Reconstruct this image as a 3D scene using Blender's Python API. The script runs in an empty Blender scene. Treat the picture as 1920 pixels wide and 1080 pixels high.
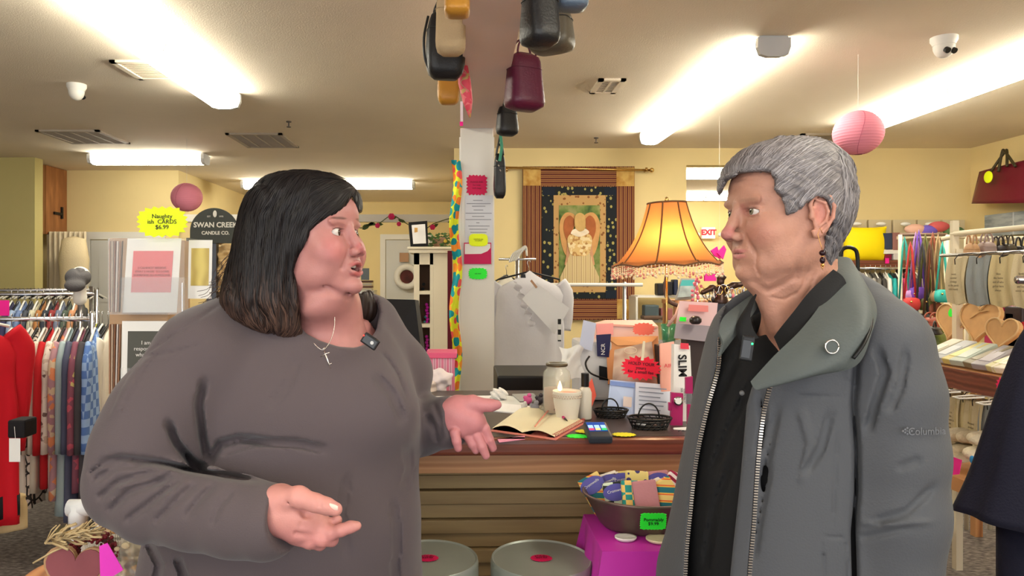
import bpy, bmesh, math, random
import numpy as np
from mathutils import Vector, Matrix
sc = bpy.context.scene
COL = sc.collection
FPX = 1350.0; VX = 870.0; VY = 520.0; EYE = 1.4
# ---------------------------------------------------------------- camera
cam_d = bpy.data.cameras.new('camera'); cam = bpy.data.objects.new('camera', cam_d); COL.objects.link(cam)
cam_d.sensor_width = 36.0; cam_d.lens = 36.0*FPX/1920.0
cam_d.shift_x = (960-VX)/1920.0; cam_d.shift_y = -(540-VY)/1920.0
cam_d.clip_start = 0.05; cam_d.clip_end = 60
cam.location = (0, 0, EYE); cam.rotation_euler = (math.pi/2, 0, 0)
sc.camera = cam
# ---------------------------------------------------------------- world, exposure, added fill light from behind the camera
w = bpy.data.worlds.new('world'); sc.world = w; w.use_nodes = True
w.node_tree.nodes['Background'].inputs[0].default_value = (0.93, 0.96, 1.0, 1)
w.node_tree.nodes['Background'].inputs[1].default_value = 0.9
sc.view_settings.view_transform = 'Standard'; sc.view_settings.look = 'None'
sc.view_settings.gamma = 1.0; sc.view_settings.use_curve_mapping = False
sc.view_settings.exposure = 0.75
sc.cycles.use_denoising = True
sc.cycles.max_bounces = 6
LAMP_E = 15.0
def area(name, loc, rot, sx, sy, power, color):
    l = bpy.data.lights.new(name, 'AREA'); l.shape = 'RECTANGLE'; l.size = sx; l.size_y = sy
    l.energy = power; l.color = color
    o = bpy.data.objects.new(name, l); COL.objects.link(o); o.location = loc; o.rotation_euler = rot
    return o
area('front_fill', (0.2, -2.35, 1.55), (math.radians(104), 0, 0), 7.0, 1.9, 62, (0.95, 0.97, 1.0))  # soft front fill added behind the camera, its source unseen

# ---------------------------------------------------------------- helpers
def P(px, py, Z):
    return Vector(((px-VX)*Z/FPX, Z, EYE-(py-VY)*Z/FPX))
def S(px, Z): return px*Z/FPX
_m = {}
def rgb(h):
    if isinstance(h, str):
        v = [int(h[i:i+2], 16)/255 for i in (0, 2, 4)]
    else:
        v = [c/255 for c in h]
    return tuple(((c/12.92) if c <= 0.04045 else ((c+0.055)/1.055)**2.4) for c in v)
def mat(name, color, rough=0.6, metal=0.0, emit=None, es=0, bump=0, bscale=60, var=0, vscale=8, alpha=None, trans=0, spec=0.4, sheen=0, sss=0, attr=None, ior=1.45):
    if name in _m: return _m[name]
    m = bpy.data.materials.new(name); m.use_nodes = True; nt = m.node_tree; b = nt.nodes['Principled BSDF']
    c = rgb(color) if not (isinstance(color, tuple) and max(color) <= 1) else color
    b.inputs['Base Color'].default_value = (*c, 1)
    b.inputs['Roughness'].default_value = rough; b.inputs['Metallic'].default_value = metal
    b.inputs['Specular IOR Level'].default_value = spec; b.inputs['IOR'].default_value = ior
    if trans: b.inputs['Transmission Weight'].default_value = trans
    if sheen: b.inputs['Sheen Weight'].default_value = sheen; b.inputs['Sheen Roughness'].default_value = 0.5
    if sss:
        b.inputs['Subsurface Weight'].default_value = sss; b.inputs['Subsurface Radius'].default_value = (0.012, 0.004, 0.002); b.inputs['Subsurface Scale'].default_value = 0.6
    if alpha is not None: b.inputs['Alpha'].default_value = alpha
    if emit is not None:
        b.inputs['Emission Color'].default_value = (*rgb(emit), 1); b.inputs['Emission Strength'].default_value = es
    tc = None
    if attr:
        a = nt.nodes.new('ShaderNodeAttribute'); a.attribute_name = attr
        nt.links.new(a.outputs['Color'], b.inputs['Base Color'])
    if var or bump:
        tc = nt.nodes.new('ShaderNodeTexCoord')
    if var:
        n = nt.nodes.new('ShaderNodeTexNoise'); n.inputs['Scale'].default_value = vscale; n.inputs['Detail'].default_value = 4
        nt.links.new(tc.outputs['Object'], n.inputs['Vector'])
        mx = nt.nodes.new('ShaderNodeMix'); mx.data_type = 'RGBA'
        mr = nt.nodes.new('ShaderNodeMapRange'); mr.inputs[1].default_value = 0.3; mr.inputs[2].default_value = 0.7
        nt.links.new(n.outputs[0], mr.inputs[0]); nt.links.new(mr.outputs[0], mx.inputs[0])
        mx.inputs[6].default_value = (*[min(1, v*(1+var)) for v in c], 1); mx.inputs[7].default_value = (*[v*(1-var) for v in c], 1)
        if attr:
            mx.blend_type = 'MULTIPLY'; mx.inputs[6].default_value = (1, 1, 1, 1); g = 1-var
            nt.links.new(a.outputs['Color'], mx.inputs[6]); mx.inputs[7].default_value = (g, g, g, 1)
        nt.links.new(mx.outputs[2], b.inputs['Base Color'])
    if bump:
        n2 = nt.nodes.new('ShaderNodeTexNoise'); n2.inputs['Scale'].default_value = bscale; n2.inputs['Detail'].default_value = 5
        nt.links.new(tc.outputs['Object'], n2.inputs['Vector'])
        bp = nt.nodes.new('ShaderNodeBump'); bp.inputs['Strength'].default_value = bump; bp.inputs['Distance'].default_value = 0.01
        nt.links.new(n2.outputs[0], bp.inputs['Height']); nt.links.new(bp.outputs[0], b.inputs['Normal'])
    _m[name] = m
    return m
def nodes_of(m): return m.node_tree, m.node_tree.nodes['Principled BSDF']
def ramp_mat(name, tex, stops, rough=0.7, scale=(1, 1, 1), tscale=5.0, coord='Object', interp='CONSTANT', wave=None, bump=0, distort=0, detail=2):
    """procedural pattern: a texture through a colour ramp"""
    if name in _m: return _m[name]
    m = bpy.data.materials.new(name); m.use_nodes = True; nt, b = nodes_of(m)
    b.inputs['Roughness'].default_value = rough
    tc = nt.nodes.new('ShaderNodeTexCoord'); mp = nt.nodes.new('ShaderNodeMapping'); mp.inputs['Scale'].default_value = scale
    nt.links.new(tc.outputs[coord], mp.inputs['Vector'])
    if tex == 'noise':
        t = nt.nodes.new('ShaderNodeTexNoise'); t.inputs['Scale'].default_value = tscale; t.inputs['Detail'].default_value = detail; out = t.outputs[0]
    elif tex == 'voronoi':
        t = nt.nodes.new('ShaderNodeTexVoronoi'); t.inputs['Scale'].default_value = tscale
        sp = nt.nodes.new('ShaderNodeSeparateColor'); nt.links.new(t.outputs['Color'], sp.inputs[0]); out = sp.outputs[0]
    elif tex == 'vedge':
        t = nt.nodes.new('ShaderNodeTexVoronoi'); t.feature = 'DISTANCE_TO_EDGE'; t.inputs['Scale'].default_value = tscale; out = t.outputs[0]
    elif tex == 'vdist':
        t = nt.nodes.new('ShaderNodeTexVoronoi'); t.inputs['Scale'].default_value = tscale; out = t.outputs['Distance']
    elif tex == 'checker':
        t = nt.nodes.new('ShaderNodeTexChecker'); t.inputs['Scale'].default_value = tscale; out = t.outputs['Fac']
    else:
        t = nt.nodes.new('ShaderNodeTexWave'); t.inputs['Scale'].default_value = tscale; t.bands_direction = wave or 'X'
        t.inputs['Distortion'].default_value = distort; t.inputs['Detail'].default_value = detail; out = t.outputs['Fac']
    nt.links.new(mp.outputs[0], t.inputs['Vector'])
    cr = nt.nodes.new('ShaderNodeValToRGB'); cr.color_ramp.interpolation = interp
    el = cr.color_ramp.elements
    while len(el) > 1: el.remove(el[-1])
    el[0].position = stops[0][0]; el[0].color = (*rgb(stops[0][1]), 1)
    for p, c in stops[1:]:
        e = el.new(p); e.color = (*rgb(c), 1)
    nt.links.new(out, cr.inputs[0]); nt.links.new(cr.outputs[0], b.inputs['Base Color'])
    if bump:
        bp = nt.nodes.new('ShaderNodeBump'); bp.inputs['Strength'].default_value = bump; bp.inputs['Distance'].default_value = 0.005
        nt.links.new(out, bp.inputs['Height']); nt.links.new(bp.outputs[0], b.inputs['Normal'])
    _m[name] = m
    return m

class MB:
    """collects shapes into ONE mesh"""
    def __init__(s): s.v = []; s.f = []; s.mi = []
    def add(s, vs, fs, mi=0):
        o = len(s.v); s.v += [tuple(v) for v in vs]; s.f += [tuple(i+o for i in f) for f in fs]; s.mi += [mi]*len(fs)
        return s
    def box(s, x0, x1, y0, y1, z0, z1, M=None, mi=0):
        vs = [Vector((x, y, z)) for x in (x0, x1) for y in (y0, y1) for z in (z0, z1)]
        if M is not None: vs = [M @ v for v in vs]
        return s.add(vs, [(0, 1, 3, 2), (4, 6, 7, 5), (0, 4, 5, 1), (2, 3, 7, 6), (0, 2, 6, 4), (1, 5, 7, 3)], mi)
    def grid(s, rows, closed_u=False, closed_v=False, mi=0, cap=False):
        n = len(rows); m = len(rows[0]); vs = [p for r in rows for p in r]; fs = []
        for i in range(n if closed_u else n-1):
            for j in range(m if closed_v else m-1):
                a = i*m+j; b = i*m+(j+1) % m; c = ((i+1) % n)*m+(j+1) % m; d = ((i+1) % n)*m+j
                fs.append((a, b, c, d))
        if cap:
            fs.append(tuple(range(m))[::-1]); fs.append(tuple((n-1)*m+j for j in range(m)))
        return s.add(vs, fs, mi)
    def tube(s, pts, r, n=8, mi=0, cap=True, flat=1.0, up=None):
        pts = [Vector(p) for p in pts]; rs = r if isinstance(r, (list, tuple)) else [r]*len(pts)
        rows = []; prev = None
        for i, p in enumerate(pts):
            t = (pts[min(i+1, len(pts)-1)]-pts[max(i-1, 0)])
            if t.length < 1e-9: t = Vector((0, 0, 1))
            t.normalize()
            if prev is None:
                a = up if up is not None else (Vector((0, 0, 1)) if abs(t.z) < 0.9 else Vector((1, 0, 0)))
                u = (a - t*a.dot(t)).normalized()
            else:
                u = prev - t*prev.dot(t)
                u = u.normalized() if u.length > 1e-6 else t.orthogonal().normalized()
            prev = u; v = t.cross(u)
            rows.append([p+(u*math.cos(2*math.pi*k/n)+v*math.sin(2*math.pi*k/n)*flat)*rs[i] for k in range(n)])
        return s.grid(rows, closed_v=True, mi=mi, cap=cap)
    def lathe(s, prof, c=(0, 0, 0), n=24, mi=0, M=None, sx=1, sy=1, cap=True):
        rows = []
        for r, z in prof:
            row = [Vector((r*math.cos(2*math.pi*k/n)*sx, r*math.sin(2*math.pi*k/n)*sy, z)) for k in range(n)]
            if M is not None: row = [M @ v for v in row]
            rows.append([v+Vector(c) for v in row])
        return s.grid(rows, closed_v=True, mi=mi, cap=cap)
    def ball(s, c, r, n=12, mi=0, M=None):
        rx, ry, rz = (r, r, r) if not isinstance(r, (tuple, list)) else r
        rows = []
        for i in range(n+1):
            ph = -math.pi/2+math.pi*i/n
            row = [Vector((rx*math.cos(ph)*math.cos(2*math.pi*k/(2*n)), ry*math.cos(ph)*math.sin(2*math.pi*k/(2*n)), rz*math.sin(ph))) for k in range(2*n)]
            if M is not None: row = [M @ v for v in row]
            rows.append([v+Vector(c) for v in row])
        return s.grid(rows, closed_v=True, mi=mi)
    def prism(s, outline, thick, M=None, mi=0, back=True):
        """outline in local x,z ; extruded along local y from 0 to thick"""
        n = len(outline)
        vs = [Vector((x, 0, z)) for x, z in outline]+[Vector((x, thick, z)) for x, z in outline]
        if M is not None: vs = [M @ v for v in vs]
        fs = [tuple(range(n)), tuple(range(2*n-1, n-1, -1))]+[(i, i+n, (i+1) % n+n, (i+1) % n) for i in range(n)]
        return s.add(vs, fs, mi)
    def build(s, name, m, parent=None, smooth=False, bevel=0, label=None, loc=None, sub=0, auto=None):
        me = bpy.data.meshes.new(name); me.from_pydata(s.v, [], s.f)
        ms = m if isinstance(m, (list, tuple)) else [m]
        for x in ms: me.materials.append(x)
        if len(ms) > 1:
            me.polygons.foreach_set('material_index', s.mi)
        bm = bmesh.new(); bm.from_mesh(me); bmesh.ops.recalc_face_normals(bm, faces=bm.faces)
        if bevel:
            bmesh.ops.bevel(bm, geom=[e for e in bm.edges if len(e.link_faces) == 2 and e.calc_face_angle(0) > 0.6], offset=bevel, segments=2, affect='EDGES', profile=0.6, clamp_overlap=True)
        bm.to_mesh(me); bm.free()
        if smooth: me.shade_smooth()
        if auto is not None and not smooth:
            try: me.shade_smooth(); me.set_sharp_from_angle(angle=auto)
            except Exception: pass
        me.update()
        o = bpy.data.objects.new(name, me); COL.objects.link(o)
        if parent is not None: adopt(o, parent)
        if label: o['label'] = label
        return o
def adopt(o, parent):
    """parent o, whose mesh is in world coordinates"""
    o.parent = parent
    o.matrix_parent_inverse = WM(parent).inverted()
def WM(o):
    M = Matrix.LocRotScale(o.location, o.rotation_euler, o.scale)
    if o.parent: M = WM(o.parent) @ o.matrix_parent_inverse @ M
    return M
def thing(name, label, cat, loc=(0, 0, 0), rz=0, group=None):
    o = bpy.data.objects.new(name, None); COL.objects.link(o); o.location = loc; o.rotation_euler = (0, 0, rz)
    o.empty_display_size = 0.05
    return tag(o, label, cat, group)
def tag(o, label, cat, group=None, kind=None):
    o['label'] = label; o['category'] = cat
    if group: o['group'] = group
    if kind: o['kind'] = kind
    return o
def structure(o):
    o['kind'] = 'structure'; return o
def copy_tree(o, parent=None):
    c = o.copy(); COL.objects.link(c)
    if parent: c.parent = parent
    for ch in [x for x in o.children]: copy_tree(ch, c)
    return c
def ground(o, z=None):
    return o
def text_mesh(body, size, M, m, parent=None, name='lettering', align='CENTER', extrude=0.0004, label=None, space=1.0, bold=0):
    cu = bpy.data.curves.new('t', 'FONT'); cu.body = body; cu.size = size; cu.align_x = align; cu.align_y = 'CENTER'
    cu.extrude = extrude; cu.space_line = space; cu.resolution_u = 3; cu.offset = bold
    ob = bpy.data.objects.new('t', cu); COL.objects.link(ob)
    dg = bpy.context.evaluated_depsgraph_get(); dg.update()
    me = bpy.data.meshes.new_from_object(ob.evaluated_get(dg)); bpy.data.objects.remove(ob)
    me.transform(M); me.materials.clear(); me.materials.append(m)
    o = bpy.data.objects.new(name, me); COL.objects.link(o)
    if parent is not None: adopt(o, parent)
    if label: o['label'] = label
    return o
def frame(o, xdir, updir):
    """matrix with x along xdir, z along updir, origin o"""
    x = Vector(xdir).normalized(); u = Vector(updir); u = (u-x*u.dot(x)).normalized(); y = u.cross(x)
    return Matrix((( x.x, y.x, u.x, o[0]), (x.y, y.y, u.y, o[1]), (x.z, y.z, u.z, o[2]), (0, 0, 0, 1)))
def tframe(o, xdir, updir):
    """for text: local x right, local y up, facing -normal"""
    x = Vector(xdir).normalized(); u = Vector(updir); u = (u-x*u.dot(x)).normalized(); n = x.cross(u)
    return Matrix(((x.x, u.x, n.x, o[0]), (x.y, u.y, n.y, o[1]), (x.z, u.z, n.z, o[2]), (0, 0, 0, 1)))
def burst(rx, rz, n=22, depth=0.16, seed=1, power=2.0):
    rnd = random.Random(seed); out = []
    for i in range(2*n):
        a = math.pi*i/n; k = 1.0 if i % 2 == 0 else 1-depth*rnd.uniform(0.7, 1.3)
        c, s_ = math.cos(a), math.sin(a); q = (abs(c)**power+abs(s_)**power)**(-1/power)
        out.append((rx*k*q*c, rz*k*q*s_))
    return out
def cr(pts, n=6):
    """catmull-rom through points (any dimension tuples)"""
    pts = [np.array(p, float) for p in pts]; out = []
    for i in range(len(pts)-1):
        a = pts[max(i-1, 0)]; b = pts[i]; c = pts[i+1]; d = pts[min(i+2, len(pts)-1)]
        for k in range(n):
            t = k/n
            out.append(0.5*((2*b)+(c-a)*t+(2*a-5*b+4*c-d)*t*t+(3*b-a-3*c+d)*t**3))
    out.append(pts[-1]); return out
# ---------------------------------------------------------------- signed-distance modelling for bodies and clothing
class SDF:
    def __init__(s): s.p = []; s.post = None
    def _add(s, fn, lo, hi, k, op): s.p.append((fn, np.array(lo, float), np.array(hi, float), k, op)); return s
    def cone(s, a, b, ra, rb=None, k=0.01, op='u'):
        rb = ra if rb is None else rb; a = np.array(a, float); b = np.array(b, float); ab = b-a; L = max(ab@ab, 1e-12)
        def fn(q):
            t = np.clip(((q-a)@ab)/L, 0, 1); return np.linalg.norm(q-a-t[:, None]*ab, axis=1)-(ra+(rb-ra)*t)
        r = max(ra, rb); return s._add(fn, np.minimum(a, b)-r, np.maximum(a, b)+r, k, op)
    def chain(s, pts, rs, k=0.01, op='u'):
        for i in range(len(pts)-1): s.cone(pts[i], pts[i+1], rs[i], rs[i+1], k, op)
        return s
    def ell(s, c, r, k=0.01, op='u', M=None):
        c = np.array(c, float); r = np.array(r if isinstance(r, (tuple, list)) else (r, r, r), float); R = np.eye(3) if M is None else np.array(M, float)
        def fn(q):
            p = (q-c)@R; k0 = np.linalg.norm(p/r, axis=1); k1 = np.linalg.norm(p/(r*r), axis=1)+1e-9; return k0*(k0-1)/k1
        m = r.max(); return s._add(fn, c-m, c+m, k, op)
    def loft(s, secs, k=0.01, op='u', n=2.0, M=None, org=(0, 0, 0)):
        """secs: (z, cx, cy, rx, ry) rising z, rows of M are local axes in world"""
        S_ = np.array(secs, float); S_ = S_[np.argsort(S_[:, 0])]; R = np.eye(3) if M is None else np.array(M, float); org = np.array(org, float)
        z0, z1 = S_[0, 0], S_[-1, 0]
        zz = np.linspace(z0, z1, 160); T = []
        for c_ in range(1, 5):
            # smooth interpolation (pchip-like)
            x = S_[:, 0]; y = S_[:, c_]; h = np.diff(x); dl = np.diff(y)/h; mm = np.zeros(len(x))
            for i in range(1, len(x)-1):
                if dl[i-1]*dl[i] > 0: mm[i] = 2*dl[i-1]*dl[i]/(dl[i-1]+dl[i])
            mm[0] = dl[0]; mm[-1] = dl[-1]
            ix = np.clip(np.searchsorted(x, zz)-1, 0, len(x)-2); t = (zz-x[ix])/h[ix]
            T.append((2*t**3-3*t**2+1)*y[ix]+(t**3-2*t**2+t)*h[ix]*mm[ix]+(-2*t**3+3*t**2)*y[ix+1]+(t**3-t**2)*h[ix]*mm[ix+1])
        def fn(q):
            p = (q-org)@R.T; z = np.clip(p[:, 2], z0, z1)
            cx, cy, rx, ry = [np.interp(z, zz, t) for t in T]
            ax = np.abs(p[:, 0]-cx)/rx; ay = np.abs(p[:, 1]-cy)/ry
            g = (ax**n+ay**n)**(1/n); d = (g-1)*np.minimum(rx, ry)
            dz = np.abs(p[:, 2]-z); return np.where(dz > 0, np.sqrt(np.maximum(d, 0)**2+dz**2)+np.minimum(d, 0)*(dz <= 0), d)
        m = max((np.abs(S_[:, 1])+S_[:, 3]).max(), (np.abs(S_[:, 2])+S_[:, 4]).max(), abs(z0), abs(z1))*1.5
        if M is None:
            lo = org+np.array([(S_[:, 1]-S_[:, 3]).min(), (S_[:, 2]-S_[:, 4]).min(), z0]); hi = org+np.array([(S_[:, 1]+S_[:, 3]).max(), (S_[:, 2]+S_[:, 4]).max(), z1])
        else: lo = org-m; hi = org+m
        return s._add(fn, lo, hi, k, op)
    def fun(s, fn, lo, hi, k=0.01, op='u'): return s._add(fn, lo, hi, k, op)
    def ev(s, q):
        d = np.full(len(q), 1.0); lo = q.min(0); hi = q.max(0)
        for fn, a, b, k, op in s.p:
            mg = k*1.5+0.03
            if op in 'us' and (np.any(lo > b+mg) or np.any(hi < a-mg)):
                if op == 'u':
                    g = np.linalg.norm(np.maximum(0, np.maximum(a-hi, lo-b))); d = np.minimum(d, max(g, mg))
                continue
            e = fn(q)
            if op == 'u': h = np.maximum(k-np.abs(d-e), 0)/k; d = np.minimum(d, e)-h*h*k*0.25
            elif op == 's': e = -e; h = np.maximum(k-np.abs(d-e), 0)/k; d = np.maximum(d, e)+h*h*k*0.25
            elif op == 'i': h = np.maximum(k-np.abs(d-e), 0)/k; d = np.maximum(d, e)+h*h*k*0.25
            elif op == 'd': d = d+e            # displacement
        return d
    def mesh(s, res, lo=None, hi=None, blk=8, mg=1.7):
        us = [p for p in s.p if p[4] == 'u']
        if lo is None: lo = np.min([p[1] for p in us], 0)-3*res
        if hi is None: hi = np.max([p[2] for p in us], 0)+3*res
        lo = np.array(lo, float); hi = np.array(hi, float)
        nb = np.ceil((hi-lo)/(res*blk)).astype(int)+1; n = nb*blk
        D = np.ones(tuple(n), np.float32)
        bi = np.stack(np.meshgrid(*[np.arange(k) for k in nb], indexing='ij'), -1).reshape(-1, 3)
        cen = lo+(bi+0.5)*blk*res-0.5*res
        dc = np.empty(len(cen))
        # evaluate coarse in spatial slabs
        for c0 in range(0, len(cen), 400): dc[c0:c0+400] = s.ev(cen[c0:c0+400])
        act = np.abs(dc) < blk*res*0.87*mg
        D6 = D.reshape(nb[0], blk, nb[1], blk, nb[2], blk)
        ins = bi[(~act) & (dc < 0)]
        D6[ins[:, 0], :, ins[:, 1], :, ins[:, 2], :] = -1
        off = np.stack(np.meshgrid(*[np.arange(blk)]*3, indexing='ij'), -1).reshape(-1, 3)
        ab = bi[act]
        for c0 in range(0, len(ab), 24):
            b = ab[c0:c0+24]; q = lo+(b[:, None, :]*blk+off[None])*res
            v = s.ev(q.reshape(-1, 3)).reshape(len(b), blk, blk, blk)
            D6[b[:, 0], :, b[:, 1], :, b[:, 2], :] = v
        D[0] = D[-1] = 1; D[:, 0] = D[:, -1] = 1; D[:, :, 0] = D[:, :, -1] = 1
        I = D < 0
        c = [I[i:n[0]-1+i, j:n[1]-1+j, l:n[2]-1+l] for i in (0, 1) for j in (0, 1) for l in (0, 1)]
        anyc = c[0].copy(); allc = c[0].copy()
        for x in c[1:]: anyc |= x; allc &= x
        cell = np.argwhere(anyc & ~allc)
        idx = np.full(anyc.shape, -1, np.int32); idx[cell[:, 0], cell[:, 1], cell[:, 2]] = np.arange(len(cell))
        cor = np.array([(i, j, l) for i in (0, 1) for j in (0, 1) for l in (0, 1)])
        vals = np.stack([D[cell[:, 0]+a, cell[:, 1]+b_, cell[:, 2]+e] for a, b_, e in cor], 1)
        acc = np.zeros((len(cell), 3)); cnt = np.zeros(len(cell))
        for a in range(8):
            for b_ in range(a+1, 8):
                if np.abs(cor[a]-cor[b_]).sum() != 1: continue
                va, vb = vals[:, a], vals[:, b_]; m = (va < 0) != (vb < 0); t = np.where(m, va/np.where(m, va-vb, 1), 0)
                acc[m] += (cor[a]+t[m, None]*(cor[b_]-cor[a])); cnt[m] += 1
        V = lo+(cell+acc/np.maximum(cnt, 1)[:, None])*res
        Q = []
        for ax in range(3):
            o1 = [0, 0, 0]; o1[ax] = 1; u = (ax+1) % 3; v = (ax+2) % 3
            A = I[:n[0]-1, :n[1]-1, :n[2]-1]; sl = [slice(o1[i], n[i]-1+o1[i]) for i in range(3)]; B = I[tuple(sl)]
            e = np.argwhere(A != B); e = e[(e[:, u] > 0) & (e[:, v] > 0)]
            flip = A[e[:, 0], e[:, 1], e[:, 2]]
            def g(du, dv):
                p = e.copy(); p[:, u] -= du; p[:, v] -= dv; return idx[p[:, 0], p[:, 1], p[:, 2]]
            q = np.stack([g(0, 0), g(1, 0), g(1, 1), g(0, 1)], 1)
            q[flip] = q[flip][:, ::-1]; q = q[(q >= 0).all(1)]; Q.append(q[:, ::-1])
        return V, np.concatenate(Q)
def np_object(name, V, Q, m, parent=None, col=None, smooth=True, label=None):
    me = bpy.data.meshes.new(name); me.vertices.add(len(V)); me.vertices.foreach_set('co', V.astype(np.float32).ravel())
    me.loops.add(Q.size); me.loops.foreach_set('vertex_index', Q.astype(np.int32).ravel())
    me.polygons.add(len(Q)); me.polygons.foreach_set('loop_start', np.arange(0, Q.size, Q.shape[1], dtype=np.int32))
    try: me.polygons.foreach_set('loop_total', np.full(len(Q), Q.shape[1], np.int32))
    except Exception: pass
    me.update(calc_edges=True); me.validate()
    for x in (m if isinstance(m, (list, tuple)) else [m]): me.materials.append(x)
    if col is not None:
        a = me.color_attributes.new('tone', 'FLOAT_COLOR', 'POINT'); c4 = np.concatenate([col, np.ones((len(col), 1))], 1).astype(np.float32)
        a.data.foreach_set('color', c4.ravel())
    if smooth: me.shade_smooth()
    o = bpy.data.objects.new(name, me); COL.objects.link(o)
    if parent is not None: adopt(o, parent)
    if label: o['label'] = label
    return o
def relax(V, Q, it=2, lam=0.5):
    """laplacian smoothing"""
    e = np.concatenate([Q[:, [0, 1]], Q[:, [1, 2]], Q[:, [2, 3]], Q[:, [3, 0]]]); n = len(V)
    for _ in range(it):
        s = np.zeros_like(V); c = np.bincount(e[:, 0], minlength=n)+np.bincount(e[:, 1], minlength=n)
        for k in range(3): s[:, k] = np.bincount(e[:, 0], V[e[:, 1], k], n)+np.bincount(e[:, 1], V[e[:, 0], k], n)
        V = V+lam*(s/np.maximum(c, 1)[:, None]-V)
    return V
def smooth_step(x): x = np.clip(x, 0, 1); return x*x*(3-2*x)
def polydist(px, pz, pts):
    """distance in a plane to a polyline plus position along it"""
    best = np.full(len(px), 9.0); tt = np.zeros(len(px)); m = len(pts)-1
    for i in range(m):
        ax, az = pts[i]; bx, bz = pts[i+1]; dx, dz = bx-ax, bz-az; L = dx*dx+dz*dz+1e-12
        t = np.clip(((px-ax)*dx+(pz-az)*dz)/L, 0, 1); d = np.hypot(px-ax-t*dx, pz-az-t*dz); u = d < best
        best = np.where(u, d, best); tt = np.where(u, (i+t)/m, tt)
    return best, tt
# ---------------------------------------------------------------- the shop: floor, ceiling, walls
CE = 2.7
M_wall = mat('wall_paint', (228, 207, 152), 0.85, var=0.04, vscale=1.5)
M_wall2 = mat('wall_paint_green', (200, 188, 128), 0.85, var=0.04, vscale=1.5)
M_ceil = mat('ceiling_paint', (234, 221, 200), 0.95, var=0.05, vscale=0.9, bump=0.25, bscale=120)
M_white = mat('white_paint', (225, 222, 214), 0.5)
M_carpet = ramp_mat('carpet', 'noise', [(0.3, (60, 54, 52)), (0.5, (104, 96, 92)), (0.7, (142, 134, 128))], 0.95, (1, 3, 1), 30, interp='LINEAR', bump=0.5, detail=8)
M_black = mat('black_plastic', (16, 16, 18), 0.4)
M_chrome = mat('chrome', (200, 200, 205), 0.22, 1.0)
M_glass = mat('clear_glass', (245, 250, 248), 0.03, trans=1.0)
M_wood = ramp_mat('knotty_pine', 'wave', [(0.0, (150, 96, 55)), (0.5, (190, 130, 80)), (1.0, (205, 150, 98))], 0.5, (1, 1, 0.25), 6, interp='LINEAR', distort=4, detail=3)
def st_box(name, x0, x1, y0, y1, z0, z1, m, **k):
    return structure(MB().box(x0, x1, y0, y1, z0, z1).build(name, m, **k))
st_box('floor', -8, 5.25, -2.6, 12.6, -0.1, 0, M_carpet)
st_box('ceiling', -8, 5.25, -2.6, 12.6, CE, CE+0.1, M_ceil)
# wall behind the counter, with a wide opening at its right
wb = MB().box(-0.1, 2.24, 7.25, 7.4, 0, CE).box(2.24, 3.4, 7.25, 7.4, 2.53, CE).box(3.4, 5.1, 7.25, 7.4, 0, CE)
structure(wb.build('wall_back', M_wall))
st_box('wall_back_side', -0.1, 0.02, 7.4, 12.4, 0, CE, M_wall)
st_box('wall_far', -8, 5.25, 12.4, 12.5, 0, CE, M_wall)
st_box('wall_right', 5.1, 5.25, -2.6, 12.4, 0, CE, M_wall)
st_box('wall_left', -8, -4.65, 7.8, 7.95, 0, CE, M_wall2)
st_box('wall_left_recess', -8, -3.47, 8.75, 8.9, 0, CE, M_wall)
st_box('wall_left_return', -3.6, -3.47, 8.9, 12.4, 0, CE, M_wall)
st_box('wall_outer', -8.1, -8, -2.6, 12.4, 0, CE, M_wall)
# the shop front behind the camera
wf = MB().box(-8, 5.25, -2.7, -2.6, 0, 0.6).box(-8, 5.25, -2.7, -2.6, 2.45, CE)
for x in (-8, -5.2, -2.6, 0, 2.6, 5.0): wf.box(x, x+0.2, -2.7, -2.6, 0.6, 2.45)
structure(wf.build('wall_front', M_wall))
# white header beam with the garland
st_box('trim_1', -3.47, -0.1, 8.86, 9.0, 2.085, 2.175, M_white)
# boxed beam overhead
st_box('trim_2', -0.005, 0.19, -1.0, 4.3, 2.25, 2.69, mat('beam_paint', (236, 216, 208), .6))
# baseboards
st_box('baseboard_back', -0.1, 2.24, 7.22, 7.25, 0, 0.12, M_white)
st_box('baseboard_right', 5.07, 5.1, -2.6, 7.25, 0, 0.12, M_white)

# support post
t = thing('support_post', 'white boxed square post rising behind the counter, papered with notices and burst stickers', 'post', (0.075, 4.2, 0))
pb = MB().box(-0.021, 0.167, 4.1, 4.29, 0, 2.25); pb.build('column', M_white, t, bevel=0.004)
MB().box(-0.027, -0.021, 4.105, 4.285, 0.0, 2.2).box(0.167, 0.173, 4.105, 4.285, 0, 2.2).build('corner_trim', M_white, t)

# knotty pine panel and curtains at the far left
t = thing('pine_wall_cupboard', 'knotty pine board panel with an iron hinge high on the far left wall', 'cupboard', (-4.85, 8.5, 1.9))
MB().box(-4.86, -4.82, 8.3, 8.74, 1.9, 2.695).build('board', M_wood, t)
MB().box(-4.835, -4.8, 8.45, 8.6, 2.14, 2.17).box(-4.835, -4.8, 8.6, 8.63, 2.1, 2.24).build('hinge', M_black, t)

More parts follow.
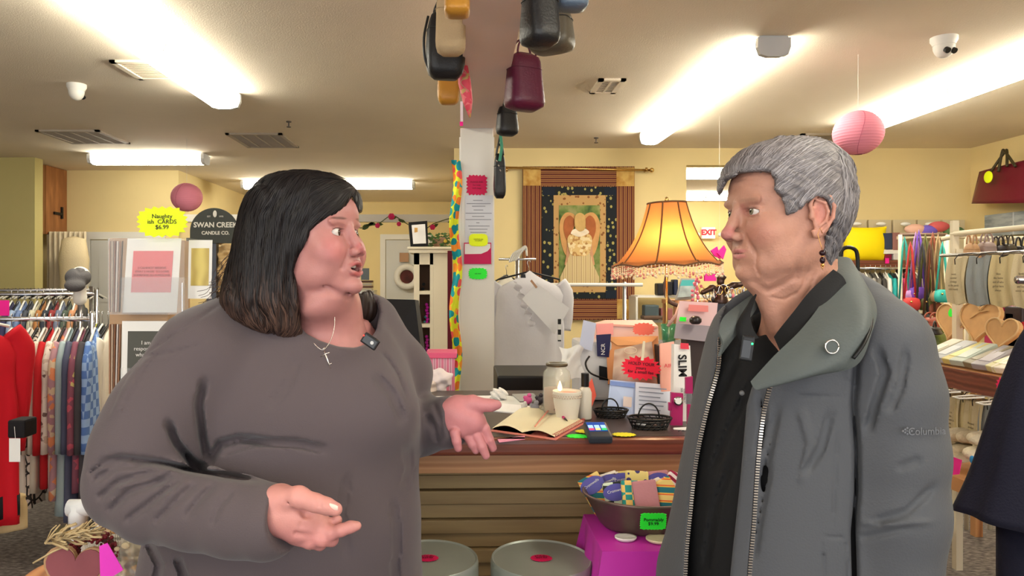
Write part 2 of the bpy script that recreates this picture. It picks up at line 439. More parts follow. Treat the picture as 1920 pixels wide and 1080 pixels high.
# ---------------------------------------------------------------- ceiling lights
M_diff = mat('lit_diffuser', (255, 252, 240), 0.4, emit=(255, 250, 232), es=LAMP_E)
M_fix = mat('fixture_metal', (196, 198, 200), 0.4)
def ceiling_light(x0, x1, y0, y1, label, along='y', joint=True):
    t = thing('ceiling_light', label, 'light', ((x0+x1)/2, (y0+y1)/2, CE), 0, 'fluorescent strip lights')
    w_ = (x1-x0) if along == 'y' else (y1-y0)
    e = 0.035
    prof = [(-0.5, 0.0), (-0.5, -0.05), (-0.42, -0.088), (-0.2, -0.1), (0.2, -0.1), (0.42, -0.088), (0.5, -0.05), (0.5, 0.0)]
    mb = MB(); L0, L1 = (y0, y1) if along == 'y' else (x0, x1); c = (x0+x1)/2 if along == 'y' else (y0+y1)/2
    segs = [(L0+e, (L0+L1)/2-0.012), ((L0+L1)/2+0.012, L1-e)] if joint else [(L0+e, L1-e)]
    def pt(a, l, z): return (c+a*w_, l, CE-0.012+z) if along == 'y' else (l, c+a*w_, CE-0.012+z)
    for a, b in segs:
        MB().grid([[pt(p, l, z) for p, z in prof] for l in (a, b)], closed_v=True, cap=True).build('diffuser', M_diff, t)
    for a, b in ((L0, L0+e), (L1-e, L1)):
        MB().grid([[pt(p*1.04, l, z*1.03) for p, z in prof] for l in (a, b)], closed_v=True, cap=True).build('end_cap', M_fix, t)
    if joint: MB().grid([[pt(p*0.98, l, z*0.95) for p, z in prof] for l in ((L0+L1)/2-0.012, (L0+L1)/2+0.012)], closed_v=True, cap=True).build('joint_strip', M_fix, t)
    h = MB()
    a, b = L0+0.01, L1-0.01
    h.grid([[pt(p, l, z) for p, z in ((-0.46, 0.0115), (-0.46, 0), (0.46, 0), (0.46, 0.0115))] for l in (a, b)], closed_v=True, cap=True)
    h.build('housing', M_fix, t)
ceiling_light(-1.79, -1.58, 2.55, 5.1, 'long lit strip light on the ceiling at upper left, running away from the camera')
ceiling_light(1.58, 1.75, 3.86, 6.48, 'long lit strip light on the ceiling between the bag-hung beam and the grey-haired woman')
ceiling_light(3.22, 3.4, 3.5, 6.1, 'long lit strip light at upper right behind the pink paper lantern')
ceiling_light(-3.93, -2.71, 7.5, 7.68, 'short lit strip light lying across the ceiling above the left pink lantern', 'x', False)
ceiling_light(-2.98, -0.66, 9.6, 9.78, 'far strip light lying across the ceiling behind the dark-haired woman', 'x')
ceiling_light(2.5, 4.9, 8.6, 8.78, 'nearer of two strip lights seen through the opening left of the grey-haired woman', 'x')
ceiling_light(2.5, 4.9, 11.0, 11.18, 'farther of two strip lights seen through the opening left of the grey-haired woman', 'x')
ceiling_light(-1.79, -1.6, -1.9, 0.5, 'unseen strip light added on the ceiling behind the camera at left')  # unseen fixture, added to light the room from behind the camera
ceiling_light(1.6, 1.78, -0.8, 1.8, 'unseen strip light added on the ceiling behind the camera at right')  # second added fixture out of view, more fill from the camera side
# ceiling vents
M_vd = mat('vent_dark', (92, 84, 78), 0.7)
M_vb = mat('vent_beige', (170, 158, 130), 0.7)
def vent(x0, x1, y0, y1, label, n=4, m=M_vd, fm=None):
    t = thing('ceiling_vent', label, 'vent', ((x0+x1)/2, (y0+y1)/2, CE), 0, 'ceiling vents')
    fm = fm or M_ceil; b = 0.035
    MB().box(x0, x1, y0, y0+b, CE-0.015, CE).box(x0, x1, y1-b, y1, CE-0.015, CE).box(x0, x0+b, y0, y1, CE-0.015, CE).box(x1-b, x1, y0, y1, CE-0.015, CE).build('frame', M_white if fm is None else fm, t)
    MB().box(x0+b, x1-b, y0+b, y1-b, CE-0.006, CE-0.001).build('grille', m, t)
    s = MB()
    for i in range(1, n):
        x = x0+(x1-x0)*i/n; s.box(x-0.008, x+0.008, y0+b, y1-b, CE-0.014, CE-0.002)
    nn = int((y1-y0)/0.03)
    for i in range(1, nn):
        y = y0+(y1-y0)*i/nn; s.box(x0+b, x1-b, y-0.003, y+0.003, CE-0.011, CE-0.004)
    s.build('slat', fm, t)
M_vf = mat('vent_frame', (178, 166, 150), 0.6)
vent(-3.78, -3.22, 6.34, 6.95, 'left of the two large slatted ceiling vents at left', 4, M_vd, M_vf)
vent(-2.15, -1.64, 6.48, 7.16, 'right of the two large slatted ceiling vents at left, above the dark-haired woman', 4, M_vd, M_vf)
vent(0.88, 1.06, 4.7, 5.05, 'small grey ceiling vent right of the bag-hung beam', 2, M_vd, M_ceil)
vent(-2.12, -1.84, 4.3, 4.7, 'small beige ceiling vent close to the long left strip light', 1, M_vb, M_ceil)
vent(3.05, 3.6, 6.5, 7.15, 'slatted ceiling vent partly behind the right pink lantern', 3, M_vd, M_vf)
# sprinklers
for (x, y), lb in (((-1.46, 6.0), 'small ceiling sprinkler head above the dark-haired woman'), ((1.23, 6.7), 'small ceiling sprinkler head above the angel tapestry')):
    o = MB().lathe([(0.022, 0), (0.022, -0.008), (0.006, -0.012), (0.006, -0.04), (0.018, -0.045), (0.018, -0.05)], (x, y, CE), 12).build('sprinkler_head', M_vd); tag(o, lb, 'sprinkler', 'sprinkler heads')
# security cameras
def sec_cam(x, y, r, label, aim):
    t = thing('security_camera', label, 'camera', (x, y, CE))
    MB().lathe([(r, 0), (r, -0.02), (r*0.86, -0.035), (r*0.84, -0.045)], (x, y, CE), 28).build('base', M_white, t, smooth=False, auto=0.6)
    c = Vector((x, y, CE-0.05)); MB().ball(c, (r*0.8, r*0.8, r*0.95), 14).build('ball_housing', M_white, t, smooth=True)
    f = Vector(aim).normalized(); s = f.cross(Vector((0, 0, 1))).normalized()
    for k in (-1, 1):
        p = c+f*r*0.86+s*k*r*0.3
        mb = MB(); mb.tube([p-f*0.012, p+f*0.006], r*0.24, 14); mb.build('lens', M_black, t)
sec_cam(-2.61, 4.85, 0.062, 'white dome security camera on the ceiling at far left', (-0.3, -1, -1.1) if False else (0.1, 1, -0.6))
sec_cam(2.6, 3.9, 0.066, 'white dome security camera with two dark lenses on the ceiling at upper right', (0.15, -1, -0.75))
# paper lanterns
def lantern(c, r, label):
    t = thing('paper_lantern', label, 'lantern', c)
    rows = []; n = 64
    for i in range(n+1):
        ph = -math.pi/2+0.17+(math.pi-0.34)*i/n; rr = r*(1+0.012*(1 if i % 3 == 0 else -0.3))
        rows.append([Vector(c)+Vector((rr*math.cos(ph)*math.cos(2*math.pi*k/48), rr*math.cos(ph)*math.sin(2*math.pi*k/48), rr*0.93*math.sin(ph))) for k in range(48)])
    MB().grid(rows, closed_v=True).build('paper_shade', mat('pink_paper', (238, 146, 166), 0.7), t, smooth=True)
    s = MB()
    for k in range(3):
        a = -1.9+k*2.1; s.tube([Vector(c)+Vector((r*1.008*math.cos(ph)*math.cos(a+0.25*math.sin(ph)), r*1.008*math.cos(ph)*math.sin(a+0.25*math.sin(ph)), r*0.94*math.sin(ph))) for ph in [-1.35+2.7*j/20 for j in range(21)]], 0.0013, 5)
    s.build('seam', mat('pink_seam', (196, 92, 118), 0.7), t)
    MB().tube([Vector(c)+Vector((0, 0, r*0.9)), (c[0], c[1], CE)], 0.0012, 5).build('string', M_white, t)
lantern(P(1609, 249, 4.2), 0.136, 'pink paper lantern hanging at right above the grey-haired woman')
lantern(P(350, 370, 6.75), 0.142, 'pink paper lantern hanging at left above the yellow burst sign')
# ================================================================ people
M_skin1 = mat('skin_rosy', (214, 150, 140), 0.42, attr='tone', sss=0.12, bump=0.08, bscale=400, spec=0.35, var=.09, vscale=38)
M_skin2 = mat('skin_aged', (205, 150, 128), 0.45, attr='tone', sss=0.10, bump=0.16, bscale=240, spec=0.35, var=.12, vscale=45)
M_eye = mat('eyeball', (240, 235, 230), 0.08, attr='tone', spec=0.6)
M_teeth = mat('teeth', (235, 228, 214), 0.25)
M_mouth = mat('mouth_inside', (60, 18, 18), 0.6)
M_hair1 = mat('black_hair', (26, 20, 20), 0.48, attr='tone', spec=0.3)
M_hair2 = mat('grey_hair', (140, 136, 136), 0.5, attr='tone', spec=0.45)
M_sweater = mat('grey_mauve_knit', (84, 74, 77), 0.85, bump=0.12, bscale=500, sheen=0.15)
M_jacket = mat('slate_jacket', (74, 76, 81), 0.7, bump=0.12, bscale=300, sheen=0.05)
M_lining = mat('jacket_flap_cloth', (78, 84, 83), 0.6, bump=0.1, bscale=200)
M_blackknit = mat('black_knit', (20, 20, 22), 0.85, bump=0.1, bscale=400)
M_trouser = mat('dark_trousers', (30, 31, 38), 0.85)
M_shoe = mat('shoe_leather', (24, 20, 18), 0.4)
M_silver = mat('silver', (215, 212, 208), 0.25, 1.0)
M_dark_metal = mat('dark_metal', (60, 60, 62), 0.35, 0.9)

def Pn(px, py, Z): return np.array(P(px, py, Z))
def to_px(q): return VX+q[:, 0]*FPX/q[:, 1], VY-(q[:, 2]-EYE)*FPX/q[:, 1]
def rowsecs(rows, Zd=None):
    out = []
    for r in rows:
        py, L, R, Z, ry = r
        out.append((EYE-(py-VY)*Z/FPX, ((L+R)/2-VX)*Z/FPX, Z, (R-L)/2*Z/FPX, ry))
    return out
def poly_sd(u, v, poly):
    """signed distance to a polygon in the plane, negative inside"""
    n = len(poly); d = np.full(len(u), 1e9); ins = np.zeros(len(u), bool)
    for i in range(n):
        ax, ay = poly[i]; bx, by = poly[(i+1) % n]; ex, ey = bx-ax, by-ay
        t = np.clip(((u-ax)*ex+(v-ay)*ey)/(ex*ex+ey*ey+1e-9), 0, 1)
        d = np.minimum(d, np.hypot(u-ax-t*ex, v-ay-t*ey))
        c = ((ay > v) != (by > v)) & (u < (bx-ax)*(v-ay)/((by-ay)+1e-12)+ax); ins ^= c
    return np.where(ins, -d, d)
def prism_fn(poly, Zs, ymax=9, ymin=0):
    def fn(q):
        u = VX+q[:, 0]*FPX/np.maximum(q[:, 1], .3); v = VY-(q[:, 2]-EYE)*FPX/np.maximum(q[:, 1], .3)
        return np.maximum(np.maximum(poly_sd(u, v, poly)*Zs/FPX, q[:, 1]-ymax), ymin-q[:, 1])
    return fn
def folds_fn(folds, Zs, ymax, gain=1.0):
    """cloth folds: (points, width px, depth m); grooves positive, ridges negative; fades at both ends"""
    def fn(q):
        u = VX+q[:, 0]*FPX/np.maximum(q[:, 1], .3); v = VY-(q[:, 2]-EYE)*FPX/np.maximum(q[:, 1], .3)
        d = np.zeros(len(q)); front = smooth_step((ymax-q[:, 1])/0.03)
        for pts, wd, amp in folds:
            P_ = np.array(pts)
            m = (u > P_[:, 0].min()-3*wd) & (u < P_[:, 0].max()+3*wd) & (v > P_[:, 1].min()-3*wd) & (v < P_[:, 1].max()+3*wd)
            if not m.any(): continue
            ds, t = polydist(u[m], v[m], pts)
            e = smooth_step(np.minimum(t, 1-t)*5)
            d[m] += amp*gain*np.exp(-(ds/wd)**2)*e
        return d*front
    return fn
BIG = ([-9]*3, [9]*3)

class Head:
    def __init__(s, O, yaw, face, pitch, scale, roll=0):
        """face=+1 looks to +X, -1 looks to -X; yaw turns towards the camera"""
        c, s_ = math.cos(yaw), math.sin(yaw)
        F = Vector((face*c, -s_, 0)); L = Vector((0, 0, 1)).cross(F)
        F2 = F*math.cos(pitch)+Vector((0, 0, 1))*math.sin(pitch); U = F2.cross(L)
        if roll: L, U = L*math.cos(roll)+U*math.sin(roll), U*math.cos(roll)-L*math.sin(roll)
        s.R = np.array([F2, L, U]); s.O = np.array(O); s.k = scale/100
    def w(s, x, y, z): return s.O+(np.array([x, y, z])*s.k)@s.R
    def loc(s, q): return ((q-s.O)@s.R.T)/s.k
    def ell(s, S_, c, r, k, op='u', tilt=None):
        M = s.R.T
        if tilt is not None: M = s.R.T @ np.array(tilt)
        S_.ell(s.w(*c), tuple(x*s.k for x in r), k*s.k, op, M)
    def cone(s, S_, a, b, ra, rb, k, op='u'): S_.cone(s.w(*a), s.w(*b), ra*s.k, rb*s.k, k*s.k, op)
    def loft(s, S_, secs, k=1.0, n=2.2, op='u'):
        S_.loft([(z*s.k, (xf+xb)/2*s.k, 0, (xf-xb)/2*s.k, hw*s.k) for z, xf, xb, hw in secs], k*s.k, op, n, s.R, s.O)

SKULL = [(11.0, 0.5, -2.5, 1.2), (10.4, 3.4, -5.2, 3.9), (9.0, 6.2, -7.6, 5.6), (6.5, 8.2, -9.3, 6.9), (3.5, 9.0, -9.9, 7.4),
         (0.5, 8.7, -9.6, 7.3), (-2, 8.6, -8.9, 7.0), (-4.5, 8.55, -7.2, 6.5), (-7, 8.5, -4.6, 5.9), (-9, 8.3, -2.6, 5.1), (-10.6, 7.9, -0.6, 3.8), (-11.6, 6.6, 1.6, 2.0)]
def base_head(S_, H, age=False, brow=1.0, mouth_open=0.0, heavy=0.0, nose=0.0, lip=1.0, slit=None):
    slit = slit or (0.5 if not age else 0.40)
    H.loft(S_, SKULL, 1.0)
    for y in (-1, 1):
        H.ell(S_, (5.6, 3.9*y, -3.4), (2.7+.3*heavy, 2.6+.5*heavy, 2.8+heavy*.6), 2.2)         # cheeks
        H.ell(S_, (8.05-.35*(1-brow), 2.9*y, 1.9), (0.75*brow, 2.5, 0.65), 1.2)                 # brows
        H.ell(S_, (2.6, 4.8*y, -7.2), (3.2, 1.3+.8*heavy, 2.2), 2.0)                  # jaw
    H.ell(S_, (7.6, 0, -10.0), (1.5, 2.0, 1.35), 1.2)                         # chin
    H.ell(S_, (7.6-(1-lip)*.6, 0, -6.5), (1.5, 2.7, 1.9), 1.2)                           # muzzle
    for y in (-1, 1):
        H.ell(S_, (9.7, 3.25*y, 0.15), (1.5+.25*brow, 1.6, 1.1), 1.1, 's')           # sockets
        H.ell(S_, (8.95, 1.5*y, -0.7), (0.6, 0.5, 1.3), 0.8, 's')
        H.ell(S_, (7.0, 3.15*y, 0.0), (1.40, 1.6, 1.32), 0.35)                # lids
        H.ell(S_, (8.15, 3.2*y, -0.02), (1.2, 1.62, slit), 0.12, 's')
    # nose
    H.cone(S_, (8.7, 0, 1.0), (9.6-nose*.3, 0, -1.6), 0.62, 0.74, 0.8)
    H.cone(S_, (9.5-nose*.3, 0, -1.4), (10.8-nose, 0, -3.2), 0.70, 0.92, 0.7)
    H.ell(S_, (10.7-nose, 0, -3.5), (1.0, 1.0, 0.85), 0.5)
    for y in (-1, 1):
        H.ell(S_, (9.6, 1.15*y, -3.9), (1.05, 0.72, 0.78), 0.45)
        H.ell(S_, (10.2-nose*.7, 0.62*y, -4.6), (0.65, 0.3, 0.42), 0.2, 's')
        H.cone(S_, (8.9, 2.2*y, -3.9), (8.0, 3.3*y, -6.6), 0.10, 0.14, 0.8, 's')  # nasolabial fold
    # lips
    o = mouth_open
    up = [(8.3, -2.35, -6.7), (8.95, -1.3, -6.3+.15*o), (9.35, -.5, -6.05+.3*o), (9.3, 0, -6.15+.3*o), (9.35, .5, -6.05+.3*o), (8.95, 1.3, -6.3+.15*o), (8.3, 2.35, -6.7)]
    lo = [(8.3, -2.35, -6.75), (8.9, -1.3, -7.1-.7*o), (9.25, 0, -7.3-.95*o), (8.9, 1.3, -7.1-.7*o), (8.3, 2.35, -6.75)]
    if o:
        H.ell(S_, (8.8, 0, -6.75-.35*o), (1.9, 1.95, 0.35+.55*o), 0.25, 's')
        H.ell(S_, (8.5, 0, -6.75-.35*o), (2.9, 1.6, 0.35+.5*o), 0.2, 's')
    up = [(a-(1-lip)*1.1, b, c_) for a, b, c_ in up]; lo = [(a-(1-lip)*1.1, b, c_) for a, b, c_ in lo]
    for pts, r in ((up, 0.34*lip**.5), (lo, 0.42*lip**.5)):
        for a, b in zip(pts[:-1], pts[1:]):
            ra = r*(0.45 if abs(a[1]) > 2 else 1); rb = r*(0.45 if abs(b[1]) > 2 else 1)
            H.cone(S_, a, b, ra, rb, 0.3)
    if not o:
        for a in (-1.6, -.5, .5): H.cone(S_, (9.5-(1-lip)*1.2, a, -6.68), (9.4-(1-lip)*1.2, a+1.1, -6.68), 0.12, 0.12, 0.12, 's')
def tones(H, V, base, items):
    L = H.loc(V); C = np.tile(np.array(rgb(base)), (len(V), 1))
    rs = np.random.RandomState(3)
    for c, r, col, a in items:
        d = np.sqrt((((L-np.array(c))/np.array(r))**2).sum(1)); m = smooth_step((1.25-d)/0.6)*a
        C = C*(1-m[:, None])+np.array(rgb(col))*m[:, None]
    return C
def eyeball(H, y, gaze, iris, parent):
    c = H.w(7.0, 3.15*y, 0); r = 1.25*H.k
    n = 40; rows = []; g = Vector(gaze).normalized()
    q = g.to_track_quat('Z', 'Y').to_matrix()
    vs = []
    for i in range(n+1):
        th = math.pi*(i/n)**1.4
        vs.append([q @ Vector((math.sin(th)*math.cos(2*math.pi*k/32), math.sin(th)*math.sin(2*math.pi*k/32), math.cos(th))) for k in range(32)])
    mb = MB().grid([[Vector(c)+v*r*(1.03 if v.dot(g) > .93 else 1) for v in row] for row in vs], closed_v=True)
    V = np.array(mb.v); Q = np.array([f for f in mb.f])
    ang = np.arccos(np.clip(((V-c)/np.linalg.norm(V-c, axis=1)[:, None])@np.array(g), -1, 1))
    C = np.tile(np.array(rgb((196, 186, 180))), (len(V), 1))
    C[ang < 0.50] = rgb((40, 30, 24)); C[ang < 0.46] = rgb(iris); C[ang < 0.22] = (0.004, 0.004, 0.004)
    return np_object('eyeball', V, Q[:, ::-1], M_eye, parent, C)
def strands(name, V, Q, flow, n, length, rad, col_fn, parent, m, seed=1, step=0.007, lift=0.0012, keep=None, wob=0.12, region=None):
    from mathutils.bvhtree import BVHTree
    tree = BVHTree.FromPolygons(V.tolist(), Q.tolist()); rnd = np.random.RandomState(seed)
    cand = V if region is None else V[region(V)]
    verts = []; faces = []; cols = []
    for i in range(n):
        p = Vector(cand[rnd.randint(len(cand))]); L = length*rnd.uniform(.5, 1.2); k = int(L/step); pts = []
        ph = rnd.uniform(0, 6.28); col = col_fn(rnd, p); nrm0 = None
        for j in range(k):
            r_ = tree.find_nearest(p)
            if r_[0] is None: break
            loc, nr = r_[0], r_[1]
            pts.append((loc+nr*(lift*(1+0.6*math.sin(ph+j*.5))), nr))
            d = Vector(flow(loc)); s_ = nr.cross(d); d = d+s_*wob*math.sin(ph+j*0.45); d = d-nr*d.dot(nr)
            if d.length < 1e-3: break
            p = loc+d.normalized()*step
            if keep is not None and not keep(p): break
        if len(pts) < 4: continue
        b = len(verts); K = len(pts)
        for j, (q, nr) in enumerate(pts):
            t = (pts[min(j+1, K-1)][0]-pts[max(j-1, 0)][0]).normalized(); sd = nr.cross(t)
            r = rad*(math.sin(math.pi*(j+.6)/(K+.2))**.6)
            verts += [q-sd*r*1.6, q+nr*r, q+sd*r*1.6]; cols += [col]*3
        for j in range(K-1):
            a = b+3*j; faces += [(a, a+1, a+4, a+3), (a+1, a+2, a+5, a+4)]
    return np_object(name, np.array([tuple(v) for v in verts]), np.array(faces), m, parent, np.array(cols))
def join_np(parts):
    Vs = []; Qs = []; Cs = []; o = 0
    for V, Q, C in parts: Vs.append(V); Qs.append(Q+o); Cs.append(C); o += len(V)
    return np.concatenate(Vs), np.concatenate(Qs), np.concatenate(Cs)

# ---------------------------------------------------------------- dark-haired woman (left)
def woman_left():
    T = thing('person', 'woman with shoulder-length black hair in a grey-mauve top, open-handed, facing right', 'person', (-0.36, 1.5, 0))
    H = Head(P(585, 451, 1.42), math.radians(23), 1, math.radians(9), 1.03)
    S_ = SDF(); base_head(S_, H, brow=.5, mouth_open=0.8, heavy=1.0, nose=0.85, slit=.66)
    H.ell(S_, (6.9, 1.6, 4.4), (2.55, 2.6, 2.8), 1.6); H.ell(S_, (7.9, 0, -10.1), (1.25, 1.5, 1.1), 1.0)
    H.ell(S_, (2.6, 0, -11.4), (4.0, 4.8, 2.2), 1.2)
    H.ell(S_, (0.8, 0, -13.0), (4.0, 5.6, 2.8), 2.5)
    H.cone(S_, (5.6, 3.2, -9.9), (7.3, -2.5, -12.0), .25, .25, 1.0, 's'); H.cone(S_, (4.2, -4.6, -9.0), (6.9, -2.6, -11.9), .3, .3, 1.0, 's'); H.cone(S_, (6.9, -2.6, -11.9), (7.0, 1.5, -12.6), .3, .3, 1.0, 's')
    nk = [H.w(-1.5, 0, -5), Pn(608, 580, 1.47), Pn(622, 660, 1.49)]
    S_.chain(nk, [0.066, 0.068, 0.078], 0.03)
    S_.ell(Pn(612, 705, 1.485), (0.115, 0.118, 0.10), 0.04)
    V, Q = S_.mesh(0.0019, lo=np.minimum(Pn(480, 330, 1.42)-np.array([0, .16, 0]), 9)*1.0, hi=Pn(735, 330, 1.42)+np.array([0.02, .26, .03])) if False else S_.mesh(0.0019)
    V = relax(V, Q, 1, .4)
    base = (180, 124, 119)
    C = tones(H, V, base, [((6.5, 4.3, -3.2), (3, 2.6, 2.6), (186, 110, 110), .7), ((6.5, -4.3, -3.2), (3, 2.6, 2.6), (186, 110, 110), .7), ((10.8, 0, -3.4), (1.6, 1.5, 1.3), (176, 98, 102), .6),
        ((8.9, 0, -6.15), (1.3, 2.3, .42), (172, 84, 84), .9), ((8.9, 0, -7.85), (1.3, 2.1, .5), (178, 92, 90), .9), ((7.0, 0, -7.0), (1.75, 1.9, .75), (50, 14, 14), 1),
        ((8.4, 3.0, 2.5), (1.5, 2.1, .28), (84, 50, 44), .8), ((8.4, -3.0, 2.5), (1.5, 2.1, .28), (84, 50, 44), .8), ((8.2, 3.2, 1.25), (1.4, 1.8, .5), (150, 96, 92), .5), ((8.2, -3.2, 1.25), (1.4, 1.8, .5), (150, 96, 92), .5),
        ((8.4, 3.2, .62), (1.2, 1.7, .22), (80, 48, 46), .8), ((8.4, -3.2, .62), (1.2, 1.7, .22), (80, 48, 46), .8), ((8.4, 3.2, -.6), (1.2, 1.5, .2), (150, 92, 90), .6), ((8.4, -3.2, -.6), (1.2, 1.5, .2), (150, 92, 90), .6)])
    parts = [(V, Q, C)]
    # near (right) hand: back of the hand towards the camera, thumb on top, one finger pointing
    h = SDF(); Z = 1.19
    def c(pts, rs, k=.006, op='u'): h.chain([Pn(a, b, Z+dz) for a, b, dz in pts], [r*Z/FPX for r in rs], k, op)
    c([(455, 980, .03), (500, 962, .015), (530, 962, 0), (566, 985, -.002), (590, 998, 0)], [36, 38, 37, 31, 21], .02)
    c([(525, 935, .0), (560, 958, .0), (596, 985, .005)], [26, 28, 22], .02)
    c([(515, 938, -.012), (560, 932, -.03), (592, 943, -.038), (612, 949, -.04), (629, 955, -.04)], [24, 19, 15.5, 14, 12.5], .008)   # thumb
    c([(588, 985, .0), (620, 1000, -.012), (640, 994, -.018), (657, 988, -.016), (669, 986, -.014)], [17, 12.5, 10.5, 10, 8.5], .007)         # pointing finger
    c([(588, 975, .012), (620, 985, .012), (632, 975, .008)], [14, 11.5, 9.5], .006)                                                  # next fingertip beyond
    c([(578, 1000, -.004), (604, 1012, -.014), (622, 1012, -.004), (626, 1002, .012)], [16, 12.5, 11.5, 10], .006)                         # ring finger curled
    c([(556, 1004, -.002), (580, 1016, -.012), (600, 1020, 0), (606, 1010, .014)], [17, 12, 11, 10], .006)                             # little finger curled
    c([(544, 940, -.036), (575, 962, -.024), (600, 968, -.02)], [2, 3, 2], .012, 's')
    c([(566, 986, -.036), (590, 997, -.034), (612, 1001, -.034)], [1.5, 2.2, 1.5], .01, 's')
    c([(556, 1000, -.032), (578, 1007, -.032), (602, 1010, -.034)], [1.5, 2, 1.5], .01, 's')
    c([(602, 936, -.05), (601, 949, -.054)], [.8, .8], .004, 's'); c([(598, 937, -.05), (597, 949, -.054)], [.6, .6], .004, 's')
    V, Q = h.mesh(0.0013); V = relax(V, Q, 1, .4)
    C = np.tile(np.array(rgb((208, 146, 138))), (len(V), 1)); u, v = to_px(V)
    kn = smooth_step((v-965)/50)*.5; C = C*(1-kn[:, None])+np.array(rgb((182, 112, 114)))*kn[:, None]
    parts.append((V, Q, C))
    # far (left) hand: palm open towards the camera
    h = SDF(); Z = 1.53
    c([(800, 792, .05), (835, 785, .02), (862, 778, .0), (884, 788, -.01)], [30, 34, 31, 24], .02)
    c([(846, 792, -.004), (868, 800, -.008), (892, 793, -.010)], [20, 19, 18], .012)
    c([(838, 770, -.010), (846, 796, -.012)], [15, 15], .012)
    c([(858, 762, -.004), (886, 756, -.014), (905, 759, -.018), (920, 760, -.018), (932, 759, -.016)], [20, 14, 10.5, 10, 8.5], .01)
    c([(896, 784, -.006), (909, 804, -.014), (917, 824, -.012), (924, 840, -.006)], [12, 9.5, 8.8, 7.6], .003)
    c([(884, 796, -.006), (895, 818, -.018), (904, 838, -.022), (911, 854, -.020)], [12, 9.6, 8.8, 7.6], .003)
    c([(868, 800, -.006), (878, 818, -.016), (886, 833, -.018), (892, 844, -.014)], [12, 9.4, 8.6, 7.4], .003)
    c([(853, 794, -.012), (853, 812, -.034), (856, 827, -.040), (859, 840, -.038)], [13, 9.4, 8.6, 7.4], .003)
    c([(902, 766, -.042), (892, 772, -.042), (880, 776, -.040)], [1.2, 1.5, 1], .008, 's')
    c([(846, 786, -.05), (862, 792, -.05), (880, 797, -.05)], [.8, 1.2, .8], .008, 's')
    c([(905, 775, -.05), (890, 786, -.05), (872, 786, -.05)], [.8, 1.2, .8], .008, 's')
    V, Q = h.mesh(0.0015); V = relax(V, Q, 1, .4)
    C = np.tile(np.array(rgb((196, 128, 130))), (len(V), 1)); parts.append((V, Q, C))
    # hidden torso, legs under the clothes
    b = SDF()
    b.loft(rowsecs([(600, 470, 690, 1.52, .07), (680, 380, 740, 1.52, .12), (800, 350, 760, 1.52, .15), (1000, 330, 760, 1.52, .15), (1100, 320, 765, 1.52, .15)]), .03)
    for a, e in ((Pn(430, 1050, 1.52), (-.47, 1.52, .08)), (Pn(650, 1050, 1.56), (-.24, 1.56, .08))): b.cone(a, e, .085, .045, .04)
    for pts in ([Pn(410, 650, 1.42), Pn(245, 905, 1.32), Pn(480, 978, 1.22)], [Pn(690, 640, 1.6), Pn(735, 800, 1.74), Pn(820, 790, 1.57)]): b.chain(pts, [.042, .038, .030], .02)
    V, Q = b.mesh(0.008); parts.append((V, Q, np.tile(np.array(rgb(base)), (len(V), 1))))
    V, Q, C = join_np(parts)
    np_object('body', V, Q, M_skin1, T, C)
    # eyes, teeth
    for y in (-1, 1): eyeball(H, y, (1, -.20, .06), (52, 36, 26), T)
    tb = MB()
    for i in range(8):
        a = (i-3.5)*0.27; p = H.w(8.25-1.1*a*a*.45, a*1.9*.62, -7.75); tb.ball(p, (.0032, .0032, .0042), 6)
    tb.build('lower_teeth', M_teeth, T, smooth=True)
    tb = MB()
    for i in range(8):
        a = (i-3.5)*0.29; p = H.w(8.3-1.1*a*a*.45, a*1.9*.62, -6.25); tb.ball(p, (.0034, .0034, .0040), 6)
    tb.build('upper_teeth', M_teeth, T, smooth=True)
    # thumb nail
    n = MB(); rows = []
    for i in range(7):
        a = -1+2*i/6; row = []
        for j in range(7):
            bq = -1+2*j/6; r = 1-0.25*max(0, abs(a))**3
            q = Pn(624.5+a*9.0, 951+a*2.6+bq*6.0*r, 1.19-.040-.0118*math.sqrt(max(0, 1-(bq*.55+.05)**2))+.0012*a*a-.0005); row.append(tuple(q))
        rows.append(row)
    n.grid(rows); n.build('thumbnail', mat('nail', (240, 205, 192), 0.2), T, smooth=True)
    # hair
    G = SDF(); Z = 1.445
    G.loft(rowsecs([(322, 556, 584, Z, .015), (325, 532, 610, Z, .04), (334, 505, 640, Z, .075), (350, 484, 664, Z, .097), (375, 466, 677, Z-.004, .108), (405, 455, 682, Z-.004, .112), (440, 446, 676, Z, .114), (480, 438, 660, Z, .113),
                    (520, 428, 645, Z, .112), (560, 420, 632, Z-.005, .108), (590, 432, 615, Z-.01, .095), (612, 470, 598, Z-.02, .075), (628, 520, 578, Z-.03, .04)]), .02, n=2.1)
    G.ell(Pn(672, 578, 1.58), (.05, .045, .042), .02); G.ell(Pn(655, 556, 1.56), (.04, .05, .05), .02)
    poly = [(659, 366), (652, 378), (642, 392), (622, 405), (596, 418), (580, 432), (573, 452), (558, 478), (550, 508), (553, 536), (559, 564), (560, 592), (562, 610), (578, 660), (648, 660), (648, 560), (700, 540), (790, 540), (790, 300), (700, 300), (681, 360), (678, 396), (671, 400), (667, 384)]
    G.fun(prism_fn(poly, 1.4), Pn(540, 700, 1.2), Pn(800, 300, 1.8), .006, 's')
    rn = np.random.RandomState(5); fr = [(rn.uniform(30, 140), rn.uniform(0, 6.28), rn.uniform(-25, 25)) for _ in range(9)]
    def groove(q):
        x = q[:, 0]-q[:, 2]*.12+q[:, 1]*.9; d = np.zeros(len(q))
        for f, ph, sk in fr: d += np.sin(x*f*3.2+ph+q[:, 2]*sk)
        return d*0.0005
    G.fun(lambda q: groove(q)*(1-smooth_step((VX+q[:, 0]*FPX/q[:, 1]-545)/30)*smooth_step((450-(VY-(q[:, 2]-EYE)*FPX/q[:, 1]))/30)), *BIG, .01, 'd')
